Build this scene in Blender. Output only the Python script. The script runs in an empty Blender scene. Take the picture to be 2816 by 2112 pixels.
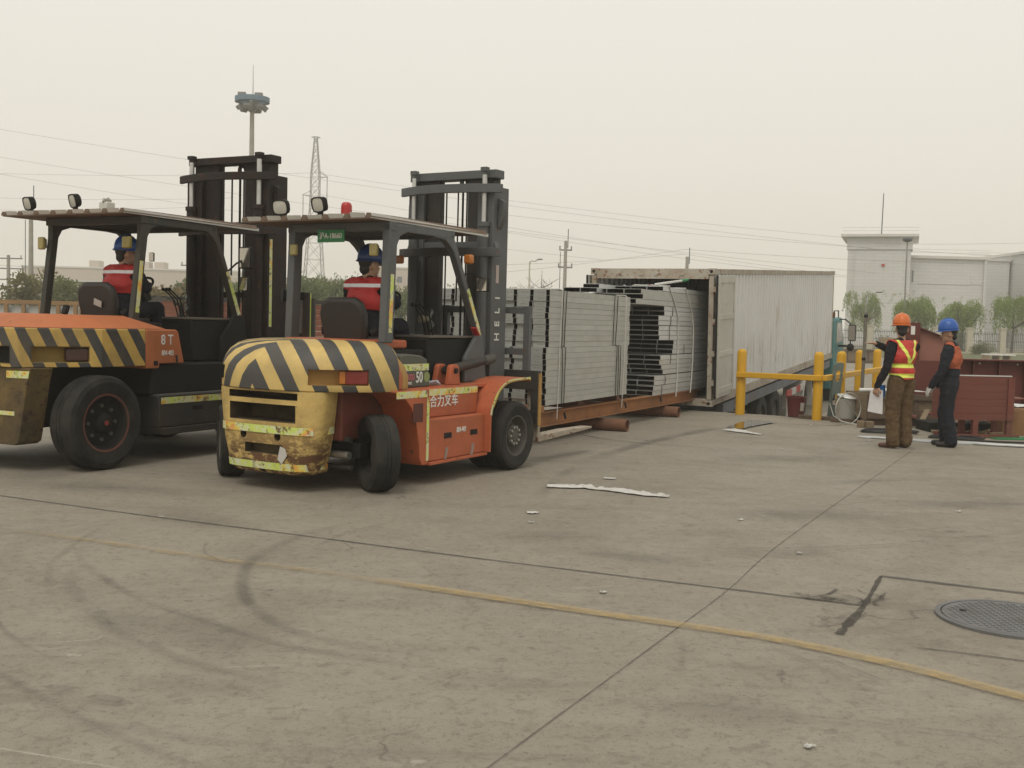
import bpy, bmesh, math, random
from mathutils import Vector, Matrix, Euler
random.seed(7)
PI = math.pi
sc = bpy.context.scene
C = bpy.context.collection
rad = math.radians

# ------------------------------------------------------------------ camera
cam = bpy.data.cameras.new('camera')
camo = bpy.data.objects.new('camera', cam); C.objects.link(camo)
cam.sensor_fit = 'HORIZONTAL'; cam.sensor_width = 36.0
cam.lens = 36.0 * 2979.0 / 2816.0
cam.clip_start = 0.05; cam.clip_end = 3000
_p = math.atan((1056 - 883.5) / 2979.0); _r = rad(1.5)
_f = Vector((0, math.cos(_p), -math.sin(_p))); _u = Vector((0, math.sin(_p), math.cos(_p))); _x = Vector((1, 0, 0))
_rt = _x * math.cos(_r) + _u * math.sin(_r); _up = -_x * math.sin(_r) + _u * math.cos(_r)
camo.matrix_world = Matrix(((_rt.x, _up.x, -_f.x, 0), (_rt.y, _up.y, -_f.y, 0), (_rt.z, _up.z, -_f.z, 1.6), (0, 0, 0, 1)))
sc.camera = camo

# ------------------------------------------------------------------ sky, sun, exposure
w = bpy.data.worlds.new('World'); sc.world = w; w.use_nodes = True
nt = w.node_tree; nt.nodes.clear()
SUN_EL, SUN_AZ = rad(58), rad(200)      # azimuth clockwise from +Y
sky = nt.nodes.new('ShaderNodeTexSky'); sky.sky_type = 'NISHITA'; sky.sun_disc = False
sky.sun_elevation = SUN_EL; sky.sun_rotation = SUN_AZ; sky.air_density = 2.0; sky.dust_density = 8.0; sky.ozone_density = 0.6
tc = nt.nodes.new('ShaderNodeTexCoord'); sep = nt.nodes.new('ShaderNodeSeparateXYZ')
ramp = nt.nodes.new('ShaderNodeValToRGB')
ramp.color_ramp.elements[0].position = 0.0; ramp.color_ramp.elements[0].color = (0.81, 0.76, 0.665, 1)
ramp.color_ramp.elements[1].position = 0.42; ramp.color_ramp.elements[1].color = (0.85, 0.832, 0.768, 1)
nt.links.new(tc.outputs['Generated'], sep.inputs[0]); nt.links.new(sep.outputs['Z'], ramp.inputs[0])
bg1 = nt.nodes.new('ShaderNodeBackground'); bg1.inputs['Strength'].default_value = 0.006
bg2 = nt.nodes.new('ShaderNodeBackground'); bg2.inputs['Strength'].default_value = 0.94
add = nt.nodes.new('ShaderNodeAddShader'); out = nt.nodes.new('ShaderNodeOutputWorld')
nt.links.new(sky.outputs[0], bg1.inputs[0]); nt.links.new(ramp.outputs[0], bg2.inputs[0])
nt.links.new(bg1.outputs[0], add.inputs[0]); nt.links.new(bg2.outputs[0], add.inputs[1]); nt.links.new(add.outputs[0], out.inputs[0])
sl = bpy.data.lights.new('sun', 'SUN'); sl.energy = 1.0; sl.angle = rad(24); sl.color = (1.0, 0.95, 0.86)
so = bpy.data.objects.new('sun', sl); C.objects.link(so)
_d = Vector((math.sin(SUN_AZ) * math.cos(SUN_EL), math.cos(SUN_AZ) * math.cos(SUN_EL), math.sin(SUN_EL)))
so.rotation_euler = _d.to_track_quat('Z', 'Y').to_euler(); so.location = (0, 0, 60)
sc.view_settings.view_transform = 'Standard'; sc.view_settings.look = 'None'
sc.view_settings.exposure = 0.15; sc.view_settings.gamma = 1.0
sc.cycles.max_bounces = 6; sc.cycles.diffuse_bounces = 3; sc.cycles.glossy_bounces = 3; sc.cycles.transparent_max_bounces = 12
sc.cycles.volume_bounces = 1
sc.cycles.volume_step_rate = 4.0
sc.cycles.use_denoising = True

# ------------------------------------------------------------------ helpers
def tag(o, label=None, cat=None, group=None, kind=None):
    if label: o['label'] = label
    if cat: o['category'] = cat
    if group: o['group'] = group
    if kind: o['kind'] = kind
    return o
def empty(name, loc=(0, 0, 0), rz=0.0, label=None, cat=None, group=None, rot=None):
    o = bpy.data.objects.new(name, None); C.objects.link(o)
    o.location = loc; o.rotation_euler = rot if rot else (0, 0, rz); o.empty_display_size = 0.2
    return tag(o, label, cat, group)
def rotm(v):
    z = Vector(v).normalized(); a = Vector((0, 0, 1)) if abs(z.z) < 0.95 else Vector((1, 0, 0))
    x = a.cross(z).normalized(); y = z.cross(x); return x, y, z
class MB:
    def __init__(s): s.v = []; s.f = []; s.m = []; s.cm = 0; s.col = {}
    def mat(s, i): s.cm = i; return s
    def add(s, vs, fs):
        o = len(s.v); s.v += [tuple(v) for v in vs]
        for f in fs: s.f.append([o + i for i in f]); s.m.append(s.cm)
        return s
    def box(s, a, b, R=None, c=None):
        x0, y0, z0 = a; x1, y1, z1 = b
        vs = [Vector((x, y, z)) for z in (z0, z1) for (x, y) in ((x0, y0), (x1, y0), (x1, y1), (x0, y1))]
        if R is not None:
            cc = Vector(c) if c is not None else Vector(((x0+x1)/2, (y0+y1)/2, (z0+z1)/2))
            vs = [R @ (v - cc) + cc for v in vs]
        return s.add(vs, [(3, 2, 1, 0), (4, 5, 6, 7), (0, 1, 5, 4), (1, 2, 6, 5), (2, 3, 7, 6), (3, 0, 4, 7)])
    def cbox(s, c, d, R=None):
        return s.box((c[0]-d[0]/2, c[1]-d[1]/2, c[2]-d[2]/2), (c[0]+d[0]/2, c[1]+d[1]/2, c[2]+d[2]/2), R)
    def beam(s, p, q, wd, ht, up=(0, 0, 1)):
        p, q = Vector(p), Vector(q); z = (q - p).normalized(); u = Vector(up)
        x = u.cross(z)
        if x.length < 1e-4: x = Vector((1, 0, 0)).cross(z)
        x.normalize(); y = z.cross(x)
        vs = [b + x*wd/2*i + y*ht/2*j for b in (p, q) for (i, j) in ((-1, -1), (1, -1), (1, 1), (-1, 1))]
        return s.add(vs, [(3, 2, 1, 0), (4, 5, 6, 7), (0, 1, 5, 4), (1, 2, 6, 5), (2, 3, 7, 6), (3, 0, 4, 7)])
    def cyl(s, p, q, r, r2=None, n=16, cap=True):
        p, q = Vector(p), Vector(q); x, y, z = rotm(q - p); r2 = r if r2 is None else r2
        vs = [p + (x*math.cos(2*PI*i/n) + y*math.sin(2*PI*i/n))*r for i in range(n)] + [q + (x*math.cos(2*PI*i/n) + y*math.sin(2*PI*i/n))*r2 for i in range(n)]
        fs = [(i, (i+1) % n, n+(i+1) % n, n+i) for i in range(n)]
        if cap: fs += [tuple(range(n-1, -1, -1)), tuple(range(n, 2*n))]
        return s.add(vs, fs)
    def tube(s, pts, r, n=8, close=False, rs=None):
        P = [Vector(p) for p in pts]; m = len(P); vs = []; px = None
        for i in range(m):
            if close: t = P[(i+1) % m] - P[i-1]
            else: t = P[min(i+1, m-1)] - P[max(i-1, 0)]
            t.normalize()
            if px is None: x, y, z = rotm(t)
            else:
                x = px - t*px.dot(t); x.normalize(); y = t.cross(x)
            px = x; rr = rs[i] if rs else r
            vs += [P[i] + (x*math.cos(2*PI*k/n) + y*math.sin(2*PI*k/n))*rr for k in range(n)]
        fs = []
        for i in range(m if close else m-1):
            j = (i+1) % m
            fs += [(i*n+k, i*n+(k+1) % n, j*n+(k+1) % n, j*n+k) for k in range(n)]
        if not close: fs += [tuple(range(n-1, -1, -1)), tuple((m-1)*n+k for k in range(n))]
        return s.add(vs, fs)
    def lathe(s, prof, c=(0, 0, 0), axis=(0, 0, 1), n=24, closed=False, cap=True):
        x, y, z = rotm(axis); c = Vector(c); m = len(prof); vs = []
        for (r, h) in prof:
            vs += [c + z*h + (x*math.cos(2*PI*k/n) + y*math.sin(2*PI*k/n))*r for k in range(n)]
        fs = []
        for i in range(m if closed else m-1):
            j = (i+1) % m
            fs += [(i*n+k, i*n+(k+1) % n, j*n+(k+1) % n, j*n+k) for k in range(n)]
        if not closed:
            if cap and prof[0][0] > 1e-5: fs.append(tuple(range(n-1, -1, -1)))
            if prof[-1][0] > 1e-5: fs.append(tuple((m-1)*n+k for k in range(n)))
        return s.add(vs, fs)
    def prism(s, poly, axis, a, b):
        # poly: 2-D points; axis 'x': poly=(y,z), 'y': poly=(x,z), 'z': poly=(x,y)
        def P(p, t): return {'x': (t, p[0], p[1]), 'y': (p[0], t, p[1]), 'z': (p[0], p[1], t)}[axis]
        n = len(poly); vs = [P(p, a) for p in poly] + [P(p, b) for p in poly]
        return s.add(vs, [tuple(range(n-1, -1, -1)), tuple(range(n, 2*n))] + [(i, (i+1) % n, n+(i+1) % n, n+i) for i in range(n)])
    def plate(s, pts, th, axis, a, b):
        # open polyline thickened by th, extruded on axis
        n = len(pts); N = []
        for i in range(n):
            t = Vector(pts[min(i+1, n-1)]) - Vector(pts[max(i-1, 0)]); t.normalize(); N.append(Vector((-t.y, t.x)))
        return s.prism([tuple(Vector(p)) for p in pts] + [tuple(Vector(pts[i]) + N[i]*th) for i in range(n-1, -1, -1)], axis, a, b)
    def sphere(s, c, r, n=12, m=8, R=None):
        c = Vector(c); rx, ry, rz = (r, r, r) if not hasattr(r, '__len__') else r
        vs = [Vector((0, 0, -rz))]
        for j in range(1, m):
            t = -PI/2 + PI*j/m
            for k in range(n): vs.append(Vector((rx*math.cos(t)*math.cos(2*PI*k/n), ry*math.cos(t)*math.sin(2*PI*k/n), rz*math.sin(t))))
        vs.append(Vector((0, 0, rz)))
        if R is not None: vs = [R @ v for v in vs]
        vs = [c + v for v in vs]; fs = [(0, 1+(k+1) % n, 1+k) for k in range(n)]
        for j in range(m-2):
            for k in range(n): fs.append((1+j*n+k, 1+j*n+(k+1) % n, 1+(j+1)*n+(k+1) % n, 1+(j+1)*n+k))
        L = len(vs)-1
        fs += [(1+(m-2)*n+k, 1+(m-2)*n+(k+1) % n, L) for k in range(n)]
        return s.add(vs, fs)
    def mesh(s, name, mats, smooth=None, fix=True):
        me = bpy.data.meshes.new(name); me.from_pydata(s.v, [], s.f)
        for m in (mats if isinstance(mats, (list, tuple)) else [mats]): me.materials.append(m)
        if max(s.m, default=0) > 0: me.polygons.foreach_set('material_index', s.m)
        if fix:
            bm = bmesh.new(); bm.from_mesh(me); bmesh.ops.recalc_face_normals(bm, faces=bm.faces[:]); bm.to_mesh(me); bm.free()
        if smooth is not None:
            me.shade_smooth(); me.set_sharp_from_angle(angle=rad(smooth))
        me.update(); return me
    def build(s, name, mats, parent=None, smooth=None, bevel=0, kind=None, fix=True):
        o = bpy.data.objects.new(name, s.mesh(name, mats, smooth, fix)); C.objects.link(o)
        if parent is not None: o.parent = parent
        if bevel:
            b = o.modifiers.new('bevel', 'BEVEL'); b.width = bevel; b.segments = 2; b.limit_method = 'ANGLE'; b.angle_limit = rad(35)
            o.data.shade_smooth(); o.data.set_sharp_from_angle(angle=rad(40))
        if kind: o['kind'] = kind
        return o
def inst(name, me, parent, loc=(0, 0, 0), rot=(0, 0, 0), scale=None):
    o = bpy.data.objects.new(name, me); C.objects.link(o); o.parent = parent; o.location = loc; o.rotation_euler = rot
    if scale: o.scale = scale
    return o
def copy_tree(o, parent=None):
    c = o.copy(); C.objects.link(c); c.parent = parent
    for ch in list(o.children): copy_tree(ch, c)
    return c
def frozen(o):
    """replace an object's mesh by its evaluated one and drop the modifiers"""
    dg = bpy.context.evaluated_depsgraph_get(); ev = o.evaluated_get(dg)
    me = bpy.data.meshes.new_from_object(ev, preserve_all_data_layers=True, depsgraph=dg)
    o.modifiers.clear(); o.data = me; return o
def carve(o, mb):
    cu = bpy.data.objects.new('cut', mb.mesh('cut', list(o.data.materials))); C.objects.link(cu); cu.matrix_world = o.matrix_world
    m = o.modifiers.new('b', 'BOOLEAN'); m.operation = 'DIFFERENCE'; m.object = cu; m.solver = 'EXACT'
    bpy.context.view_layer.update(); frozen(o); me = cu.data
    bpy.data.objects.remove(cu); bpy.data.meshes.remove(me); return o

# ------------------------------------------------------------------ materials
class NG:
    def __init__(s, name):
        s.m = bpy.data.materials.new(name); s.m.use_nodes = True; s.t = s.m.node_tree; s.n = s.t.nodes
        s.b = s.n['Principled BSDF']; s.o = s.n['Material Output']
    def N(s, t, **k):
        n = s.n.new('ShaderNode' + t)
        for a, v in k.items(): setattr(n, a, v)
        return n
    def L(s, a, b): s.t.links.new(a, b)
    def coord(s, world=False):
        if world: return s.N('NewGeometry').outputs['Position']
        return s.N('TexCoord').outputs['Object']
    def mapped(s, vec, scale=(1, 1, 1), rot=(0, 0, 0), loc=(0, 0, 0)):
        n = s.N('Mapping'); n.inputs['Scale'].default_value = scale; n.inputs['Rotation'].default_value = rot; n.inputs['Location'].default_value = loc
        s.L(vec, n.inputs['Vector']); return n.outputs[0]
    def noise(s, vec, scale, detail=4, rough=0.55, dist=0.0):
        n = s.N('TexNoise'); n.inputs['Scale'].default_value = scale; n.inputs['Detail'].default_value = detail
        n.inputs['Roughness'].default_value = rough; n.inputs['Distortion'].default_value = dist
        s.L(vec, n.inputs['Vector']); return n.outputs['Fac']
    def ramp(s, fac, stops):
        n = s.N('ValToRGB'); e = n.color_ramp.elements
        e[0].position, e[1].position = stops[0][0], stops[-1][0]
        for i, st in enumerate(stops):
            el = e[0] if i == 0 else (e[len(e)-1] if i == len(stops)-1 else e.new(st[0]))
            c = st[1]; el.color = (c, c, c, 1) if not hasattr(c, '__len__') else (*c[:3], 1)
        s.L(fac, n.inputs[0]); return n.outputs[0]
    def mix(s, fac, a, b, mode='MIX'):
        n = s.N('Mix'); n.data_type = 'RGBA'; n.blend_type = mode
        for v, i in ((fac, 0), (a, 6), (b, 7)):
            if hasattr(v, 'node'): s.L(v, n.inputs[i])
            elif i == 0: n.inputs[0].default_value = v
            else: n.inputs[i].default_value = (*v[:3], 1)
        return n.outputs[2]
    def math(s, op, a, b=0.0, c=None):
        n = s.N('Math', operation=op)
        for i, v in enumerate((a, b) + ((c,) if c is not None else ())):
            if hasattr(v, 'node'): s.L(v, n.inputs[i])
            else: n.inputs[i].default_value = v
        return n.outputs[0]
    def done(s, col=None, rough=0.6, metal=0.0, bump=None, bstr=0.3, bdist=0.01, spec=None):
        B = s.b.inputs
        if col is not None:
            if hasattr(col, 'node'): s.L(col, B['Base Color'])
            else: B['Base Color'].default_value = (*col[:3], 1)
        for v, k in ((rough, 'Roughness'), (metal, 'Metallic')):
            if hasattr(v, 'node'): s.L(v, B[k])
            else: B[k].default_value = v
        if spec is not None: B['Specular IOR Level'].default_value = spec
        if bump is not None:
            n = s.N('Bump'); n.inputs['Strength'].default_value = bstr; n.inputs['Distance'].default_value = bdist
            s.L(bump, n.inputs['Height']); s.L(n.outputs[0], B['Normal'])
        return s.m
MATS = {}
def paint(name, col, rough=0.5, metal=0.0, dirt=0.35, dcol=(0.10, 0.085, 0.06), scale=2.5, chips=0.0, ccol=(0.13, 0.06, 0.03), bstr=0.12, spec=0.4):
    """worn paint: grime clouds, fine mottling, optional rust chips"""
    if name in MATS: return MATS[name]
    g = NG(name); v = g.coord()
    n1 = g.noise(v, scale, 5, 0.62); n2 = g.noise(v, scale*9, 4, 0.6)
    c = g.mix(g.ramp(n1, [(0.38, 0.0), (0.72, dirt)]), col, dcol)
    c = g.mix(g.ramp(n2, [(0.45, 0.0), (0.75, dirt*0.5)]), c, tuple(x*0.6 for x in col))
    if chips:
        n3 = g.noise(v, scale*5, 6, 0.7); c = g.mix(g.ramp(n3, [(0.66-chips*0.3, 0.0), (0.70-chips*0.3, 1.0)]), c, ccol)
    r = g.ramp(n1, [(0.3, rough), (0.8, min(1, rough+0.25))])
    MATS[name] = g.done(c, r, metal, n2, bstr, 0.004, spec); return MATS[name]
def plain(name, col, rough=0.6, metal=0.0, emit=None):
    if name in MATS: return MATS[name]
    g = NG(name); v = g.coord(); n = g.noise(v, 14, 3)
    c = g.mix(g.ramp(n, [(0.3, 0.0), (0.8, 0.35)]), col, tuple(x*0.65 for x in col))
    MATS[name] = g.done(c, rough, metal); return MATS[name]
def wood(name, col, axis_scale=(0.6, 14, 14)):
    if name in MATS: return MATS[name]
    g = NG(name); v = g.coord(); oi = g.N('ObjectInfo')
    n = g.noise(g.mapped(v, axis_scale), 2.0, 6, 0.65, 0.6); n2 = g.noise(v, 1.3, 3)
    c = g.mix(g.ramp(n, [(0.3, 0.0), (0.75, 0.75)]), col, tuple(x*0.45 for x in col))
    c = g.mix(g.ramp(n2, [(0.4, 0.0), (0.8, 0.5)]), c, (0.12, 0.10, 0.075))
    c = g.mix(g.math('MULTIPLY', oi.outputs['Random'], 0.35), c, tuple(x*0.6 for x in col))
    MATS[name] = g.done(c, 0.8, 0, n, 0.3, 0.004); return MATS[name]
def rubber(name, col=(0.017, 0.0165, 0.0155)):
    g = NG(name); v = g.coord(); n = g.noise(v, 5, 5); n2 = g.noise(v, 60, 3)
    c = g.mix(g.ramp(n, [(0.35, 0.0), (0.75, 0.8)]), col, (0.05, 0.046, 0.039))
    return g.done(c, 0.85, 0, n2, 0.35, 0.004, 0.25)
def hazard(name, yel, blk, k, period, phase, x0, wear=0.35, y0=0.0):
    """slanted yellow/black warning stripes wrapped round a rounded tail"""
    g = NG(name); v = g.coord(); s = g.N('SeparateXYZ'); g.L(v, s.inputs[0])
    ay = g.math('ABSOLUTE', g.math('SUBTRACT', s.outputs['Y'], y0)); xx = g.math('ADD', s.outputs['X'], -x0)
    per = g.math('MULTIPLY', g.math('ADD', ay, xx), 0.78)
    t = g.math('ADD', g.math('MULTIPLY', s.outputs['Z'], k), per)
    wob = g.math('MULTIPLY', g.math('SUBTRACT', g.noise(v, 6, 2), 0.5), 0.012)
    fr = g.math('FRACT', g.math('ADD', g.math('DIVIDE', g.math('ADD', t, wob), period), phase))
    msk = g.ramp(g.math('ABSOLUTE', g.math('SUBTRACT', fr, 0.5)), [(0.245, 0.0), (0.255, 1.0)])
    c = g.mix(msk, yel, blk)
    n1 = g.noise(v, 3.0, 5, 0.65); n3 = g.noise(v, 11, 6, 0.75)
    c = g.mix(g.ramp(n1, [(0.42, 0.0), (0.75, wear)]), c, (0.12, 0.095, 0.06))
    c = g.mix(g.ramp(n3, [(0.66, 0.0), (0.69, 0.85)]), c, (0.10, 0.05, 0.03))
    return g.done(c, 0.55, 0, n3, 0.1, 0.003, 0.4)
def tape(name):
    g = NG(name); v = g.coord(); n = g.noise(v, 5, 3, 0.6); n2 = g.noise(v, 15, 7, 0.75)
    c = g.ramp(n, [(0.30, (0.62, 0.62, 0.52)), (0.42, (0.55, 0.66, 0.10)), (0.50, (0.60, 0.60, 0.42)), (0.58, (0.66, 0.56, 0.10)), (0.66, (0.72, 0.28, 0.07)), (0.74, (0.55, 0.60, 0.40))])
    c = g.mix(g.ramp(n2, [(0.56, 0.0), (0.60, 0.95)]), c, (0.15, 0.09, 0.04))
    return g.done(c, 0.45)

YEL = (0.60, 0.43, 0.15); BLK = (0.035, 0.034, 0.032); ORA = (0.44, 0.108, 0.042)
M_tape = tape('reflective_tape')
M_strA = hazard('hazard_stripes_rounded', YEL, (0.055, 0.055, 0.055), 0.50, 0.285, 0.06, -2.75, y0=.06)
M_rub = rubber('tyre_rubber'); M_rub2 = rubber('tyre_rubber_dark', (0.012, 0.012, 0.0115))
M_orA = paint('orange_paint', ORA, 0.5, 0, 0.45, (0.16, 0.07, 0.035), 2.2, 0.12)
M_orB = paint('orange_paint_faded', (0.46, 0.145, 0.052), 0.55, 0, 0.4, (0.20, 0.085, 0.04), 1.8, 0.06)
M_grA = paint('grey_blue_paint', (0.098, 0.104, 0.106), 0.5, 0, 0.35, (0.085, 0.07, 0.055), 2.0, 0.05)
M_grD = paint('dark_grey_paint', (0.028, 0.028, 0.026), 0.55, 0, 0.4, (0.09, 0.06, 0.04), 2.5, 0.1)
M_blk = paint('black_machine_paint', (0.010, 0.010, 0.0095), 0.6, 0, 0.3, (0.03, 0.024, 0.018), 3.0, spec=.25)
M_mastB = paint('dark_mast_paint', (0.021, 0.019, 0.017), 0.6, 0, 0.5, (0.06, 0.026, 0.016), 3.5, 0.2, (.08, .03, .018), spec=.25)
M_steel = paint('bright_rod_steel', (0.55, 0.55, 0.53), 0.3, 0.9, 0.2, (0.2, 0.18, 0.15), 4)
M_yelP = paint('yellow_bumper_paint', YEL, 0.6, 0, 0.55, (0.18, 0.12, 0.05), 3.2, 0.28, (0.11, 0.05, 0.028))
g = NG('worn_bumper'); v = g.coord(); sp = g.N('SeparateXYZ'); g.L(v, sp.inputs[0])
n1 = g.noise(v, 3.2, 5, .65); st = g.noise(g.mapped(v, (1, 1.2, 2.6)), 4.5, 8, .8, .15); n3 = g.noise(v, 16, 6, .75)
lowz = g.ramp(sp.outputs['Z'], [(.34, 1.0), (.66, .12)])
c = g.mix(g.ramp(n1, [(.40, 0.0), (.75, .6)]), YEL, (.22, .15, .06)); c = g.mix(g.ramp(n3, [(.5, 0.0), (.8, .4)]), c, (.30, .20, .07))
c = g.mix(g.math('MULTIPLY', lowz, g.ramp(st, [(.44, 0.0), (.52, .95)])), c, (.10, .045, .024)); c = g.mix(g.ramp(n3, [(.66, 0.0), (.70, .9)]), c, (.085, .045, .028))
M_worn = g.done(c, .65, 0, st, .25, .006, .3)
M_tan = paint('tan_paint', (0.42, 0.24, 0.06), 0.55, 0, 0.5, (0.16, 0.10, 0.05), 2.5)
M_seat = plain('seat_vinyl', (0.022, 0.018, 0.015), 0.55)
M_sheet = paint('pale_roof_sheet', (0.60, 0.60, 0.56), 0.5, 0.0, 0.22, (0.17, 0.12, 0.085), 2.0)
M_under = paint('brown_roof_edge', (0.16, 0.11, 0.075), 0.7, 0, 0.4, (0.08, 0.06, 0.05), 3)
M_lens = plain('lamp_glass', (0.55, 0.53, 0.46), 0.25)
M_amber = plain('amber_lens', (0.45, 0.15, 0.02), 0.3); M_red = plain('red_lens', (0.42, 0.02, 0.015), 0.3)
M_cream = plain('cream_lens', (0.36, 0.30, 0.11), 0.35)
M_white = plain('white_paint_mark', (0.70, 0.69, 0.64), 0.6)
M_cover = paint('olive_grey_cover', (0.085, 0.088, 0.07), 0.55, 0, 0.3)
M_green = plain('green_plate', (0.02, 0.20, 0.06), 0.5)
M_pink = plain('pink_print', (0.45, 0.13, 0.14), 0.6)
M_mirror = plain('mirror_glass', (0.5, 0.46, 0.4), 0.12, 0.9)
M_hubA = paint('hub_grey', (0.10, 0.095, 0.085), 0.6, 0.3, 0.4)
M_dull = plain('bolt_steel', (0.42, 0.40, 0.36), 0.45, 0.6)

def text_mesh(body, size, mat, extr=0.004, align='CENTER', sx=1.0):
    cu = bpy.data.curves.new('t', 'FONT'); cu.body = body; cu.size = size; cu.extrude = extr; cu.align_x = align; cu.align_y = 'CENTER'; cu.offset = size*0.012
    cu.resolution_u = 3
    o = bpy.data.objects.new('t', cu); C.objects.link(o); dg = bpy.context.evaluated_depsgraph_get()
    me = bpy.data.meshes.new_from_object(o.evaluated_get(dg)); bpy.data.objects.remove(o); bpy.data.curves.remove(cu)
    if sx != 1.0:
        for vv in me.vertices: vv.co.x *= sx
    me.materials.clear(); me.materials.append(mat); return me
def text(name, body, size, mat, parent, loc, rot, extr=0.004, sx=1.0):
    o = inst(name, text_mesh(body, size, mat, extr, sx=sx), parent, loc, rot); return o
RY = lambda rz=0: (PI/2, 0, rz)           # text standing upright, facing -y

# ------------------------------------------------------------------ ground with the sunken loading bay
AC = math.atan2(5.79, 12.1)
CU = Vector((math.sin(AC), math.cos(AC), 0)); CV = Vector((-math.cos(AC), math.sin(AC), 0)); CO = Vector((3.75, 20.3, 0))
CRZ = PI/2 - AC
def cw(u, v, z=0.0): return CO + CU*u + CV*v + Vector((0, 0, z))
g = NG('yard_concrete'); v = g.coord(True)
n0 = g.noise(v, 0.10, 4, 0.6); n1 = g.noise(v, 0.55, 6, 0.65, 0.8); n2 = g.noise(v, 4.5, 6, 0.65); n3 = g.noise(v, 42, 5, 0.75); n5 = g.noise(v, 160, 3, 0.7); n4 = g.noise(g.mapped(v, (1, 1, 1), loc=(31, 7, 3)), 1.4, 6, 0.7, 1.5)
st = g.noise(g.mapped(v, (0.35, 2.6, 1), (0, 0, rad(-28))), 0.9, 5, 0.65, 0.5)
c = g.mix(g.ramp(n0, [(0.35, 0.0), (0.65, 1.0)]), (0.305, 0.275, 0.222), (0.265, 0.238, 0.190))
c = g.mix(g.ramp(n1, [(0.45, 0.0), (0.75, 0.55)]), c, (0.155, 0.137, 0.108))
c = g.mix(g.ramp(st, [(0.52, 0.0), (0.72, 0.40)]), c, (0.145, 0.128, 0.10))
c = g.mix(g.ramp(n2, [(0.48, 0.0), (0.75, 0.6)]), c, (0.34, 0.315, 0.26)); n6 = g.noise(v, 15, 6, 0.7, 0.8); c = g.mix(g.ramp(n6, [(0.50, 0.0), (0.68, 0.55)]), c, (0.13, 0.115, 0.09))
c = g.mix(g.ramp(n4, [(0.62, 0.0), (0.72, 0.5)]), c, (0.12, 0.105, 0.085))
c = g.mix(g.ramp(n3, [(0.30, 0.75), (0.45, 0.0)]), c, (0.08, 0.07, 0.055)); c = g.mix(g.ramp(n5, [(0.35, 0.35), (0.65, 0.0)]), c, (0.10, 0.088, 0.07))
c = g.mix(g.ramp(n3, [(0.62, 0.0), (0.72, 0.65)]), c, (0.42, 0.39, 0.33))
vo = g.N('TexVoronoi'); vo.inputs['Scale'].default_value = 7.0; g.L(v, vo.inputs['Vector'])
c = g.mix(g.ramp(vo.outputs['Distance'], [(0.02, 0.55), (0.055, 0.0)]), c, (0.06, 0.05, 0.04))
vc = g.N('TexVoronoi'); vc.feature = 'DISTANCE_TO_EDGE'; vc.inputs['Scale'].default_value = 0.42; dv = g.N('VectorMath', operation='ADD'); nw = g.N('TexNoise'); nw.inputs['Scale'].default_value = 1.7; nw.inputs['Detail'].default_value = 5; g.L(v, nw.inputs['Vector']); g.L(v, dv.inputs[0]); g.L(nw.outputs['Color'], dv.inputs[1]); g.L(dv.outputs[0], vc.inputs['Vector'])
c = g.mix(g.math('MULTIPLY', g.ramp(vc.outputs['Distance'], [(0.0, 0.6), (0.007, 0.0)]), g.ramp(n1, [(0.5, 0.0), (0.6, 1.0)])), c, (0.07, 0.06, 0.05))
ro = g.ramp(n1, [(0.3, 0.62), (0.7, 0.9)])
hgt = g.math('ADD', g.math('MULTIPLY', n3, 0.5), n2)
c = g.mix(1.0, c, (1.0, .985, .975), 'MULTIPLY')
M_con = g.done(c, ro, 0, hgt, 0.22, 0.006, 0.3)
PU0, PU1, PV0, PV1 = 0.06, 26.0, -1.85, 3.1          # loading bay in the container's frame
mb = MB(); us = [-120, -20, PU0, PU1, 60, 620]; vs_ = [-520, -60, PV0, PV1, 60, 520]
idx = {}
for i, u in enumerate(us):
    for j, q in enumerate(vs_): idx[i, j] = len(mb.v); mb.v.append(tuple(cw(u, q)))
for i in range(5):
    for j in range(5):
        if (i, j) != (2, 2): mb.f.append([idx[i, j], idx[i+1, j], idx[i+1, j+1], idx[i, j+1]]); mb.m.append(0)
ground = mb.build('ground', M_con, kind='structure'); ground.data.update()
if ground.data.polygons[0].normal.z < 0: ground.data.flip_normals()
mb = MB(); D = -1.25
mb.add([cw(PU0, PV0, D), cw(PU0, PV1, D), cw(PU1, PV1, -0.004), cw(PU1, PV0, -0.004)], [(0, 1, 2, 3)])
mb.add([cw(PU0, PV0, 0), cw(PU0, PV1, 0), cw(PU0, PV1, D), cw(PU0, PV0, D)], [(0, 1, 2, 3)])
for q in (PV0, PV1): mb.add([cw(PU0, q, 0), cw(PU1, q, 0), cw(PU0, q, D)], [(0, 1, 2)])
ramp_o = mb.build('loading_bay_ramp', M_con, kind='structure')

# soft-edged marks lying on the concrete
def mark_mat(name, col, amt, scale=3.0, rough=0.8, lo=0.35, hi=0.65):
    g = NG(name); v = g.coord(True); n = g.noise(v, scale, 5, 0.65); at = g.N('Attribute'); at.attribute_name = 'soft'
    a = g.math('MULTIPLY', g.math('MULTIPLY', at.outputs['Fac'], amt), g.ramp(n, [(lo, 0.25), (hi, 1.0)]))
    g.done(col, rough); tr = g.N('BsdfTransparent'); mx = g.N('MixShader')
    g.L(a, mx.inputs[0]); g.L(tr.outputs[0], mx.inputs[1]); g.L(g.b.outputs[0], mx.inputs[2]); g.L(mx.outputs[0], g.o.inputs['Surface'])
    return g.m
def smooth_path(pts, k=8):
    P = [Vector((p[0], p[1])) for p in pts]; o = []
    for i in range(len(P)-1):
        a, b, c_, d = P[max(i-1, 0)], P[i], P[i+1], P[min(i+2, len(P)-1)]
        for j in range(k):
            t = j/k; o.append(0.5*((2*b) + (c_-a)*t + (2*a-5*b+4*c_-d)*t*t + (3*b-a-3*c_+d)*t**3))
    o.append(P[-1]); return o
NZ = [0.004]
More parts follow.
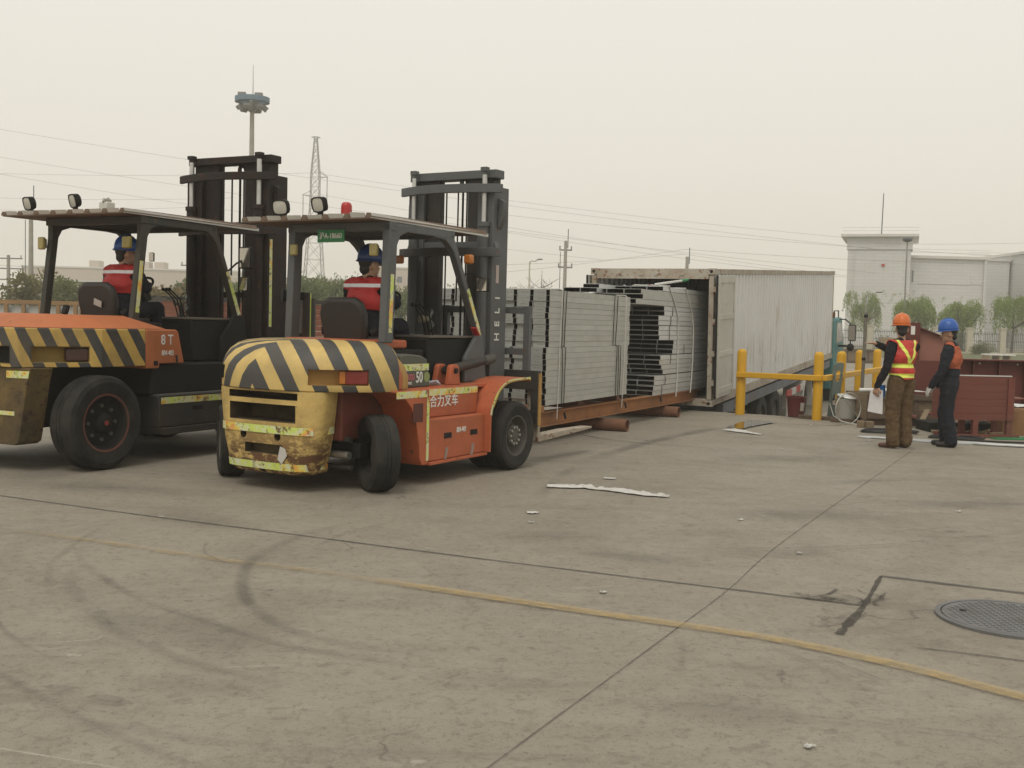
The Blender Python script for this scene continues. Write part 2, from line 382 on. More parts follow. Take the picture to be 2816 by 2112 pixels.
def strip(name, pts, width, mat, soft=0.35, fade=0.15, k=8, jit=0.0):
    P = smooth_path(pts, k) if len(pts) > 2 else [Vector(pts[0]).lerp(Vector(pts[1]), i/24) for i in range(25)]
    n = len(P); mb = MB(); A = []; z = NZ[0]; NZ[0] += 0.0004
    for i in range(n):
        t = P[min(i+1, n-1)] - P[max(i-1, 0)]; t = Vector((t[0], t[1])).normalized(); q = Vector((-t.y, t.x)); wd = width*(1 + jit*random.uniform(-1, 1))
        e = min(1, min(i, n-1-i)/max(1, fade*n)) if fade > 0 else 1
        for (o_, a) in ((-0.5, 0), (-0.5+soft/2, 1), (0.5-soft/2, 1), (0.5, 0)):
            mb.v.append((P[i][0]+q.x*o_*wd, P[i][1]+q.y*o_*wd, z)); A.append(a*e if soft > 0 else e)
    for i in range(n-1):
        for j in range(3): mb.f.append([i*4+j, (i+1)*4+j, (i+1)*4+j+1, i*4+j+1]); mb.m.append(0)
    o = mb.build(name, mat, ground, fix=False); at = o.data.attributes.new('soft', 'FLOAT', 'POINT'); at.data.foreach_set('value', A)
    o['kind'] = 'stuff' if False else 'structure'; return o
def blob(name, c, rx, ry, rot, mat, soft=0.5, jag=0.15, n=36):
    mb = MB(); A = []; z = NZ[0]; NZ[0] += 0.0004
    ph = [random.uniform(0, 6.28) for _ in range(4)]
    mb.v.append((c[0], c[1], z)); A.append(1)
    for rr, a in ((1-soft, 1), (1.0, 0)):
        for i in range(n):
            t = 2*PI*i/n; r = rr*(1 + jag*sum(math.sin((k+2)*t+ph[k])/(k+1) for k in range(4)))
            x, y = rx*r*math.cos(t), ry*r*math.sin(t)
            mb.v.append((c[0]+x*math.cos(rot)-y*math.sin(rot), c[1]+x*math.sin(rot)+y*math.cos(rot), z)); A.append(a)
    for i in range(n):
        j = (i+1) % n; mb.f.append([0, 1+i, 1+j]); mb.m.append(0); mb.f.append([1+i, 1+n+i, 1+n+j, 1+j]); mb.m.append(0)
    o = mb.build(name, mat, ground, fix=False); at = o.data.attributes.new('soft', 'FLOAT', 'POINT'); at.data.foreach_set('value', A); o['kind'] = 'structure'; return o
M_skid = mark_mat('tyre_mark', (0.055, 0.048, 0.042), 0.20, 1.6)
M_skid2 = mark_mat('tyre_mark_dark', (0.05, 0.045, 0.04), 0.33, 2.2)
M_oil = mark_mat('oil_stain', (0.045, 0.042, 0.036), 0.45, 2.5)
M_damp = mark_mat('grime_patch', (0.075, 0.068, 0.054), 0.26, 0.9)
M_joint = mark_mat('joint_filler', (0.045, 0.043, 0.04), 0.58, 6, 0.8, 0.15, 0.45)
M_fine = mark_mat('crack_dirt', (0.04, 0.034, 0.028), 0.62, 7, 0.9, 0.25, 0.5)
M_fine2 = mark_mat('joint_dirt', (0.05, 0.043, 0.035), 0.48, 5, 0.9, 0.25, 0.55)
M_scr = mark_mat('pale_scratch', (0.45, 0.42, 0.36), 0.6, 3)
M_yl = mark_mat('yellow_line_paint', (0.42, 0.30, 0.12), 0.66, 9.0, 0.7, 0.30, 0.66)
M_yl2 = mark_mat('yellow_line_faded', (0.40, 0.28, 0.11), 0.40, 7.0, 0.7, 0.40, 0.7)
M_pud = None
strip('joint', [(-9, 11.45), (-4.34, 9.16), (-2.96, 8.48), (-1.65, 7.88), (-0.23, 7.22), (1.16, 6.62), (2.08, 6.22)], 0.036, M_joint, 0.3, 0.0, jit=.25)
strip('joint', [(5.6, 14.9), (4.56, 12.88), (2.14, 8.2), (1.38, 6.58), (0.98, 5.79), (0.43, 4.72), (-0.04, 3.81), (-1.0, 1.9)], 0.011, M_fine2, 0.3, 0.0)
strip('joint', [(1.75, 5.6), (1.8, 5.7), (2.08, 6.22), (2.44, 6.99)], 0.05, M_fine, 0.3, 0.0, jit=0.5)
strip('joint', [(2.44, 6.99), (3.2, 6.62), (4.6, 5.95)], 0.06, M_joint, 0.2, 0.0, jit=0.2)
strip('joint', [(2.05, 5.42), (2.6, 5.2), (3.6, 4.7)], 0.018, M_fine, 0.3, 0.1)
strip('crack', [(0.85, 15.9), (1.15, 15.2), (1.5, 14.75), (1.95, 14.45), (2.6, 14.2)], 0.04, M_fine, 0.5, 0.2, jit=0.5)
strip('crack', [(0.9, 12.0), (1.6, 11.3), (2.5, 10.6), (3.6, 10.0)], 0.02, M_skid, 0.5, 0.3)
strip('crack', [(3.9, 17.9), (4.35, 18.13), (4.64, 18.07), (5.31, 17.99), (5.6, 18.2)], 0.05, M_fine, 0.5, 0.1, jit=0.6)
for _ in range(8):
    x, y = 2.02+random.uniform(-.16, .26), 6.32+random.uniform(-.12, .16); a = random.uniform(0, PI)
    p = [(x, y)]
    for _k in range(3): a += random.uniform(-.9, .9); p.append((p[-1][0]+.09*math.cos(a), p[-1][1]+.09*math.sin(a)))
    strip('crack', p, 0.025, M_fine, 0.5, 0.2, jit=0.7)
blob('patch_stain', (2.0, 6.33), 0.26, 0.12, -0.5, M_damp, 0.6, 0.3)
strip('yellow_line', [(-3.6, 7.72), (-2.68, 7.33), (-1.89, 6.96), (-1.41, 6.78), (-0.88, 6.55)], 0.10, M_yl2, 0.3, 0.15, jit=0.06)
strip('yellow_line', [(-1.0, 6.60), (0.28, 5.99), (0.96, 5.68), (1.32, 5.51), (1.65, 5.28), (1.94, 5.04), (2.19, 4.78), (2.6, 4.35), (3.2, 3.6)], 0.112, M_yl, 0.12, 0.06, jit=0.03)
strip('yellow_line', [(5.0, 14.36), (6.65, 13.95), (9.5, 13.2)], 0.06, M_yl2, 0.3, 0.05, jit=0.1)
for pts, wd, m in (([(-2.9, 7.9), (-2.81, 7.02), (-2.37, 6.34), (-1.95, 5.85), (-1.48, 5.47), (-1.07, 5.16), (-0.4, 4.9), (.6, 4.6)], 0.08, M_skid),
                   ([(-3.0, 8.2), (-2.98, 7.64), (-2.88, 6.82), (-2.68, 6.26), (-2.49, 5.87)], 0.07, M_skid),
                   ([(-2.73, 6.94), (-2.6, 6.4), (-2.47, 6.09), (-2.09, 5.51), (-1.75, 5.13), (-1.38, 4.83), (-1.04, 4.65), (-0.2, 4.35)], 0.11, M_skid),
                   ([(-1.1, 8.5), (-1.48, 7.84), (-1.64, 7.11), (-1.63, 6.64), (-1.48, 6.04), (-1.31, 5.71), (-1.08, 5.39), (-0.76, 5.2), (-.3, 5.05)], 0.11, M_skid2),
                   ([(-.9, 8.4), (-1.2, 7.9), (-1.35, 7.3)], 0.06, M_skid), ([(-2.1, 7.5), (-2.0, 7.1), (-1.7, 6.75)], 0.03, M_skid), ([(-3.9, 7.0), (-3.2, 6.4), (-2.5, 5.3), (-1.9, 4.7)], 0.04, M_skid),
                   ([(1.3, 5.35), (1.46, 5.1), (1.6, 4.75)], 0.06, M_skid), ([(1.5, 5.3), (1.64, 5.0), (1.75, 4.8)], 0.03, M_skid2), ([(.9, 5.4), (.85, 5.1), (.8, 4.8)], 0.05, M_skid),
                   ([(-.6, 7.0), (-.35, 6.5), (.1, 6.1)], 0.03, M_skid), ([(-1.9, 4.2), (-.8, 3.9), (.6, 3.9)], 0.05, M_skid), ([(-2.6, 5.0), (-1.6, 4.1), (-.9, 3.6)], 0.06, M_skid),
                   ([(.6, 4.5), (1.5, 4.3), (2.6, 4.0)], 0.04, M_skid), ([(1.0, 7.6), (2.6, 7.9), (4.4, 8.8)], 0.06, M_skid), ([(.6, 11.9), (1.4, 13.64), (1.9, 14.68), (3.0, 16.6), (3.5, 17.1)], 0.24, M_skid2),
                   ([(.72, 11.9), (.5, 11.0), (.28, 9.8)], 0.16, M_skid), ([(3, 11), (4.2, 11.6), (5.6, 11.8)], 0.2, M_skid)):
    strip('tyre_mark', pts, wd, m, 0.7, 0.25)
for pts in ([(-2.45, 5.0), (-2.0, 5.12), (-1.98, 5.2)], [(-2.3, 3.95), (-1.6, 3.75), (-1.1, 3.6)], [(.3, 6.35), (.6, 6.45), (.72, 6.5)], [(-1.35, 4.75), (-1.1, 4.8), (-.9, 4.85)]):
    strip('scratch', pts, 0.012, M_scr, 0.5, 0.3)
blob('oil_stain', (-1.62, 4.34), 0.10, 0.035, -0.25, M_oil, 0.15, 0.10); blob('oil_stain', (-1.86, 4.45), 0.10, 0.03, -0.25, M_oil, 0.3, 0.15)
for (x, y, a, b, r) in ((-1.85, 5.45, .65, .22, -.5), (-1.35, 5.2, .5, .25, -.6), (-1.3, 4.55, .35, .12, -.3), (.95, 7.3, .6, .2, -.4), (2.6, 9.2, 1.2, .35, .2), (-2.4, 8.3, .9, .3, -.5), (3.4, 13.2, 1.3, .4, .2), (.3, 8.0, .5, .12, .1), (1.9, 7.55, .5, .15, .1), (.9, 4.4, .5, .2, -.2), (4.3, 10.0, 1.2, .3, .2), (-4, 9.9, 1.4, .5, -.4)):
    blob('grime_patch', (x, y), a, b, r, M_damp, 0.75, 0.2)
for _ in range(46):
    y = random.uniform(3.6, 13); x = random.uniform(-.42, .46)*y; r = random.uniform(.008, .03)
    blob('oil_spot', (x, y), r*1.6, r, random.uniform(-.5, .5), M_oil if random.random() < .7 else M_scr, 0.3, 0.2, 10)
# puddle by the first bollard
g = NG('puddle_water'); g.b.inputs['Base Color'].default_value = (0.055, 0.046, 0.034, 1); g.b.inputs['Roughness'].default_value = 0.04; g.b.inputs['Specular IOR Level'].default_value = 0.9
NZ[0] = 0.022
mb = MB(); pp = smooth_path([(3.38, 17.0), (3.62, 17.55), (3.85, 18.05), (4.17, 18.50), (4.42, 18.2), (4.15, 17.75), (3.80, 17.2), (3.6, 16.85), (3.38, 17.0)], 6)
mb.add([(p.x, p.y, 0.021) for p in pp[:-1]], [tuple(range(len(pp)-1))]); tag(mb.build('puddle', g.m, ground, fix=False), kind='structure')
# manhole cover
mh = empty('manhole_cover', (2.83, 5.99, 0), 0, 'round grey steel manhole cover set in the patched concrete', 'manhole')
M_iron = paint('manhole_iron', (0.17, 0.168, 0.168), 0.55, 0.4, 0.4, (0.08, 0.07, 0.055), 5, bstr=0.5)
mb = MB(); mb.lathe([(0.40, 0), (0.40, 0.016), (0.385, 0.020), (0.37, 0.016), (0.37, 0.0)], n=48, closed=True); mb.build('frame_ring', M_iron, mh, 40)
mb = MB(); mb.lathe([(0.362, 0.0), (0.362, 0.015), (0.355, 0.0175), (0.0, 0.0175)], n=48); mb.build('cover', M_iron, mh, 40)
mb = MB()
for i in range(-9, 10):
    for j in range(-9, 10):
        if math.hypot(i, j) < 9.2: mb.cbox((i*.036, j*.036, .0185), (.018, .018, .004))
mb.build('tread_studs', M_iron, mh, kind='stuff')
for q in ((-.22, .12), (.10, -.24)): mb = MB(); mb.cyl((*q, .018), (*q, .0215), .02, n=12); mb.build('lifting_hole', M_blk, mh)

# ------------------------------------------------------------------ forklift trucks
def wheel(parent, c, r, wd, side, style, steer=0.0):
    """one wheel: tyre mesh with rim, hub and bolts as sub-parts; side -1 = outer face to -y"""
    h = wd/2; k = r
    mb = MB(); ax = (0, -1, 0)
    mb.lathe([(.56*k, -h*.8), (.66*k, -h*.96), (.86*k, -h), (.955*k, -h*.9), (k, -h*.62), (k, -h*.2), (.985*k, -h*.18), (.985*k, -h*.1), (k, -h*.08), (k, h*.08), (.985*k, h*.1), (.985*k, h*.18), (k, h*.2), (k, h*.62), (.955*k, h*.9), (.86*k, h), (.82*k, h*.96), (.66*k, h*.96), (.56*k, h*.8)], n=48, closed=True, axis=ax)
    t = mb.build('wheel', M_rub if style == 'A' else M_rub2, parent, 30)
    t.location = c; t.rotation_euler = (0, 0, steer + (0 if side < 0 else PI))
    m_r = M_hubA if style == 'A' else M_blk
    mb = MB()
    if style == 'A': mb.lathe([(.60*k, h*.86), (.555*k, h*.84), (.52*k, h*.2), (.44*k, -h*.15), (.30*k, -h*.2), (.0, -h*.2)], n=36, axis=ax, cap=False)
    else: mb.lathe([(.64*k, h*.88), (.60*k, h*.9), (.57*k, h*.55), (.50*k, h*.35), (.0, h*.3)], n=36, axis=ax, cap=False)
    mb.build('rim', m_r, t, 35)
    mb = MB()
    if style == 'A': mb.lathe([(.31*k, -h*.25), (.31*k, h*.45), (.28*k, h*.55), (.17*k, h*.6), (.15*k, h*.7), (.0, h*.72)], n=28, axis=ax)
    else: mb.lathe([(.24*k, h*.25), (.20*k, h*.7), (.12*k, h*.85), (0, h*.87)], n=28, axis=ax)
    mb.build('hub', m_r, t, 35)
    if style == 'B':
        mb = MB(); mb.lathe([(.575*k, h*.88), (.615*k, h*.93), (.63*k, h*.885)], n=36, axis=ax, closed=True); mb.build('rim_ring', paint('red_rim', (0.12, 0.035, 0.025), 0.7, 0, 0.6), t, 40)
        mb = MB(); mb.cyl((0, -h*.86, 0), (0, -h*.93, 0), .05*k, n=12); mb.build('hub_cap', paint('red_cap', (0.28, 0.03, 0.025), 0.6), t)
    nb, rb = (10, .245*k) if style == 'A' else (8, .36*k)
    bm_ = MB(); y0 = h*.5 if style == 'A' else h*.3; bm_.cyl((0, -y0, 0), (0, -y0-.03, 0), .016 if style == 'A' else .02, n=6)
    me = bm_.mesh('wheel_bolt', M_dull if style == 'A' else M_hubA)
    for i in range(nb): inst('wheel_bolt', me, t, (rb*math.cos(2*PI*i/nb), 0, rb*math.sin(2*PI*i/nb)))
    return t
def work_lamp(parent, p, rz, tilt=0.0, s=1.0):
    """square work lamp with rubber-edged housing on a little bracket"""
    R = Matrix.Rotation(rz, 3, 'Z') @ Matrix.Rotation(tilt, 3, 'Y')
    mb = MB(); prof = [(.0, -.055), (.04, -.055), (.068, -.03), (.074, .03), (.066, .034), (.062, .026), (0, .026)]
    n = 4; vs = []
    for (r, hh) in prof:
        for q in range(16):
            a = 2*PI*q/16; ca, sa = math.cos(a), math.sin(a); e = (abs(ca)**4+abs(sa)**4)**-.25
            vs.append(R @ Vector((-hh, r*e*ca*1.05*s, r*e*sa*.9*s)) + Vector(p))
    fs = [(i*16+q, i*16+(q+1) % 16, (i+1)*16+(q+1) % 16, (i+1)*16+q) for i in range(len(prof)-1) for q in range(16)]
    mb.add(vs, fs); o = mb.build('work_lamp', M_blk, parent, 40)
    mb = MB(); vs = []
    for (r, hh) in ((.061, .027), (.05, .030), (0.001, .033)):
        for q in range(16):
            a = 2*PI*q/16; ca, sa = math.cos(a), math.sin(a); e = (abs(ca)**4+abs(sa)**4)**-.25
            vs.append(R @ Vector((-hh, r*e*ca*1.05*s, r*e*sa*.9*s)) + Vector(p))
    mb.add(vs, [(i*16+q, i*16+(q+1) % 16, (i+1)*16+(q+1) % 16, (i+1)*16+q) for i in range(2) for q in range(16)]); mb.build('lens', M_lens, o, 60)
    mb = MB(); mb.cbox((p[0]+.01, p[1], p[2]-.085), (.03, .05, .06)); mb.build('bracket', M_blk, o)
    return o
def square_lamp(parent, p, sz, m, rz=0.0):
    mb = MB(); R = Matrix.Rotation(rz, 3, 'Z'); mb.cbox(p, sz, R); o = mb.build('signal_lamp', m, parent, bevel=min(sz)*.3)
    q = Vector(p) + R @ Vector((sz[0]*.6, 0, 0)); mb = MB(); mb.cbox(q, (sz[0]*.5, sz[1]*.7, sz[2]*.7), R); mb.build('lamp_back', M_blk, o); return o
def curved_bar(x0, yh, z0, z1, bow, th, n=14):
    out_, in_ = [], []
    for i in range(n+1):
        t = -1+2*i/n; y = yh*t; b = bow*(1-t*t)
        out_.append((x0-b, y)); in_.append((x0-b+th, y))
    mb = MB(); mb.prism(out_ + in_[::-1], 'z', z0, z1); return mb
def mast(root, x, k, m, m_in, zt, zlo, zup, ztop, yb, carr, A):
    """two-stage mast; x = rear face of the outer uprights"""
    yo, yi = .58*k, .44*k
    for s in (-1, 1):
        mb = MB(); pr = [(x, s*yo), (x+.32*k, s*yo), (x+.32*k, s*(yo-.20*k)), (x+.26*k, s*(yo-.20*k)), (x+.26*k, s*(yo-.035)), (x+.05*k, s*(yo-.035)), (x+.05*k, s*(yo-.21*k)), (x, s*(yo-.21*k))]
        mb.prism(pr, 'z', .22, zup+.03); mb.build('outer_upright', m, root, bevel=.006)
        mb = MB(); yq = yo-.05*k; pr = [(x+.07*k, s*yq), (x+.22*k, s*yq), (x+.22*k, s*(yq-.30*k)), (x+.17*k, s*(yq-.30*k)), (x+.17*k, s*(yq-.04)), (x+.11*k, s*(yq-.04)), (x+.11*k, s*(yq-.34*k)), (x+.07*k, s*(yq-.34*k))]
        mb.prism(pr, 'z', .3, ztop-.06); mb.build('inner_upright', m_in, root, bevel=.004)
        mb = MB(); mb.cyl((x-.035*k, s*(yo-.10*k), .35), (x-.035*k, s*(yo-.10*k), zlo+.40*(zup-zlo)), .055*k, n=16); cy = mb.build('lift_cylinder', m, root, 40)
        mb = MB(); mb.cyl((x-.035*k, s*(yo-.10*k), zlo+.40*(zup-zlo)), (x-.035*k, s*(yo-.10*k), ztop-.06), .028*k, n=12); mb.build('piston_rod', M_steel, cy, 40)
        mb = MB(); mb.cyl((x-.035*k, s*(yo-.10*k), zlo+.40*(zup-zlo)), (x-.035*k, s*(yo-.10*k), zlo+.40*(zup-zlo)+.05), .068*k, n=16); mb.build('gland_collar', m, cy, 40)
        mb = MB(); mb.cbox((x-.035*k, s*(yo-.10*k), ztop), (.07*k, .075*k, .045)); mb.build('rod_bolt', m, root)
    mb = MB(); mb.prism([(-yo-.01, ztop-.09), (yo+.01, ztop-.09), (yo+.01, ztop+.005), (-yo-.01, ztop+.005)], 'x', x+.03, x+.20*k); mb.build('top_cross_member', m, root, bevel=.008)
    curved_bar(x-.02, yb, zup-.05, zup+.045, .17*k, .05).build('upper_tie_bar', m, root, bevel=.004)
    curved_bar(x-.02, yb*1.02, zlo-.05, zlo+.045, .17*k, .05).build('lower_tie_bar', m, root, bevel=.004)
    mb = MB(); mb.prism([(-yb*.9, zlo+.045), (yb*.9, zlo+.045), (yb*.86, zlo+.12), (-yb*.86, zlo+.12)], 'x', x+.02, x+.10); mb.build('tie_bracket', m, root, bevel=.004)
    mb = MB(); mb.cbox((x+.1, 0, .55), (.12, yo*2-.1, .16)); mb.build('bottom_cross_member', m, root, bevel=.006)
    # chains, hoses and their pulleys between the inner uprights
    for i, yy in enumerate((-.12*k, -.065*k, .0, .16*k) if A else (-.10*k, -.045*k, .07*k)):
        mb = MB(); zz = zlo-.55 if i == 2 else .5
        mb.tube([(x+.16*k, yy, zz), (x+.16*k, yy, zup+.06)], .010*k if i != 1 else .014*k, 6); mb.build('lift_chain', M_blk, root)
    mb = MB(); mb.lathe([(.045, -.02), (.075, -.02), (.065, 0), (.075, .02), (.045, .02)], (x+.15*k, -.09*k, zup+.11), (0, 1, 0), 18, True); mb.build('chain_pulley', m, root, 40)
    mb = MB(); mb.prism([(-.40*k, zup+.02), (-.40*k, zup-.9), (-.30*k, zup-.9), (-.12*k, zup-.05), (-.12*k, zup+.16), (-.17*k, zup+.19), (-.3*k, zup+.1)], 'x', x+.22*k, x+.24*k); mb.build('hose_guard', m, root)
    for s in (-1, 1):
        mb = MB(); mb.prism([(s*(yo+.005), zup-.10), (s*(yo+.07), zup-.13), (s*(yo+.075), zup-.30), (s*(yo+.02), zup-.42), (s*(yo+.005), zup-.44)], 'x', x+.09, x+.17); mb.build('roller_cover', m, root, bevel=.006)
    # carriage, load guard, forks
    cx0, hw, z0, z1, bz, bw = carr
    mb = MB(); mb.cbox((cx0, 0, z1-.10), (.06, hw*2, .22)); mb.build('carriage_bar', m_in, root, bevel=.006)
    mb = MB(); mb.cbox((cx0, 0, z0+.09), (.06, hw*2, .18)); mb.build('carriage_bar', m_in, root, bevel=.006)
    for s in (-1, 1):
        mb = MB(); mb.cbox((cx0-.003, s*(hw-.05), (z0+z1)/2), (.05, .095, z1-z0-.03)); mb.build('carriage_end_plate', m_in, root, bevel=.006)
        mb = MB(); mb.cbox((cx0-.02, s*.30*k, (z0+z1)/2+.05), (.10, .08, z1-z0+.25)); mb.build('carriage_side', m_in, root, bevel=.004)
    bm2 = MB(); bm2.cbox((0, 0, 0), (.06, .075, bz-z1+.10)); me = bm2.mesh('load_guard_post', m)
    for yy in ((-bw+.04, -.30*k, .30*k, bw-.04)): inst('load_guard_post', me, root, (cx0+.005, yy, (bz+z1)/2-.05))
    for zz in (bz-.045, z1+.30*(bz-z1)): mb = MB(); mb.cbox((cx0+.006, 0, zz), (.05, bw*2, .075)); mb.build('load_guard_rail', m, root, bevel=.004)
    return root
def guard_and_roof(root, c):
    """overhead guard: bent pillars, frame and the sheet roof laid on it"""
    xr, yg, zr0, zt = c['xr'], c['yg'], c['zr0'], c['zt']; (xt, zft), (xf, zff) = c['ft'], c['ff']; m = c['m']
    for s in (-1, 1):
        b = MB(); xb = xr-c['rake']
        px, pyy = c['pw']; b.prism([(xb-px, zr0), (xb+px, zr0), (xr+px, zt-.17), (xr+px+.05, zt-.08), (xr+.24, zt-.03), (xr+.24, zt+.03), (xr-px, zt+.03), (xr-px, zt-.16)], 'y', s*yg-pyy, s*yg+pyy)
        p = b.build('rear_pillar', m, root, bevel=.010)
        if s < 0: b = MB(); b.box((xb-.02, -yg-pyy-.0035, zr0+.10), (xb+.030, -yg-pyy-.0005, zr0+.66), Matrix.Rotation(math.atan2(c['rake'], zt-zr0), 3, 'Y'), (xb, s*yg, zr0)); b.build('reflective_tape', M_tape, p)
        b = MB(); dx, dz = xf-xt, zff-zft; b.prism([(xt-.35, zft+.03), (xt-.35, zft-.03), (xt-.14, zft-.045), (xt-.05, zft-.10), (xt+.10*dx-.030, zft+.16*dz), (xf-.032, zff), (xf+.032, zff), (xt+.10*dx+.035, zft+.12*dz), (xt+.02, zft-.015), (xt-.02, zft+.03)], 'y', s*yg-.04, s*yg+.04)
        p = b.build('front_pillar', m, root, bevel=.008)
        if s < 0:
            a0, a1 = c['ftape']; nrm = Vector((dz, 0, -dx)).normalized()
            b = MB(); q0 = Vector((xt+dx*a0+.0, s*yg-.043, zft+dz*a0)); q1 = Vector((xt+dx*a1, s*yg-.043, zft+dz*a1)); b.beam(q0, q1, .004, .05, (1, 0, 0) if False else (dz, 0, -dx)); b.build('reflective_tape', M_tape, p)
    b = MB(); b.box((xr-.06, -yg-.05, zt-.035), (xr+.04, yg+.05, zt+.05)); b.build('rear_frame_bar', m, root, bevel=.006)
    b = MB(); b.box((xt-.05, -yg-.04, zt-.03), (xt+.03, yg+.04, zt+.04)); b.build('front_frame_bar', m, root, bevel=.006)
    for s in (-1, 1): b = MB(); b.box((xr+.04, s*yg-.043, zt-.032), (xt-.05, s*yg+.043, zt+.045)); b.build('side_frame_bar', m, root, bevel=.004)
    nb_ = 6
    for i in range(nb_):
        yy = -yg + (i+1)*2*yg/(nb_+1); b = MB(); b.box((xr+.04, yy-.02, zt-.01), (xt-.05, yy+.02, zt+.03)); b.build('roof_bar', m, root)
    x0, x1, y0, y1 = c['sheet']; zs = zt+.052
    b = MB(); b.box((x0, y0, zs), (x1, y1, zs+.012)); sh = b.build('roof_sheet', M_under, root)
    n = int(round((y1-y0)/.27)); st = (y1-y0)/n
    rb = MB(); rb.prism([(-.042, 0), (.042, 0), (.022, .042), (-.022, .042)], 'x', 0, x1-x0); me = rb.mesh('roof_rib', M_under)
    for i in range(n+1): inst('roof_rib', me, sh, (x0-.004, y0+i*st*.98+.02, zs+.012))
    for i in range(n):
        b = MB(); ya, yb_ = y0+i*st*.98+.062, y0+(i+1)*st*.98-.024; j = random.uniform(-.008, .012)
        b.add([(x0+.01, ya, zs+.014), (x0+.01, yb_, zs+.014), (x0-.012, yb_, zs+.055+j), (x0-.012, ya, zs+.052), (x0+.016, ya, zs+.014), (x0+.016, yb_, zs+.014), (x0-.006, yb_, zs+.055+j), (x0-.006, ya, zs+.052)], [(0, 1, 2, 3), (7, 6, 5, 4), (0, 4, 5, 1), (2, 6, 7, 3), (0, 3, 7, 4), (1, 5, 6, 2)])
        b.build('sheet_lip', M_sheet, sh)
    b = MB(); b.add([(x0, y0-.016, zs+.004), (x1+.03, y0-.016, zs-.012), (x1+.03, y0-.016, zs+.022), (x0, y0-.016, zs+.052), (x0, y0-.001, zs+.004), (x1+.03, y0-.001, zs-.012), (x1+.03, y0-.001, zs+.022), (x0, y0-.001, zs+.052)], [(0, 1, 2, 3), (7, 6, 5, 4), (0, 4, 5, 1), (2, 6, 7, 3), (0, 3, 7, 4), (1, 5, 6, 2)])
    b.build('edge_flashing', M_sheet, sh)
def cab_bits(root, sx, sz, dash_x, dash_z, patch=False):
    """seat, steering wheel, levers and the little desk fan on the cowl; seat reference (sx, 0, sz)"""
    b = MB(); prof = [(-.26, 0), (-.285, .28), (-.25, .39), (-.16, .44), (.16, .44), (.25, .39), (.285, .28), (.26, 0)]
    vs = []; R = Matrix.Rotation(rad(-10), 3, 'Y')
    for dx, k in ((-.045, .94), (-.02, 1.0), (.03, 1.0), (.06, .9)):
        for (y, z) in prof: vs.append(R @ Vector((dx, y*k, .02+z*k)) + Vector((sx, 0, sz)))
    n = len(prof); fs = [(i*n+q, i*n+(q+1) % n, (i+1)*n+(q+1) % n, (i+1)*n+q) for i in range(3) for q in range(n)] + [tuple(range(n-1, -1, -1)), tuple(range(3*n, 4*n))]
    b.add(vs, fs); se = b.build('seat_back', M_seat, root, bevel=.02)
    b = MB(); b.box((sx+.02, -.25, sz-.06), (sx+.50, .25, sz+.07)); b.build('seat_cushion', M_seat, root, bevel=.03)
    if patch:
        b = MB(); b.box((-.004, -.06, 0), (.004, .06, .07), R, (0, 0, 0)); o = b.build('torn_patch', plain('pale_foam', (.42, .40, .36)), se); o.location = (sx-.098, -.05, sz+.19); o.rotation_euler = (.3, 0, 0)
    for s in (-1, 1): b = MB(); b.cyl((sx+.02, s*.29, sz+.1), (sx+.06, s*.33, sz+.14), .04, n=12); b.build('seat_side_knob', M_blk, root, 40)
    # steering column and wheel
    hub = Vector((dash_x-.10, .03, dash_z+.33)); axd = Vector((-.62, 0, .78)).normalized(); X, Y, Z = rotm(axd)
    b = MB(); b.cyl((dash_x+.15, .03, dash_z-.02), hub, .035, .03, 12); col = b.build('steering_column', M_blk, root, 40)
    pts = [hub + (X*math.cos(2*PI*i/28)+Y*math.sin(2*PI*i/28))*.19 for i in range(28)]
    b = MB(); b.tube(pts, .015, 8, True); sw = b.build('steering_wheel', M_blk, root, 60)
    for a in (0.3, 0.3+2*PI/3, 0.3+4*PI/3): b = MB(); b.tube([hub, hub+(X*math.cos(a)+Y*math.sin(a))*.185], .011, 6); b.build('spoke', M_blk, sw)
    for i in range(3):
        b = MB(); y = -.30-.05*i; x0 = dash_x+.12
        b.tube([(x0+.10, y, dash_z-.02), (x0+.02, y, dash_z+.20), (x0-.10, y, dash_z+.29), (x0-.14, y, dash_z+.31)], .008, 6); lv = b.build('control_lever', M_blk, root)
        b = MB(); b.sphere((x0-.15, y, dash_z+.315), .02, 8, 6); b.build('lever_knob', M_blk, lv, 60)
    b = MB(); b.box((dash_x+.02, -.10, dash_z+.001), (dash_x+.16, .22, dash_z+.10)); b.build('instrument_pod', M_blk, root, bevel=.02)
    # fan
    fc = Vector((dash_x+.40, -.22, dash_z+.17)); fan = MB(); fan.lathe([(.10, -.03), (.12, 0), (.10, .03)], fc, (1, -.3, 0), 20); 
    fo = MB(); X, Y, Z = rotm((1, -.35, 0))
    fo.tube([fc+(X*math.cos(2*PI*i/20)+Y*math.sin(2*PI*i/20))*.12 for i in range(20)], .006, 5, True); fr = fo.build('fan_guard', M_grD, root, 60)
    for i in range(12):
        a = 2*PI*i/12; b = MB(); b.tube([fc-Z*.03, fc-Z*.035+(X*math.cos(a)+Y*math.sin(a))*.07, fc+(X*math.cos(a)+Y*math.sin(a))*.12], .003, 4); b.build('guard_wire', M_grD, fr)
    for i in range(3):
        a = 2*PI*i/3; b = MB(); u = X*math.cos(a)+Y*math.sin(a); t = X*-math.sin(a)+Y*math.cos(a)
        vs = [fc+u*.02-t*.015, fc+u*.1-t*.04+Z*.012, fc+u*.105+t*.03-Z*.012, fc+u*.02+t*.015]; b.add(vs + [q+Z*.004 for q in vs], [(0, 1, 2, 3), (7, 6, 5, 4), (0, 4, 5, 1), (1, 5, 6, 2), (2, 6, 7, 3), (3, 7, 4, 0)]); b.build('fan_blade', plain('fan_plastic', (.30, .33, .30), .4), fr)
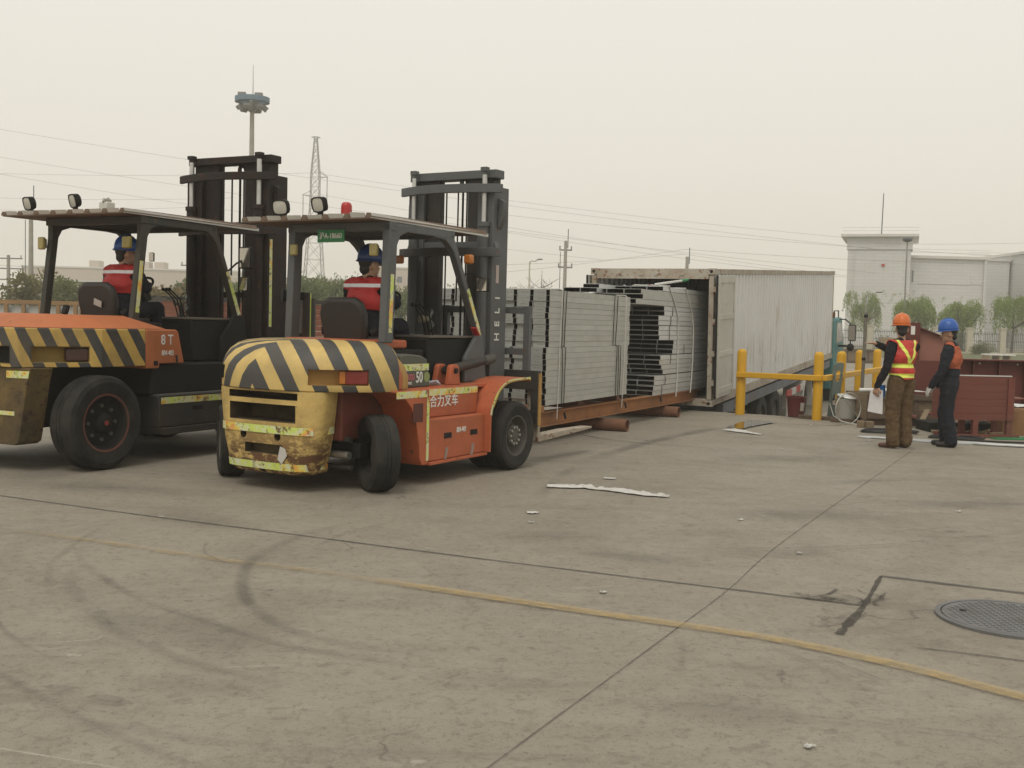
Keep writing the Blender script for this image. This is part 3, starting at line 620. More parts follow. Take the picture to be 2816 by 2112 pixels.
    b = MB(); b.cyl(fc-Z*.02, fc-Z*.13, .035, .04, 14); mo = b.build('fan_motor', paint('fan_motor_paint', (.22, .19, .12), .5), root, 40)
    b = MB(); b.cyl(fc-Z*.08, (fc.x-.02, fc.y, dash_z+.02), .012, n=8); b.build('fan_stand', M_grD, mo); b = MB(); b.cyl((fc.x-.02, fc.y, dash_z), (fc.x-.02, fc.y, dash_z+.02), .06, n=16); b.build('fan_base', M_grD, mo)
def mirror(parent, p, sz, rz, face=-1):
    R = Matrix.Rotation(rz, 3, 'Z'); b = MB(); b.cbox(p, sz, R); o = b.build('mirror', M_blk, parent, bevel=.012)
    b = MB(); q = Vector(p) + R @ Vector((face*(sz[0]/2+.002), 0, 0)); b.cbox(q, (.004, sz[1]*.88, sz[2]*.88), R); b.build('mirror_glass', M_mirror, o)
    return o

# ---- the nearer truck (five tonnes), rounded striped tail
A0 = Vector((-0.886, 12.147, 0)); ARZ = rad(90-31)
fa = empty('forklift', A0, ARZ, 'orange and yellow forklift with rounded striped tail, number 50 and red beacon', 'forklift', 'forklifts')
wheel(fa, (0.06, -.975, .37), .37, .23, -1, 'A'); wheel(fa, (0.06, -.715, .37), .37, .23, -1, 'A')
wheel(fa, (0.06, .975, .37), .37, .23, 1, 'A'); wheel(fa, (0.06, .715, .37), .37, .23, 1, 'A')
wheel(fa, (-2.06, -.84, .355), .355, .25, -1, 'A', rad(56)); wheel(fa, (-2.20, .88, .355), .355, .25, 1, 'A', rad(50))
b = MB(); b.box((-2.16, -.72, .30), (-2.0, .72, .44)); b.build('steer_axle', M_blk, fa, bevel=.01)
for zz, xx, rr, mm in ((.47, -2.22, .03, M_grD), (.33, -2.24, .035, M_steel), (.21, -2.2, .025, M_grD)):
    b = MB(); b.cyl((xx, -.66, zz), (xx, .66, zz), rr, n=12); b.build('steer_rod', mm, fa, 40)
b = MB(); b.box((0.0, -.62, .28), (.14, .62, .46)); b.build('drive_axle', M_blk, fa, bevel=.02)
# rounded upper counterweight
half = [(-1.90, .95), (-2.10, .945), (-2.25, .90), (-2.47, .725), (-2.64, .53), (-2.725, .27), (-2.75, 0)]
half = [tuple(p) for p in smooth_path(half, 4)]
plan = [(x, -y) for (x, y) in half] + [(x, y) for (x, y) in half[-2::-1]]
prof = [(.925, .0), (.935, -.012), (1.05, -.016), (1.14, -.004), (1.21, .035), (1.275, .10), (1.325, .20), (1.355, .36), (1.372, .60), (1.378, .9)]
b = MB(); n = len(plan)
for (z, f_) in prof:
    for (x, y) in plan:
        tx, ty = -1.88, y*.55; b.v.append((x+(tx-x)*f_, y+(ty-y)*f_, z))
for i in range(len(prof)-1):
    for q in range(n-1): b.f.append([i*n+q, i*n+q+1, (i+1)*n+q+1, (i+1)*n+q]); b.m.append(0)
b.f.append(list(range(n-1, -1, -1))); b.m.append(0); b.f.append([(len(prof)-1)*n+q for q in range(n)]); b.m.append(0)
b.f.append([i*n for i in range(len(prof))] + [i*n+n-1 for i in range(len(prof)-1, -1, -1)]); b.m.append(0)
cwt = b.build('counterweight', [M_strA, M_tan], fa, 50)
bpy.context.view_layer.update()
for s in (-1, 1):
    cut = MB().mat(1); ang = math.atan2(.40, .42)
    R = Matrix.Rotation(-s*ang if s < 0 else -s*ang, 3, 'Z')
    cc = Vector((-2.475, s*.715, 1.055)); d = Vector((.42, s*.40, 0)).normalized(); nrm = Vector((-d.y*s, d.x*s, 0)) if s > 0 else Vector((d.y, -d.x, 0))
    nrm = Vector((-abs(nrm.x), s*abs(nrm.y), 0))
    vs = [cc+d*a_+nrm*q_+Vector((0, 0, z_)) for z_ in (-.07, .07) for (a_, q_) in ((-.27, -.09), (.27, -.09), (.27, .2), (-.27, .2))]
    cut.add(vs, [(3, 2, 1, 0), (4, 5, 6, 7), (0, 1, 5, 4), (1, 2, 6, 5), (2, 3, 7, 6), (3, 0, 4, 7)]); carve(cwt, cut)
    b = MB(); cl = cc+d*.165+nrm*(-.055); vs = [cl+d*a_+nrm*q_+Vector((0, 0, z_)) for z_ in (-.06, .06) for (a_, q_) in ((-.10, -.04), (.10, -.04), (.10, .035), (-.10, .035))]
    b.add(vs, [(3, 2, 1, 0), (4, 5, 6, 7), (0, 1, 5, 4), (1, 2, 6, 5), (2, 3, 7, 6), (3, 0, 4, 7)]); tl = b.build('tail_lamp', plain('dull_red_lens', (.20, .022, .014), .4), fa, bevel=.006)
    b = MB(); vs = [cl+d*a_+nrm*q_+Vector((0, 0, z_)) for z_ in (-.055, .055) for (a_, q_) in ((-.155, -.04), (-.103, -.04), (-.103, .03), (-.155, .03))]
    b.add(vs, [(3, 2, 1, 0), (4, 5, 6, 7), (0, 1, 5, 4), (1, 2, 6, 5), (2, 3, 7, 6), (3, 0, 4, 7)]); b.build('amber_section', M_amber, tl)
cwt.data.shade_smooth(); cwt.data.set_sharp_from_angle(angle=rad(38))
# cowl strips in front of the counterweight
for s in (-1, 1):
    b = MB(); b.prism([(s*.955, .935), (s*.96, 1.06), (s*.92, 1.16), (s*.80, 1.27), (s*.60, 1.355), (s*.5, 1.37), (s*.5, 1.3), (s*.7, .935)], 'x', -1.91, -1.85); b.build('hood_band', M_orA, fa, bevel=.01)
    b = MB(); b.prism([(s*.95, .93), (s*.955, 1.05), (s*.91, 1.15), (s*.80, 1.25), (s*.7, 1.29), (s*.7, .93)], 'x', -1.848, -1.75); b.build('side_cowl', M_tan, fa, bevel=.012)
b = MB(); b.box((-1.86, -.52, 1.30), (-1.2, .52, 1.385)); b.build('engine_hood', M_orA, fa, bevel=.02)
b = MB(); b.box((-1.55, -.55, .93), (-.95, .55, 1.29)); b.build('engine_cover', M_blk, fa, bevel=.02)
# lower counterweight block with openings
lhalf = [tuple(p) for p in smooth_path([(-2.30, .56), (-2.45, .61), (-2.55, .63), (-2.62, .59), (-2.675, .48), (-2.70, .25), (-2.70, 0)], 3)]
lplan = [(x, -y) for (x, y) in lhalf] + [(x, y) for (x, y) in lhalf[-2::-1]]
b = MB(); n = len(lplan); lz = [(.16, .72, .05), (.19, .78, .02), (.24, .80, .006), (.45, .90, 0), (.58, .94, 0), (.70, .965, 0), (.80, .985, 0), (.87, 1.0, 0), (.922, 1.0, 0)]
for (z, f_, dx_) in lz:
    for (x, y) in lplan: b.v.append((x+dx_, y*f_, z))
for i in range(len(lz)-1):
    for q in range(n-1): b.f.append([i*n+q, i*n+q+1, (i+1)*n+q+1, (i+1)*n+q]); b.m.append(0)
b.f.append(list(range(n-1, -1, -1))); b.m.append(0); b.f.append([(len(lz)-1)*n+q for q in range(n)]); b.m.append(0)
b.f.append([i*n for i in range(len(lz))] + [i*n+n-1 for i in range(len(lz)-1, -1, -1)]); b.m.append(0)
lw = b.build('lower_counterweight', [M_worn, paint('recess_shade', (.10, .07, .028), .8, 0, .8, (.012, .011, .010), 3.5)], fa, 40); bpy.context.view_layer.update()  # cut openings get a dark colour that stands in for deep shade
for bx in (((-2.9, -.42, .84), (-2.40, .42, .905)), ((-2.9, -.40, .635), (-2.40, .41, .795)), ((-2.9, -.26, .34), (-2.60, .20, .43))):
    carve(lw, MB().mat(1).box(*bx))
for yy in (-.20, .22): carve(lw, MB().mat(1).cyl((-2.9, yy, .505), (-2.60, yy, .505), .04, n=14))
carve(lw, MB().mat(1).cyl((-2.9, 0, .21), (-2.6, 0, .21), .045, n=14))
lw.data.shade_smooth(); lw.data.set_sharp_from_angle(angle=rad(35))
for z0_, z1_, fz in ((.53, .60, .938), (.20, .265, .80)):
    b = MB(); pp_ = [(x-.004, y*fz) for (x, y) in lplan if abs(y) < .60]; m_ = len(pp_)
    for q in range(2): b.v += [(x - .003 + (.03*(0.22-z_)/.06 if z_ < .22 else 0), y*1.004 + 0*z_, z_) for z_ in (z0_, z1_)[q:q+1] for (x, y) in pp_]
    b.f = [[i, i+1, m_+i+1, m_+i] for i in range(m_-1)]; b.m = [0]*(m_-1); o = b.build('reflective_tape', M_tape, lw, fix=False); md = o.modifiers.new('s', 'SOLIDIFY'); md.thickness = .003
b = MB(); b.prism([(-.30, .40), (-.24, .42), (-.21, .30), (-.26, .26), (-.32, .34)], 'x', -2.7055, -2.7005); b.build('paint_scrape', plain('bare_white', (.50, .48, .44)), lw)
b = MB(); b.box((-2.29, -.60, .46), (-1.5, .60, .92)); b.build('rear_chassis', paint('dark_red_chassis', (.15, .035, .022), .65, 0, .5), fa, bevel=.02)
# body sides
arch = [(-2.02, .915), (-1.86, .86), (-1.74, .76), (-1.66, .60), (-1.61, .40), (-1.60, .27), (-1.56, .20)]
for s in (-1, 1):
    y0, y1 = sorted((s*.99, s*.62)); b = MB(); b.prism(arch + [(-1.46, .20), (-1.46, .93), (-2.02, .93)], 'y', y0, y1); sp = b.build('rear_side_panel', M_orA, fa, bevel=.014)
    b = MB(); b.prism([(-1.457, .29), (-1.457, .635), (-.44, .635), (-.44, .235), (-1.457, .225)], 'y', s*1.0, s*.62); b.build('step_box', M_orA, fa, bevel=.012)
    b = MB(); b.prism([(-1.46, .19), (-1.46, .222), (-.43, .232), (-.43, .20)], 'y', s*1.015, s*.62); b.build('step_sill', M_orA, fa, bevel=.006)
    b = MB(); b.box((-1.457, s*.89 if s < 0 else .5, .638), (-.46, -.5 if s < 0 else .89, .925)); b.build('upper_side_panel', M_orA, fa, bevel=.010)
    b = MB(); pts = [(-.455, .24), (-.45, .62), (-.40, .74), (-.31, .85), (-.18, .925), (-.02, .955), (.30, .965), (.33, .963)]
    pts = [tuple(q) for q in smooth_path(pts, 4)]; b.plate(pts, .022, 'y', *(sorted((s*1.07, s*.60)))); fd = b.build('front_fender', M_orA, fa, 40)
    if s < 0:
        b = MB(); b.plate([(x, z) for (x, z) in pts[4:26]], .03, 'y', -1.074, -1.071); b.build('reflective_tape', M_tape, fd)
        b = MB(); pe = smooth_path([(-.42, .70), (-.30, .865), (-.16, .935), (.0, .958), (.30, .966)], 5); b.plate([tuple(q) for q in pe], .012, 'y', -1.079, -1.0745); b.build('worn_edge', M_tan, fd)
        for (a_, c_, z_) in ((-1.985, -1.50, .89), (-1.44, -.46, .885)):
            b = MB(); yy = -.9935 if a_ < -1.5 else -.8935; b.box((a_, yy, z_-.035), (c_, yy+.002, z_+.03)); b.build('reflective_tape', M_tape, sp)
        b = MB(); b.box((-1.50, -.9945, .24), (-1.462, -.9905, .85)); b.build('reflective_tape', M_tape, sp)
        b = MB(); b.box((-1.72, -.993, .62), (-1.56, -.975, .80)); b.build('access_hole', paint('dark_hole', (.10, .025, .018), .8), sp, bevel=.004)
        for xx in (-1.15, -.68):
            b = MB(); b.cbox((xx, -1.001, .46), (.13, .006, .055)); b.build('grip_slot', M_blk, sp, bevel=.002)
            b = MB(); b.beam((xx-.05, -1.006, .23), (xx-.03, -1.012, .345), .012, .03, (0, 1, 0)); b.build('latch', M_dull, sp)
        text('fleet_number', '804-401', .075, M_white, sp, (-.91, -1.0025, .50), RY(), .002, .7)
        text('maker_lettering', '合力叉车', .125, M_white, sp, (-1.07, -.894, .785), RY(), .002)
b = MB(); b.box((-1.9, -.86, .90), (-.12, .86, .936)); b.build('deck_plate', M_orA, fa, bevel=.004)
b = MB(); b.box((-1.5, -.55, .30), (-.1, .55, .90)); b.build('chassis', M_blk, fa)
b = MB(); b.prism([(-1.72, .938), (-1.72, 1.25), (-1.60, 1.262), (-1.40, 1.245), (-1.30, 1.21), (-1.24, .938)], 'y', -.84, -.56); ec = b.build('battery_cover', M_cover, fa, bevel=.015)
b = MB(); b.box((-1.71, -.8435, 1.10), (-1.275, -.8405, 1.165)); b.build('reflective_tape', M_tape, ec)
text('size_lettering', '50', .15, M_white, ec, (-1.43, -.8425, 1.03), RY(), .002, .75); text('series_lettering', 'H2000', .085, M_pink, ec, (-1.60, -.8425, 1.035), RY(), .002, .8); text('series_caption', 'SERIES', .035, M_white, ec, (-1.60, -.8425, .98), RY(), .002)
b = MB(); b.cyl((-1.305, -.8405, 1.035), (-1.305, -.8435, 1.035), .05, n=24); b.build('round_sticker', plain('green_sticker', (.22, .26, .09)), ec)
b = MB(); b.box((-.93, -.58, .94), (-.06, .58, 1.405)); b.build('cowl', M_blk, fa, bevel=.02)  # black box: cowl on top, lower part stands in for a shadowed void
b = MB(); b.box((-.92, -.60, 1.407), (-.04, .60, 1.43)); b.build('cowl_top', paint('dusty_cowl', (.12, .105, .085), .7), fa, bevel=.006)
for yy in (-.80, -.64):
    b = MB(); b.prism([(-.90, .938), (-.86, 1.12), (-.83, 1.145), (-.75, 1.145), (-.72, 1.12), (-.69, .938)], 'y', yy-.03, yy+.03); b.build('cylinder_bracket', M_orA, fa, bevel=.01)
b = MB(); b.cyl((-.79, -.85, 1.08), (-.79, -.60, 1.08), .028, n=12); b.build('bracket_pin', M_blk, fa, 40)
b = MB(); b.cyl((-.79, -.72, 1.08), (.25, -.60, 1.18), .05, n=14); tc_ = b.build('tilt_cylinder', M_grD, fa, 40); b = MB(); b.cyl((.05, -.623, 1.16), (.28, -.597, 1.182), .056, n=14); b.build('cylinder_head', M_hubA, tc_, 40)
for s in (-1, 1):
    b = MB(); b.prism([(-.36, .94), (-.36, 1.2), (-.14, 1.44), (-.02, 1.44), (.06, 1.0), (.06, .96), (-.1, .94)], 'y', s*.66-.045*(s > 0)-.0, s*.66+.045*(s < 0)); b.build('pillar_foot', M_grA, fa, bevel=.012)
mast(fa, .26, 1.0, M_grA, M_grD, 3.28, 2.36, 3.06, 3.27, .68, (.66, 1.0, .42, 1.04, 1.77, .86), True)
for s in (-1, 1):
    b = MB(); b.prism([(.69, 1.0), (.69, .25), (.72, .235), (2.05, .30), (2.05, .325), (1.4, .33), (.745, .31), (.735, 1.0)], 'y', s*.90-.075, s*.90+.075); b.build('fork', paint('worn_fork', (.42, .36, .28), .65, 0, .6, (.10, .07, .05), 3, .25), fa, bevel=.006)
b = MB(); b.box((.635, -1.012, .43), (.69, -1.0, 1.02)); b.build('carriage_edge', M_tan, fa)
gcfg = dict(xr=-1.62, yg=.60, zr0=1.36, zt=2.47, ft=(-.60, 2.46), ff=(-.04, 1.43), rake=.04, pw=(.060, .046), m=M_grA, sheet=(-1.95, .05, -.62, 1.0), ftape=(.52, .99))
guard_and_roof(fa, gcfg)
cab_bits(fa, -1.52, 1.34, -.80, 1.43)
work_lamp(fa, (-1.88, .56, 2.67), rad(12), rad(-14), 1.15); work_lamp(fa, (-1.88, .06, 2.68), rad(-8), rad(-14), 1.15)
b = MB(); b.lathe([(.058, 0), (.058, .035), (.054, .04)], (-1.72, -.14, 2.555), n=20); bc = b.build('beacon_base', plain('cream_base', (.5, .48, .4)), fa, 40)
b = MB(); b.lathe([(.054, .04), (.053, .12), (.045, .145), (.03, .155), (0, .158)], (-1.72, -.14, 2.555), n=20); b.build('beacon', M_red, fa, 50)
b = MB(); b.box((-1.70, -.10, 2.33), (-1.69, .24, 2.45)); pl = b.build('licence_plate', M_green, fa); text('plate_lettering', '沪A-18660', .075, M_white, pl, (-1.7025, .07, 2.39), (PI/2, 0, -PI/2), .002, .85)
square_lamp(fa, (-1.72, .53, 2.26), (.04, .085, .11), M_cream); square_lamp(fa, (-1.70, -.47, 2.25), (.05, .09, .12), M_cream)
mirror(fa, (-.5, .30, 2.06), (.03, .20, .24), rad(8)); square_lamp(fa, (-.42, .20, 2.24), (.05, .12, .09), M_amber)
square_lamp(fa, (-.36, -.68, 2.24), (.07, .10, .10), M_amber); mirror(fa, (-.22, -.78, 1.98), (.05, .15, .15), rad(-10)); b = MB(); b.tube([(-.36, -.62, 2.08), (-.30, -.70, 2.10), (-.22, -.76, 2.05)], .008, 6); b.build('mirror_arm', M_blk, fa)
b = MB(); b.cyl((-1.68, .72, 1.80), (-1.60, .66, 1.80), .075, .035, 16); hn = b.build('horn', M_blk, fa, 40); b = MB(); b.cyl((-1.60, .66, 1.80), (-1.50, .585, 1.80), .035, .045, 14); b.build('horn_body', M_blk, hn, 40)
b = MB(); b.beam((-.13, -.655, 1.44), (-.20, -.655, 1.52), .02, .07, (0, 1, 0)); b.build('red_cloth', plain('red_cloth', (.35, .02, .02)), fa)
for i, ch in enumerate('HELI'):
    o = text('mast_lettering', ch, .135, M_white, fa, (.39+.0, -.583, 1.42+i*.145), (PI/2, -PI/2, 0), .002); 
b = MB(); b.box((.34, -.5845, 2.02), (.40, -.581, 2.22)); b.build('mast_sticker', plain('pink_sticker', (.45, .36, .33)), fa)
# crumpled wrapper on the deck
b = MB(); random.seed(3); vs = [(random.uniform(-.09, .09), random.uniform(-.05, .05), random.uniform(.0, .06)) for _ in range(14)]
bm = bmesh.new(); [bm.verts.new(q) for q in vs]; bmesh.ops.convex_hull(bm, input=bm.verts[:]); me = bpy.data.meshes.new('wrapper'); bm.to_mesh(me); bm.free(); me.materials.append(plain('wrapper_film', (.42, .46, .52), .4))
wr = inst('crumpled_wrapper', me, None, A0 + Matrix.Rotation(ARZ, 3, 'Z') @ Vector((-1.12, -.80, .938)), (0, 0, 1)); tag(wr, 'crumpled pale plastic wrapper lying on the orange forklift deck', 'wrapper')

# ---- the farther truck (eight tonnes), boxy striped tail and dark body
B0 = Vector((-5.074, 11.262, 0)); BRZ = rad(90-27)
fb = empty('forklift', B0, BRZ, 'larger forklift marked 8T with orange hood, boxy striped tail and dark body', 'forklift', 'forklifts')
M_strB = hazard('hazard_stripes_boxy', (0.50, 0.33, 0.085), (0.042, 0.042, 0.042), 0.52, 0.225, 0.35, -0.62, 0.5)
for s in (-1, 1):
    wheel(fb, (.07, s*.97, .475), .475, .31, s, 'B'); wheel(fb, (2.62, s*.97, .475), .475, .28, s, 'B'); wheel(fb, (2.62, s*.66, .475), .475, .28, s, 'B')
planB = [(-.62, .68), (.08, 1.03), (.66, 1.03)]
pl2 = [(x, -y) for (x, y) in planB[::-1]] + planB
b = MB(); b.prism(pl2, 'z', 1.03, 1.415); cwb = b.build('counterweight', [M_strB, paint('dull_yellow_recess', (.30, .20, .05), .7, 0, .5)], fb)  # second slot: recess faces in a darker yellow than the stripes
bpy.context.view_layer.update()
for s in (-1, 1):
    d = Vector((.70, s*.35, 0)).normalized(); nrm = Vector((-.447, s*.894, 0)); cc = Vector((-.27, s*.855, 1.155)); cut = MB().mat(1)
    vs = [cc+d*a_+nrm*q_+Vector((0, 0, z_)) for z_ in (-.075, .075) for (a_, q_) in ((-.27, -.12), (.27, -.12), (.27, .2), (-.27, .2))]
    cut.add(vs, [(3, 2, 1, 0), (4, 5, 6, 7), (0, 1, 5, 4), (1, 2, 6, 5), (2, 3, 7, 6), (3, 0, 4, 7)]); carve(cwb, cut)
    cl = cc+d*.16+nrm*(-.07); vs = [cl+d*a_+nrm*q_+Vector((0, 0, z_)) for z_ in (-.06, .06) for (a_, q_) in ((-.105, -.045), (.105, -.045), (.105, .04), (-.105, .04))]
    b = MB(); b.add(vs, [(3, 2, 1, 0), (4, 5, 6, 7), (0, 1, 5, 4), (1, 2, 6, 5), (2, 3, 7, 6), (3, 0, 4, 7)]); b.build('tail_lamp', plain('dark_lamp', (.06, .025, .02), .4), fb, bevel=.008)
carve(cwb, MB().mat(1).box((-.9, -.55, 1.06), (-.45, .55, 1.23)))
bv = cwb.modifiers.new('bevel', 'BEVEL'); bv.width = .012; bv.segments = 2; bv.limit_method = 'ANGLE'; bv.angle_limit = rad(30)
b = MB(); b.box((-.46, -.5, 1.05), (-.40, .5, 1.24)); b.build('radiator_grille', M_blk, fb)
# orange hood with sloped sides
bot = [(-.60, .66), (.10, 1.0), (.98, 1.0)]; top = [(-.38, .56), (.12, .74), (.62, .74)]
lo = [(x, -y) for (x, y) in bot[::-1]] + bot; hi = [(x, -y) for (x, y) in top[::-1]] + top
b = MB(); b.add([(x, y, 1.417) for (x, y) in lo] + [(x, y, 1.55) for (x, y) in hi], [tuple(range(5, -1, -1)), tuple(range(6, 12))] + [(i, (i+1) % 6, 6+(i+1) % 6, 6+i) for i in range(6)]); hd = b.build('hood', M_orB, fb, bevel=.012)
b = MB(); b.prism([(-.04, 0), (.06, 0), (.30, .13), (.17, .13)], 'y', -.004, .004); o = b.build('hood_slot', paint('slot_brown', (.16, .045, .02), .7), hd); o.location = (-.08, -.835, 1.43); o.rotation_euler = (rad(-58), 0, rad(26))
for s in (-1, 1):
    y0, y1 = sorted((s*1.03, s*.60)); b = MB(); b.prism([(.663, 1.0), (.663, 1.413), (1.10, 1.413), (1.13, 1.39), (1.22, 1.05), (.86, 1.05), (.85, 1.0)], 'y', y0, y1); op = b.build('orange_side_panel', M_orB, fb, bevel=.012)
    if s < 0:
        text('tonnage_lettering', '8 T', .15, M_white, op, (.96, -1.033, 1.30), RY(), .002, .85); text('fleet_number', '804-403', .075, M_white, op, (.97, -1.033, 1.16), RY(), .002, .7)
        b = MB(); b.cbox((.80, -1.032, 1.055), (.055, .006, .05)); b.build('square_hole', M_blk, op); b = MB(); b.beam((1.10, -1.036, 1.06), (1.09, -1.036, 1.14), .012, .03, (0, 1, 0)); b.build('latch', M_grD, op)
    b = MB(); b.box((.74, *sorted((s*1.03, s*.4))[:1], .72), (2.15, sorted((s*1.03, s*.4))[1], 1.04)) if False else b.add([(.74, s*1.0, .72), (2.15, s*1.0, .72), (2.15, s*.4, .72), (.74, s*.4, .72), (.80, s*1.0, 1.035), (2.15, s*1.0, 1.035), (2.15, s*.4, 1.035), (.80, s*.4, 1.035)], [(3, 2, 1, 0), (4, 5, 6, 7), (0, 1, 5, 4), (1, 2, 6, 5), (2, 3, 7, 6), (3, 0, 4, 7)])
    b.build('side_tank', M_blk, fb, bevel=.012)
    b = MB(); b.prism([(.82, .37), (.80, .70), (2.12, .70), (2.12, .37)], 'y', s*1.08, s*.5); sb = b.build('step_box', M_grD, fb, bevel=.01)
    b = MB(); b.prism([(.84, .29), (.82, .365), (2.12, .365), (2.12, .29)], 'y', s*1.10, s*.5); b.build('step_sill', M_grD, fb, bevel=.006)
    b = MB(); b.box((.80, min(s*1.085, s*.95), .702), (2.12, max(s*1.085, s*.95), .722)); b.build('step_tread', paint('tread_grey', (.10, .10, .095), .6), sb)
    if s < 0:
        b = MB(); b.box((.83, -1.0845, .62), (2.10, -1.0815, .69)); b.build('reflective_tape', M_tape, sb); b = MB(); b.cbox((1.38, -1.082, .555), (.15, .006, .045)); b.build('grip_slot', M_blk, sb, bevel=.002)
b = MB(); b.box((-.40, -.62, .42), (2.4, .62, 1.03)); b.build('chassis', M_blk, fb, bevel=.02)
# lower counterweight with the trapezoid opening
M_grime = paint('grimy_yellow_paint', (.17, .11, .034), .7, 0, .9, (.035, .03, .022), 2.6, .3, (.05, .03, .02))
yp = [(.82, 1.027), (.78, .9), (.72, .6), (.655, .30), (.60, .27)]; poly = [(-y, z) for (y, z) in yp] + [(y, z) for (y, z) in yp[::-1]]
b = MB(); b.prism(poly, 'x', -.60, -.33); lb = b.build('lower_counterweight', M_grime, fb)
cut = MB(); cut.prism([(-.46, 1.1), (.46, 1.1), (.46, 1.0), (.28, .70), (-.28, .70), (-.46, 1.0)], 'x', -.9, -.40); carve(lb, cut)
bv = lb.modifiers.new('bevel', 'BEVEL'); bv.width = .01; bv.segments = 2; bv.limit_method = 'ANGLE'; bv.angle_limit = rad(30)
for s in (-1, 1): b = MB(); b.prism([(s*.49, .925), (s*.49, .995), (s*.815, 1.0), (s*.795, .93)], 'x', -.6045, -.6005); b.build('reflective_tape', M_tape, lb)
b = MB(); b.box((-.6045, -.6, .56), (-.6005, .6, .60)); b.build('reflective_tape', tape('worn_tape'), lb)
# floor, cowl and engine deck
b = MB(); b.box((.55, -.58, 1.05), (1.35, .58, 1.48)); b.build('engine_deck', M_blk, fb, bevel=.02)
b = MB(); b.box((1.72, -.66, 1.04), (2.50, .66, 1.52)); b.build('cowl', M_blk, fb, bevel=.02)
b = MB(); b.box((1.71, -.67, 1.522), (2.51, .67, 1.548)); b.build('cowl_top', paint('dusty_cowl_b', (.13, .11, .085), .7), fb, bevel=.006)
for s in (-1, 1): b = MB(); b.prism([(2.12, 1.04), (2.12, 1.3), (2.36, 1.585), (2.52, 1.585), (2.58, 1.1), (2.58, 1.04)], 'y', s*.74-.05*(s > 0), s*.74+.05*(s < 0)); b.build('pillar_foot', M_blk, fb, bevel=.01)
M_gB = paint('guard_dark_paint', (.036, .040, .033), .55, 0, .4, (.10, .06, .035), 2.2, .1)
mast(fb, 3.02, 1.16, M_mastB, M_mastB, 3.6, 2.65, 3.33, 3.60, .79, (3.5, 1.05, .45, 1.1, 1.9, .95), False)
b = MB(); b.box((3.05, -.6795, 1.45), (3.10, -.6765, 2.55)); b.build('reflective_tape', M_tape, fb)
for s in (-1, 1): b = MB(); b.prism([(3.54, 1.05), (3.54, .06), (3.58, .045), (5.0, .05), (5.0, .075), (3.60, .11), (3.59, 1.05)], 'y', s*.6-.08, s*.6+.08); b.build('fork', M_grD, fb, bevel=.005)
guard_and_roof(fb, dict(xr=.93, yg=.69, zr0=1.49, zt=2.58, ft=(2.02, 2.58), ff=(2.44, 1.58), rake=.12, pw=(.045, .038), m=M_gB, sheet=(.62, 2.72, -.74, 1.14), ftape=(.48, .99)))
cab_bits(fb, 1.0, 1.46, 1.66, 1.55, True)
work_lamp(fb, (.70, .80, 2.78), rad(-12), rad(-14), 1.15); work_lamp(fb, (.70, .08, 2.79), rad(-18), rad(-14), 1.15)
b = MB(); b.lathe([(.07, 0), (.05, .03), (0, .04)], (1.75, -.35, 2.66), n=20); b.build('red_dome_lamp', M_red, fb, 50)
b = MB(); b.box((-.06, -.06, 0), (.06, .06, .115)); pj = b.build('paint_pot', plain('pot_white', (.58, .57, .50)), None, bevel=.012); pj.location = B0 + Matrix.Rotation(BRZ, 3, 'Z') @ Vector((.80, -.30, 2.66)); pj.rotation_euler = (0, 0, BRZ); tag(pj, 'small square white pot with a rag on the larger forklift roof', 'pot')
b = MB(); b.tube([(-.06, -.02, .11), (-.03, .02, .14), (.02, -.03, .13), (.05, .03, .155), (.02, .05, .13)], .018, 6); b.build('rag', plain('rag_grey', (.36, .34, .30)), pj, 60)
square_lamp(fb, (.80, .72, 2.34), (.05, .09, .14), M_cream); square_lamp(fb, (.82, -.58, 2.34), (.05, .12, .13), plain('olive_lens', (.24, .20, .05), .4))
mirror(fb, (1.10, -.66, 2.20), (.03, .06, .10), rad(15)); mirror(fb, (2.36, -.90, 2.27), (.05, .19, .26), rad(-8)); mirror(fb, (2.38, -.86, 1.96), (.04, .14, .17), rad(-8))
b = MB(); b.tube([(2.24, -.72, 2.1), (2.30, -.80, 2.2), (2.36, -.86, 2.25)], .012, 6); b.build('mirror_arm', M_blk, fb)
b = MB(); b.cbox((.30, -.25, 1.60), (.05, .06, .1), Matrix.Rotation(.3, 3, 'Y')); b.build('hood_catch', M_blk, fb, bevel=.01)
pg = MB(); pg.add([(0, 0, 0), (.22, 0, .10), (.22, .16, .12), (0, .16, .02), (0, 0, .006), (.22, 0, .106), (.22, .16, .126), (0, .16, .026)], [(3, 2, 1, 0), (4, 5, 6, 7), (0, 1, 5, 4), (1, 2, 6, 5), (2, 3, 7, 6), (3, 0, 4, 7)])
po = pg.build('paper_sheet', plain('work_paper', (.38, .34, .30))); po.location = B0 + Matrix.Rotation(BRZ, 3, 'Z') @ Vector((1.66, -.12, 1.66)); po.rotation_euler = (0, 0, BRZ); tag(po, 'grey paper sheet propped by the steering wheel of the larger forklift', 'paper')

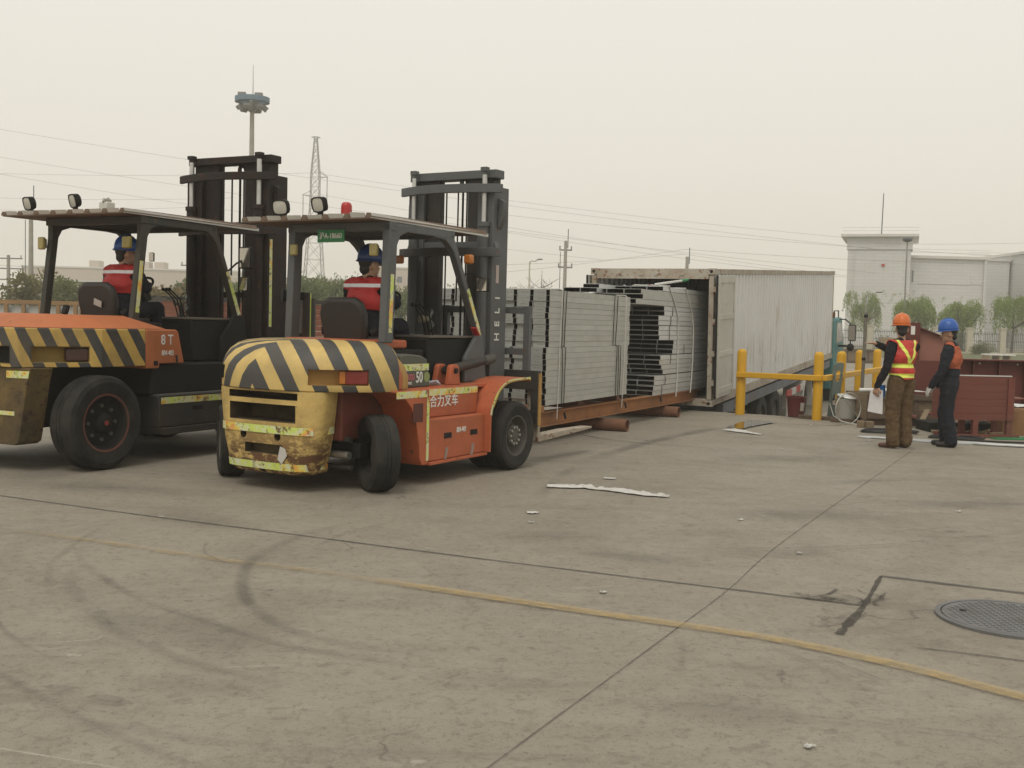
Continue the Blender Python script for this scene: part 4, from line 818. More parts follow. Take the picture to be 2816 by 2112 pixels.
# ------------------------------------------------------------------ shipping container on its trailer
CL, CWD, CH = 13.4, 2.44, 2.59
PITCH = math.atan2(.66, 13.4)
ct = empty('shipping_container', CO + Vector((0, 0, .09)), 0, 'pale grey corrugated shipping container with rust streaks and doors open', 'container', rot=(0, -PITCH, CRZ))
g = NG('container_paint'); v = g.coord(); sp = g.N('SeparateXYZ'); g.L(v, sp.inputs[0])
n1 = g.noise(v, .8, 5, .6); stv = g.noise(g.mapped(v, (6.5, 1, .30)), 2.2, 6, .7); n2 = g.noise(v, 7, 6, .7); stv2 = g.noise(g.mapped(v, (.9, 1, .15), loc=(9, 0, 0)), 1.6, 4, .7)
low = g.ramp(sp.outputs['Z'], [(.25, 1.0), (1.35, .12)])
nz = g.math('DIVIDE', sp.outputs['Z'], 1.0)
low = g.ramp(g.math('MULTIPLY', nz, .5), [(.08, 1.0), (.62, .10)])
c = g.mix(g.ramp(n1, [(.4, 0.0), (.7, .5)]), (.63, .63, .605), (.53, .52, .48))
c = g.mix(g.math('MULTIPLY', g.ramp(stv, [(.52, 0.0), (.62, .65)]), low), c, (.16, .09, .05))
c = g.mix(g.ramp(stv2, [(.66, 0.0), (.74, .8)]), c, (.30, .15, .06))
c = g.mix(g.ramp(n2, [(.66, 0.0), (.72, .8)]), c, (.20, .10, .05))
M_cont = g.done(c, .6, 0, n2, .1, .003)
M_contR = paint('container_frame_paint', (.40, .37, .31), .65, 0, .6, (.22, .13, .07), 2.0, .30, (.20, .085, .04))
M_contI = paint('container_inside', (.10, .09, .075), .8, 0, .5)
M_door = paint('door_inner_paint', (.50, .49, .44), .55, 0, .3, (.30, .24, .18), 1.6, .06)
def corr(y, x0, x1, z0, z1, depth, s):
    P = []; per = .279; n = int((x1-x0)/per); per = (x1-x0)/n
    for i in range(n):
        for (f_, d) in ((0, 0), (.25, 0), (.37, depth), (.63, depth), (.75, depth), (.88, 0)):
            P.append((x0+(i+f_)*per, y+s*d))
    P.append((x1, y)); mb = MB(); m = len(P)
    mb.v = [(x, yy, z0) for (x, yy) in P] + [(x, yy, z1) for (x, yy) in P]
    mb.f = [[i, i+1, m+i+1, m+i] for i in range(m-1)]; mb.m = [0]*(m-1); return mb
for y, s in ((.012, 1), (CWD-.012, -1)):
    o = corr(y, .12, CL-.12, .17, CH-.10, .036, s).build('corrugated_side_wall', M_cont, ct, fix=False); md = o.modifiers.new('sol', 'SOLIDIFY'); md.thickness = .004; md.offset = 0
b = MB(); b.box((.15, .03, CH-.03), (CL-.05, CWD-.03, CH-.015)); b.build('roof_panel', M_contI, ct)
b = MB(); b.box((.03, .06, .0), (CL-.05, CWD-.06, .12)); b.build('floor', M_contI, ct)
b = MB(); b.box((CL-.06, .05, .12), (CL-.02, CWD-.05, CH-.05)); b.build('front_wall', M_cont, ct)
for x in (0, CL-.14):
    for y in (0, CWD-.10):
        b = MB(); b.box((x+.004, y+.004, .13), (x+.136, y+.096, CH-.13)); b.build('corner_post', M_contR, ct, bevel=.008)
        for z in (0, CH-.118):
            b = MB(); b.box((x-.012, y-.012+.0*y, z), (x+.166, y+.112, z+.118)); cc = b.build('corner_casting', M_contR, ct, bevel=.006)
            for (p_, q_) in (((x-.014, y+.05, z+.06), (x+.02, y+.05, z+.06)),):
                b = MB(); b.cyl(p_, q_, .032, n=14); b.build('casting_hole', M_blk, cc)
for y in (.0, CWD-.06):
    b = MB(); b.box((.155, y, CH-.105), (CL-.155, y+.06, CH-.01)); b.build('top_rail', M_contR, ct); b = MB(); b.box((.155, y, .01), (CL-.155, y+.06, .18)); b.build('bottom_rail', M_contR, ct)
b = MB(); b.box((0, .105, CH-.20), (.11, CWD-.105, CH-.005)); hdr = b.build('door_header', M_contR, ct, bevel=.006)
for y in (.62, 1.12, 1.42, 1.85): b = MB(); b.cbox((-.01, y, CH-.11), (.03, .09, .05)); b.build('locking_keeper', M_contR, hdr, bevel=.006)
b = MB(); b.box((0, .105, .005), (.11, CWD-.105, .14)); b.build('door_sill', M_contR, ct, bevel=.006)
for k, (y0, y1) in enumerate(((-.10, -.045), (CWD+.045, CWD+.10))):
    b = MB(); b.box((-.02, y0, .16), (1.17, y1, CH-.13)); dr = b.build('container_door', M_door, ct, bevel=.008)
    yo = y0-.012 if k == 0 else y1
    for (z, hh) in ((1.63, .10), (.93, .10), (CH-.27, .14), (.23, .12)): b = MB(); b.box((.04, yo, z), (1.10, yo+.0115, z+hh)); b.build('door_rib', M_door, dr, bevel=.004)
    for x in (-.01, 1.10): b = MB(); b.box((x, yo-.006, .17), (x+.06, yo+.0116, CH-.15)); b.build('door_stile', M_door, dr, bevel=.004)
    b = MB(); b.box((-.045, y0+.01, .16), (-.021, y1-.01, CH-.13)); b.build('door_gasket', M_blk, dr)
    for z in (.45, 1.0, 1.6, 2.2): b = MB(); b.cbox((.0, (y0+y1)/2 + (.06 if k == 0 else -.06), z), (.05, .06, .10)); b.build('hinge', M_contR, dr)
# trailer and tractor
tr = empty('trailer_truck', CO + Vector((0, 0, .09)), 0, 'teal truck and blue grey skeletal trailer standing in the sunken loading bay', 'truck', rot=(0, -PITCH, CRZ))
M_tr = paint('trailer_blue_grey', (.13, .155, .18), .6, 0, .5, (.16, .10, .06), 1.5, .2)
M_teal = paint('teal_cab_paint', (.045, .19, .19), .4, 0, .25); M_glassD = plain('cab_glass', (.30, .29, .26), .15)
for y in (.03, CWD-.18): b = MB(); b.box((1.0, y, -.26), (CL-.1, y+.15, -.05)); b.build('chassis_rail', M_tr, tr, bevel=.006)
for i, x in enumerate((1.05, 3.0, 5.5, 8.0, 10.5, 12.8)): b = MB(); b.box((x, .19, -.22), (x+.12, CWD-.19, -.09)); b.build('cross_member', M_tr, tr)
for x in (4.55, 5.95):
    b = MB(); b.cyl((x, .3, -.72), (x, CWD-.3, -.72), .07, n=12); b.build('axle', M_blk, tr, 40)
    for y in (.18, CWD-.18):
        b = MB(); b.lathe([(.26, -.13), (.44, -.14), (.49, -.1), (.50, 0), (.49, .1), (.44, .14), (.26, .13)], (x, y, -.72), (0, 1, 0), 32, True); w_ = b.build('wheel', M_rub, tr, 35); b = MB(); b.lathe([(.27, .1), (.22, .02), (.1, .08), (0, .08)], (x, y, -.72), (0, -1 if y < 1 else 1, 0), 24, cap=False); b.build('rim', M_hubA, w_, 40)
M_wr = paint('white_guard_paint', (.52, .50, .46), .6, 0, .4); M_rr = paint('red_guard_paint', (.38, .06, .045), .6, 0, .3)
for i in range(4):
    x0 = 6.9+i*.55; b = MB(); b.box((x0, -.03, -.52), (x0+.55, .01, -.36)); b.build('side_guard_board', M_wr if i % 2 else M_rr, tr)
for x in (6.95, 7.9, 8.9): b = MB(); b.box((x, -.028, -1.05), (x+.07, .008, -.52)); b.build('guard_post', M_wr, tr)
b = MB(); b.plate([(8.9, -1.05), (8.95, -.55), (9.15, -.3), (9.5, -.2), (9.85, -.3), (10.05, -.55), (10.1, -1.05)], .03, 'y', -.05, .5); b.build('mudguard', M_wr, tr, 40)
b = MB(); b.lathe([(.26, -.13), (.44, -.14), (.50, 0), (.44, .14), (.26, .13)], (9.5, .2, -.85), (0, 1, 0), 32, True); b.build('wheel', M_rub, tr, 35)
b = MB(); b.prism([(13.55, -.95), (13.55, 1.10), (13.75, 1.18), (15.0, 1.16), (15.35, .40), (15.45, -.2), (15.45, -.95)], 'y', -.02, CWD+.02); cab = b.build('cab', M_teal, tr, bevel=.05)
b = MB(); b.prism([(14.0, .42), (14.05, 1.02), (14.85, 1.0), (15.12, .42)], 'y', -.028, -.021); b.build('cab_window', M_glassD, cab)
b = MB(); b.prism([(13.95, -.75), (13.95, .35), (15.05, .35), (15.2, -.2), (15.0, -.75)], 'y', -.026, -.0215); b.build('cab_door', M_teal, cab)
b = MB(); b.box((14.1, -.30, .30), (14.22, -.06, .36)); b.build('mirror_bracket', M_blk, cab)
b = MB(); b.tube([(14.6, -.02, 1.12), (14.5, -.2, 1.12), (14.4, -.36, 1.0), (14.4, -.38, .3)], .02, 6); b.build('mirror_stay', M_blk, cab)
b = MB(); b.cbox((14.4, -.42, .72), (.10, .22, .50)); m_ = b.build('wing_mirror', M_blk, cab, bevel=.03); b = MB(); b.cbox((14.346, -.42, .72), (.004, .18, .44)); b.build('mirror_glass', M_mirror, m_)
b = MB(); b.sphere((14.4, -.38, .28), (.09, .11, .12), 14, 10); b.build('round_mirror', M_blk, cab, 60)
b = MB(); b.cbox((13.9, .12, 1.28), (.14, .20, .16)); b.build('marker_lamp', M_amber, cab, bevel=.03)
b = MB(); b.tube([(13.7, .02, 1.18), (13.7, .02, 1.40), (14.5, .02, 1.38), (14.5, .02, 1.16)], .018, 6); b.build('roof_hoop', M_blk, cab)
b = MB(); b.lathe([(.26, -.15), (.44, -.16), (.52, 0), (.44, .16), (.26, .15)], (14.5, .18, -1.02), (0, 1, 0), 32, True); b.build('wheel', M_rub, tr, 35)

# ------------------------------------------------------------------ galvanised channels on the rusty skid beams
def frameC(name, u, v, z, label, cat, group=None): return empty(name, cw(u, v, z), CRZ, label, cat, group)
def galv(name, col, rg=.42, me=.75):
    g = NG(name); v = g.coord(); oi = g.N('ObjectInfo'); off = g.N('VectorMath', operation='ADD'); g.L(v, off.inputs[0]); cb = g.N('CombineXYZ'); g.L(g.math('MULTIPLY', oi.outputs['Random'], 40.0), cb.inputs[0]); g.L(cb.outputs[0], off.inputs[1])
    n = g.noise(off.outputs[0], 2.2, 5, .6); n2 = g.noise(off.outputs[0], 38, 3, .6); n3 = g.noise(off.outputs[0], .9, 3)
    c = g.mix(g.ramp(n, [(.35, 0.0), (.7, .6)]), col, tuple(x*.72 for x in col)); c = g.mix(g.ramp(n3, [(.55, 0.0), (.8, .5)]), c, (.38, .33, .22)); c = g.mix(g.ramp(n2, [(.4, 0.0), (.7, .25)]), c, tuple(x*1.25 for x in col))
    c = g.mix(g.math('MULTIPLY', oi.outputs['Random'], .45), c, tuple(x*.7 for x in col))
    return g.done(c, g.ramp(n, [(.3, rg), (.8, rg+.2)]), me, n2, .06, .002)
M_gal = galv('galvanised_steel', (.51, .51, .465), .5, .5); M_galB = galv('galvanised_bright', (.68, .69, .68), .38, .65)
g = NG('end_plate_print'); v = g.coord(); sp = g.N('SeparateXYZ'); g.L(v, sp.inputs[0]); oi = g.N('ObjectInfo')
cb = g.N('CombineXYZ'); g.L(g.math('ADD', g.math('MULTIPLY', sp.outputs['Y'], 60.0), g.math('MULTIPLY', oi.outputs['Random'], 90.0)), cb.inputs[0]); g.L(g.math('MULTIPLY', sp.outputs['Z'], 90.0), cb.inputs[1])
mk = g.ramp(g.noise(cb.outputs[0], 1.0, 2, .6), [(.50, 0.0), (.56, 1.0)])
wy = g.ramp(g.math('ABSOLUTE', g.math('ADD', sp.outputs['Y'], -.13)), [(.045, 1.0), (.06, 0.0)]); wz = g.ramp(g.math('ABSOLUTE', g.math('ADD', sp.outputs['Z'], -.037)), [(.008, 1.0), (.013, 0.0)])
M_endp = g.done(g.mix(g.math('MULTIPLY', g.math('MULTIPLY', mk, .6), g.math('MULTIPLY', wy, wz)), (.38, .385, .36), (.10, .10, .10)), .55, .35)
M_inD = paint('channel_inside_shade', (.045, .047, .05), .6, .4, .3)  # channel insides coloured near black to imitate the shade in the hollow
def chan(wd, h, L, a, bb, dep, t=.006):
    """one channel laid along +x from 0 to L, section wd x h from y=0 (right) to wd; hollow between a and bb at the near end"""
    m = MB(); m.mat(0)
    V = [(0, 0, 0), (0, wd, 0), (0, wd, h), (0, 0, h), (L, 0, 0), (L, wd, 0), (L, wd, h), (L, 0, h)]
    m.add(V, [(0, 1, 5, 4), (1, 2, 6, 5), (2, 3, 7, 6), (3, 0, 4, 7), (5, 6, 7, 4)])
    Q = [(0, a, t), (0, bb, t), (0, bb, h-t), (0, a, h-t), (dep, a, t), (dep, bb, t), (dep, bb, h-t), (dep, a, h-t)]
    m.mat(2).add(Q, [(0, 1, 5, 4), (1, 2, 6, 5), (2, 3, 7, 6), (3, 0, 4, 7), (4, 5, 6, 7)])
    m.mat(0).add([(0, 0, 0), (0, wd, 0), (0, wd, t), (0, 0, t)], [(0, 1, 2, 3)]); m.add([(0, 0, h-t), (0, wd, h-t), (0, wd, h), (0, 0, h)], [(0, 1, 2, 3)])
    m.add([(0, 0, t), (0, a, t), (0, a, h-t), (0, 0, h-t)], [(0, 1, 2, 3)])
    if wd-bb > 1e-4: m.mat(1).add([(0, bb, t), (0, wd, t), (0, wd, h-t), (0, bb, h-t)], [(0, 1, 2, 3)])
    bm = bmesh.new(); me = bpy.data.meshes.new('steel_channel'); me.from_pydata(m.v, [], m.f); me.polygons.foreach_set('material_index', m.m); bm.from_mesh(me); bmesh.ops.remove_doubles(bm, verts=bm.verts[:], dist=1e-5); bmesh.ops.recalc_face_normals(bm, faces=bm.faces[:]); bm.to_mesh(me); bm.free()
    return me
def addmats(me, ms):
    for m in ms: me.materials.append(m)
    return me
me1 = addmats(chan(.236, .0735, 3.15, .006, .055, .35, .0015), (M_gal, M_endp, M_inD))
M_strap = plain('black_strap', (.018, .018, .018), .5); M_rope = plain('white_rope', (.55, .54, .50), .7)
NC = 7
def straps(root, v0, z0, z1, us, vw, r=.006, m=None, name='strap'):
    for (ua, ub) in us:
        b = MB(); mid = (z0+z1)/2; b.tube([(ua, -.012, z0), ((ua+ub)/2+random.uniform(-.02, .02), -.014, mid), (ub, -.012, z1-.01), (ub, .03, z1+.008), (ub, vw-.03, z1+.008), (ub, vw+.012, z1-.02)], r, 6); b.build(name, m or M_strap, root)
for lab, u0, v0, z0, nr, sx in (('lower tier of grey galvanised channels strapped together on the skid beams', -6.98, .33, .505, 10, ((.52, .50), (.60, .62), (2.62, 2.64), (2.72, 2.70), (2.78, 2.80))), ('upper tier of grey galvanised channels strapped on top of the lower tier', -6.85, .36, 1.268, 10, ((.42, .44), (.50, .55), (2.40, 2.43), (2.50, 2.56)))):
    bu = frameC('channel_bundle', u0, v0, z0, lab, 'steel channels', 'bundles of galvanised channels outside the container')
    for r_ in range(nr):
        jr = random.uniform(-.012, .012); jv = random.uniform(-.007, .007)
        for c_ in range(NC): inst('steel_channel', me1, bu, (jr+random.uniform(-.012, .012)+(.03 if (r_ in (3, 7) and random.random() < .6) else 0), c_*.238+jv+random.uniform(-.002, .002), r_*.0762))
    straps(bu, 0, 0, nr*.0762, sx, NC*.238)
    if lab.startswith('lower'):
        for uu in (.46, 3.0): straps(bu, 0, -.20, nr*.0762*2+.01, [(uu-.08, uu)], NC*.238, .007, M_rope, 'rope')
# the load inside the container: layers of open-ended box channels with uneven ends
wdt = .29
layers = [(-2.445, .405, 2), (-2.38, .575, 2), (-1.92, .755, 1), (-2.02, .838, 1), (-2.105, .921, 2), (-1.405, 1.098, 2), (-1.345, 1.262, 1), (-2.22, 1.345, 3), (-2.265, 1.60, 2), (-1.97, 1.765, 2)]
HH = .083
lb_ = ('bottom', 'second', 'third', 'fourth', 'fifth', 'sixth', 'seventh', 'eighth', 'ninth', 'tenth')
for i, (u0, z0, nr) in enumerate(layers):
    bu = frameC('channel_bundle', u0, .35, z0, 'open-ended galvanised box channels in the container, %s layer from the floor' % lb_[i], 'steel channels', 'layers of channels inside the container')
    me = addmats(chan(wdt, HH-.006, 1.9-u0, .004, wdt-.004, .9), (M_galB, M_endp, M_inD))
    for r_ in range(nr):
        jv = random.uniform(-.008, .008)
        for c_ in range(6): inst('steel_channel', me, bu, (random.uniform(-.01, .01)+(.0 if c_ == 0 else random.choice((0, 0, .04, -.05))), c_*(wdt+.002)+jv, r_*HH))
    if nr > 1: straps(bu, 0, 0, nr*HH, [(.45+.1*(i % 3), .46+.1*(i % 3))], wdt*6, .006)
for i, (u0, v0, z0, nc, L, m_) in enumerate(((-3.46, .35, 1.933, 5, 5.0, M_gal), (-3.13, .35, 2.018, 5, 4.8, M_gal), (-3.2, .36, 2.098, 3, 4.2, M_gal), (-3.45, 1.02, 2.102, 2, 4.4, M_galB), (-2.04, .36, 2.185, 3, 3.4, M_galB), (-2.75, 1.25, 2.19, 1, 3.6, M_galB))):
    bu = frameC('channel_bundle', u0, v0, z0, ('row of wide galvanised channels sticking out below the top of the container load', 'second row of galvanised channels sticking out near the top of the container load', 'three bluish channels lying flat near the top of the container load', 'pair of loose channels reaching farthest out on top of the container load', 'three open box channels lying on top of the container load', 'single loose channel lying topmost on the container load')[i], 'steel channels', 'layers of channels inside the container')
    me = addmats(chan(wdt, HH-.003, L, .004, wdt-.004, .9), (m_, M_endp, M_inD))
    for c_ in range(nc): inst('steel_channel', me, bu, (random.uniform(-.02, .02), c_*(wdt+.002), 0))
def tubeC(name, pts, r, m, label=None, cat=None, parent=None, n=6):
    b = MB(); b.tube([cw(*p) for p in pts], r, n); o = b.build(name, m, parent, 60)
    if label: tag(o, label, cat)
    return o
tubeC('lashing_rope', [(-2.0, .9, 2.285), (-1.72, .35, 2.28), (-1.38, .335, 1.95), (-1.2, .33, 1.72), (-1.16, .33, 1.2), (-1.13, .33, .7), (-1.2, .325, .33)], .011, M_rope, 'white lashing rope over the container load, lower end by the beam clamp', 'rope')
tubeC('lashing_rope', [(-.9, 1.0, 2.285), (-.75, .35, 2.28), (-.35, .335, 1.85), (-.22, .33, 1.55), (-.2, .33, 1.0), (-.24, .33, .6), (-.3, .325, .36)], .011, M_rope, 'white lashing rope over the container load, beside the rusty corner post', 'rope')
p0, p1 = cw(-1.9, .55, 2.30), cw(-.6, .36, 2.44); po_ = empty('marker_pole', p0, 0, 'white pole with a green end lying tilted on the container load', 'pole')
d_ = p1-p0; b = MB(); b.cyl((0, 0, 0), d_*.8, .022, n=10); b.build('shaft', plain('pole_white', (.6, .6, .55)), po_, 40); b = MB(); b.cyl(d_*.8, d_, .026, n=10); b.build('green_end', plain('pole_green', (.02, .22, .08)), po_, 40)
def scrap(p, s, m, label, seed):
    random.seed(seed); bm = bmesh.new(); [bm.verts.new((random.uniform(-s, s), random.uniform(-s*.6, s*.6), random.uniform(0, s*.45))) for _ in range(12)]; bmesh.ops.convex_hull(bm, input=bm.verts[:]); me = bpy.data.meshes.new('film_scrap'); bm.to_mesh(me); bm.free(); me.materials.append(m); o = inst('film_scrap', me, None, p); tag(o, label, 'packing scrap', 'packing scraps on the load'); return o
M_film = plain('clear_film', (.55, .57, .56), .25); M_redf = plain('red_film', (.40, .06, .05), .4)
for i in range(12): scrap(cw(-6.2+random.uniform(-.5, 1.6), .5+random.random()*1.3, 2.032), random.uniform(.04, .09), M_film if i % 4 else M_redf, 'loose strapping ends and film scraps on the upper channel tier', 100+i)
for i in range(14): scrap(cw(-1.9+random.uniform(-.6, 1.6), .45+random.random()*.8, 2.27), random.uniform(.03, .07), M_film if i % 3 else M_redf, 'film and tape scraps on the container load', 140+i)
random.seed(21)
# rusty skid: two I-beams with cross pieces, resting on pipes used as rollers
M_rust = paint('rusty_orange_steel', (.34, .145, .05), .8, 0, .7, (.12, .075, .05), 1.6, .25, (.20, .085, .035), .4)
M_rustD = paint('rusty_brown_pipe', (.20, .095, .055), .85, 0, .6, (.10, .06, .04), 3.0, .2, (.25, .11, .05), .5)
sk = empty('steel_skid', cw(-7.6, .34, .225), CRZ, 'rusty orange steel beam skid carrying the channels into the container', 'skid')
def ibeam(L, h, wd, tf, tw): 
    p = [(-wd/2, 0), (wd/2, 0), (wd/2, tf), (tw/2, tf), (tw/2, h-tf), (wd/2, h-tf), (wd/2, h), (-wd/2, h), (-wd/2, h-tf), (-tw/2, h-tf), (-tw/2, tf), (-wd/2, tf)]
    m = MB(); m.prism(p, 'x', 0, L); return m
meI = ibeam(8.1, .195, .14, .012, .014).mesh('skid_beam', M_rust)
for y in (.08, 1.5): inst('skid_beam', meI, sk, (0, y, 0), (0, .0035, 0))
for x in (.55, 2.2, 3.8, 5.4, 7.0): b = MB(); b.box((x, .16, .14), (x+.12, 1.43, .275)); b.build('skid_cross_beam', M_rustD, sk)
for x in (1.3, 3.75, 5.55): b = MB(); b.beam((x, .0, .145), (x+.03, -.01, .06), .015, .03, (0, 1, 0)); b.build('beam_clamp', M_grD, sk)
b = MB(); b.box((.5, .0, .197), (.62, 1.58, .28)); b.build('timber_sleeper', M_rust, sk)
for u, v, L, lab in ((-4.67, .0, 1.9, 'rusty steel pipe roller under the middle of the skid'), (-1.66, .12, 1.8, 'rusty steel pipe roller under the skid next to the container')):
    b = MB(); R_ = .093; b.lathe([(R_, 0), (R_, L), (R_-.012, L), (R_-.012, 0)], (0, 0, R_), (0, 1, 0), 28, True); o = b.build('steel_pipe', M_rustD, None, 40); o.location = cw(u, v, 0); o.rotation_euler = (0, 0, CRZ); tag(o, lab, 'pipe', 'pipe rollers')
# ------------------------------------------------------------------ yellow bollards with rail
M_yb = paint('bollard_yellow', (.60, .33, .012), .42, 0, .22, (.30, .16, .03), 2.5, .05)
BP = [((4.20, 19.85), 'yellow bollard beside the open container door, at the free end of the rail'), ((5.39, 19.06), 'yellow bollard at the corner of the rail, next to the red bucket'), ((6.10, 20.10), 'yellow bollard behind the leaning grey-green plate'), ((7.04, 21.98), 'yellow bollard behind the thin standing pole'), ((7.87, 23.40), 'yellow bollard half hidden behind the man in the safety vest')]
bm0 = MB(); bm0.lathe([(.085, 0), (.085, 1.13), (.078, 1.165), (.055, 1.195), (.02, 1.205), (0, 1.206)], n=28); meb = bm0.mesh('bollard', M_yb, 50)
for (p, lab) in BP: o = inst('bollard', meb, None, (*p, 0)); tag(o, lab, 'bollard', 'yellow bollards')
rl = empty('guard_rail', (0, 0, 0), 0, 'yellow flat rail joining the bollards round the loading bay corner', 'rail')
b = MB(); b.beam((4.11, 19.80, .735), (5.42, 18.955, .745), .10, .10); b.build('rail_bar', M_yb, rl, bevel=.012)
b = MB(); b.beam((5.47, 18.97, .745), (8.5, 24.15, .80), .09, .10); b.build('rail_bar', M_yb, rl, bevel=.012)
# ------------------------------------------------------------------ things round the bollards
bk = empty('bucket', (5.16, 19.60, 0), 0, 'dark red plastic bucket with a white label between the bollards', 'bucket')
b = MB(); b.lathe([(.12, 0), (.135, .012), (.165, .34), (.175, .345), (.175, .375), (.160, .375), (.125, .03), (0, .03)], n=28); b.build('body', paint('bucket_red', (.11, .010, .014), .4, 0, .3), bk, 40)
b = MB(); b.tube([(.165*math.cos(t), .165*math.sin(t)*.3-.05*math.sin(t), .36-.12*math.sin(t)) for t in [PI*i/12 for i in range(13)]], .004, 5); b.build('handle', M_dull, bk)
b = MB(); vs = []; 
for z in (.12, .27):
    for i in range(5):
        a = rad(-75+i*9); r = .135+.03*(z-.012)/.33+.0125-.006*(z < .2)*0; r = .1365+.0915*(z-.012); vs.append((r*math.cos(a), r*math.sin(a), z))
b.add(vs, [(i, i+1, 6+i, 5+i) for i in range(4)]); b.build('paper_label', plain('label_paper', (.55, .53, .48)), bk, fix=False)
dm = empty('steel_drum', (5.86, 18.92, 0), 0, 'short galvanised drum with a tilted lid and wire hoops round it', 'drum')
b = MB(); b.lathe([(.16, 0), (.17, .01), (.185, .40), (.19, .41), (.178, .41), (.16, .03), (0, .03)], n=32); b.build('body', M_gal, dm, 40)
b = MB(); b.lathe([(0, 0), (.19, 0), (.195, .012), (.19, .02), (0, .028)], (0.02, -.02, .43), (.10, -.14, 1), 32); b.build('lid', M_galB, dm, 40)
tag(MB().tube([(5.72+.27*math.cos(t), 18.35+.18*math.cos(t), .27+.265*math.sin(t)) for t in [2*PI*i/40 for i in range(40)]], .009, 6, True).build('wire_hoop', M_gal, None, 60), 'grey wire hoop standing against the short drum', 'wire')
tag(MB().tube([(5.42, 18.42, .35), (5.48, 18.38, .14), (5.62, 18.30, .05), (5.82, 18.26, .012), (6.0, 18.2, .012)], .008, 6).build('wire_tail', M_gal, None, 60), 'loose end of grey wire lying in front of the short drum', 'wire')
tag(MB().tube([(5.60, 18.36, .50), (5.75, 18.45, .34), (5.9, 18.55, .18), (5.98, 18.6, .1)], .009, 6).build('wire_brace', M_gal, None, 60), 'slanting grey wire across the front of the short drum', 'wire')
# leaning plate with slots
M_gg = paint('grey_green_paint', (.17, .22, .20), .55, 0, .4, (.10, .09, .07), 3, .15)
lp = MB(); P_ = [(-.085, 0), (.085, 0), (.085, 1.02), (.05, 1.05), (-.05, 1.05), (-.085, 1.02)]; lp.prism(P_, 'x', -.012, .012); o = lp.build('slotted_plate', M_gg, None); bpy.context.view_layer.update()
for zz in (.80, .36):
    cu = MB(); cu.prism([(.045*math.cos(t), zz+(.06 if math.sin(t) > 0 else -.06)+.045*math.sin(t)) for t in [2*PI*(i+.5)/20 for i in range(20)]], 'x', -.2, .2); carve(o, cu)
for yy in (-.085, .079): b = MB(); b.box((.012, yy, 0), (.05, yy+.006, 1.0)); b.build('flange', M_gg, o)
o.location = (5.80, 19.50, 0); o.rotation_euler = (rad(10), rad(6), rad(-80)); tag(o, 'grey-green slotted steel plate leaning against the bollard rail', 'steel plate')
o.rotation_euler = (rad(-2), rad(-14), rad(100))
sp_ = empty('standing_pole', (6.45, 19.95, 0), 0, 'thin grey pole with black rings standing in front of the far bollards', 'pole')
b = MB(); b.cyl((0, 0, 0), (.02, 0, 1.93), .032, .03, 14); b.build('shaft', paint('pole_grey', (.17, .16, .13), .55, 0, .4), sp_, 40)
for z in (1.05, 1.84): b = MB(); b.cyl((.0105*z, 0, z), (.0105*z+.0005, 0, z+.05), .037, n=14); b.build('ring', M_blk, sp_, 40)
b = MB(); b.lathe([(.16, 0), (.16, .02), (.04, .04)], n=16); b.build('foot', M_blk, sp_)
# kerb-like timbers and rubbish round the bay edge
M_wd = wood('weathered_wood', (.24, .175, .105)); M_wdP = wood('pale_wood', (.42, .30, .17)); M_wdD = wood('dark_wood', (.13, .085, .055))
for p, q, lab in (((5.15, 19.35), (5.75, 18.98), 'weathered plank lying beside the corner bollard'), ((5.55, 18.75), (6.15, 18.65), 'dark plank lying beneath the short drum')):
    b = MB(); b.beam((*p, .035), (*q, .035), .09, .06); tag(b.build('plank', M_wdD, None, bevel=.006), lab, 'plank', 'loose planks')
# wooden crate behind the two men
def crate(name, loc, rz, L, W_, H_, mats, label, group, nb_side=5, base=True):
    r = empty(name, loc, rz, label, 'crate', group); m = mats[0]
    z0 = .10 if base else 0
    nH = max(2, int(round((H_-z0)/.14))); hh = (H_-z0)/nH
    meb = MB().box((0, 0, 0), (L, .022, hh-.012)).mesh('side_board', m); mes = MB().box((0, 0, 0), (.022, W_, hh-.012)).mesh('end_board', m)
    for i in range(nH):
        for y in (0, W_-.022): inst('side_board', meb, r, (0, y, z0+i*hh))
        for x in (0.0, L-.022): inst('end_board', mes, r, (x, 0.0, z0+i*hh))
    mep = MB().box((0, 0, 0), (.09, .024, H_-z0)).mesh('batten', mats[1])
    for i in range(nb_side): inst('batten', mep, r, (i*(L-.09)/(nb_side-1), -.0245, z0))
    mer = MB().box((0, 0, 0), (L, .03, .09)).mesh('rail', mats[1])
    for z in (z0+.02, H_-.10): inst('rail', mer, r, (0, -.056, z))
    b = MB(); b.box((.03, .03, z0), (L-.03, W_-.03, z0+.02)); b.build('crate_floor', m, r)
    if base:
        for y in (0.02, W_-.1): b = MB(); b.box((-.05, y, 0), (L+.05, y+.09, .098)); b.build('skid_runner', mats[1], r)
    return r
crate('wooden_crate', (6.02, 18.30, 0), rad(6), 1.32, .9, .54, (M_wd, M_wdD), 'low weathered wooden crate behind the man in the safety vest', None, 4)
b = MB(); b.cyl((5.98, 18.62, .575), (6.45, 18.5, .59), .035, n=14); tag(b.build('white_pipe', plain('pvc_white', (.62, .61, .57), .4), None, 40), 'short white plastic pipe lying on the low wooden crate', 'pipe')
b = MB(); b.add([(6.5, 18.35, .60), (7.1, 18.45, .575), (7.05, 18.75, .58), (6.55, 18.75, .585), (6.5, 18.35, .606), (7.1, 18.45, .581), (7.05, 18.75, .586), (6.55, 18.75, .591)], [(3, 2, 1, 0), (4, 5, 6, 7), (0, 1, 5, 4), (1, 2, 6, 5), (2, 3, 7, 6), (3, 0, 4, 7)]); tag(b.build('white_board', plain('board_white', (.66, .65, .61)), None), 'white sheet lying on top of the low wooden crate', 'sheet')
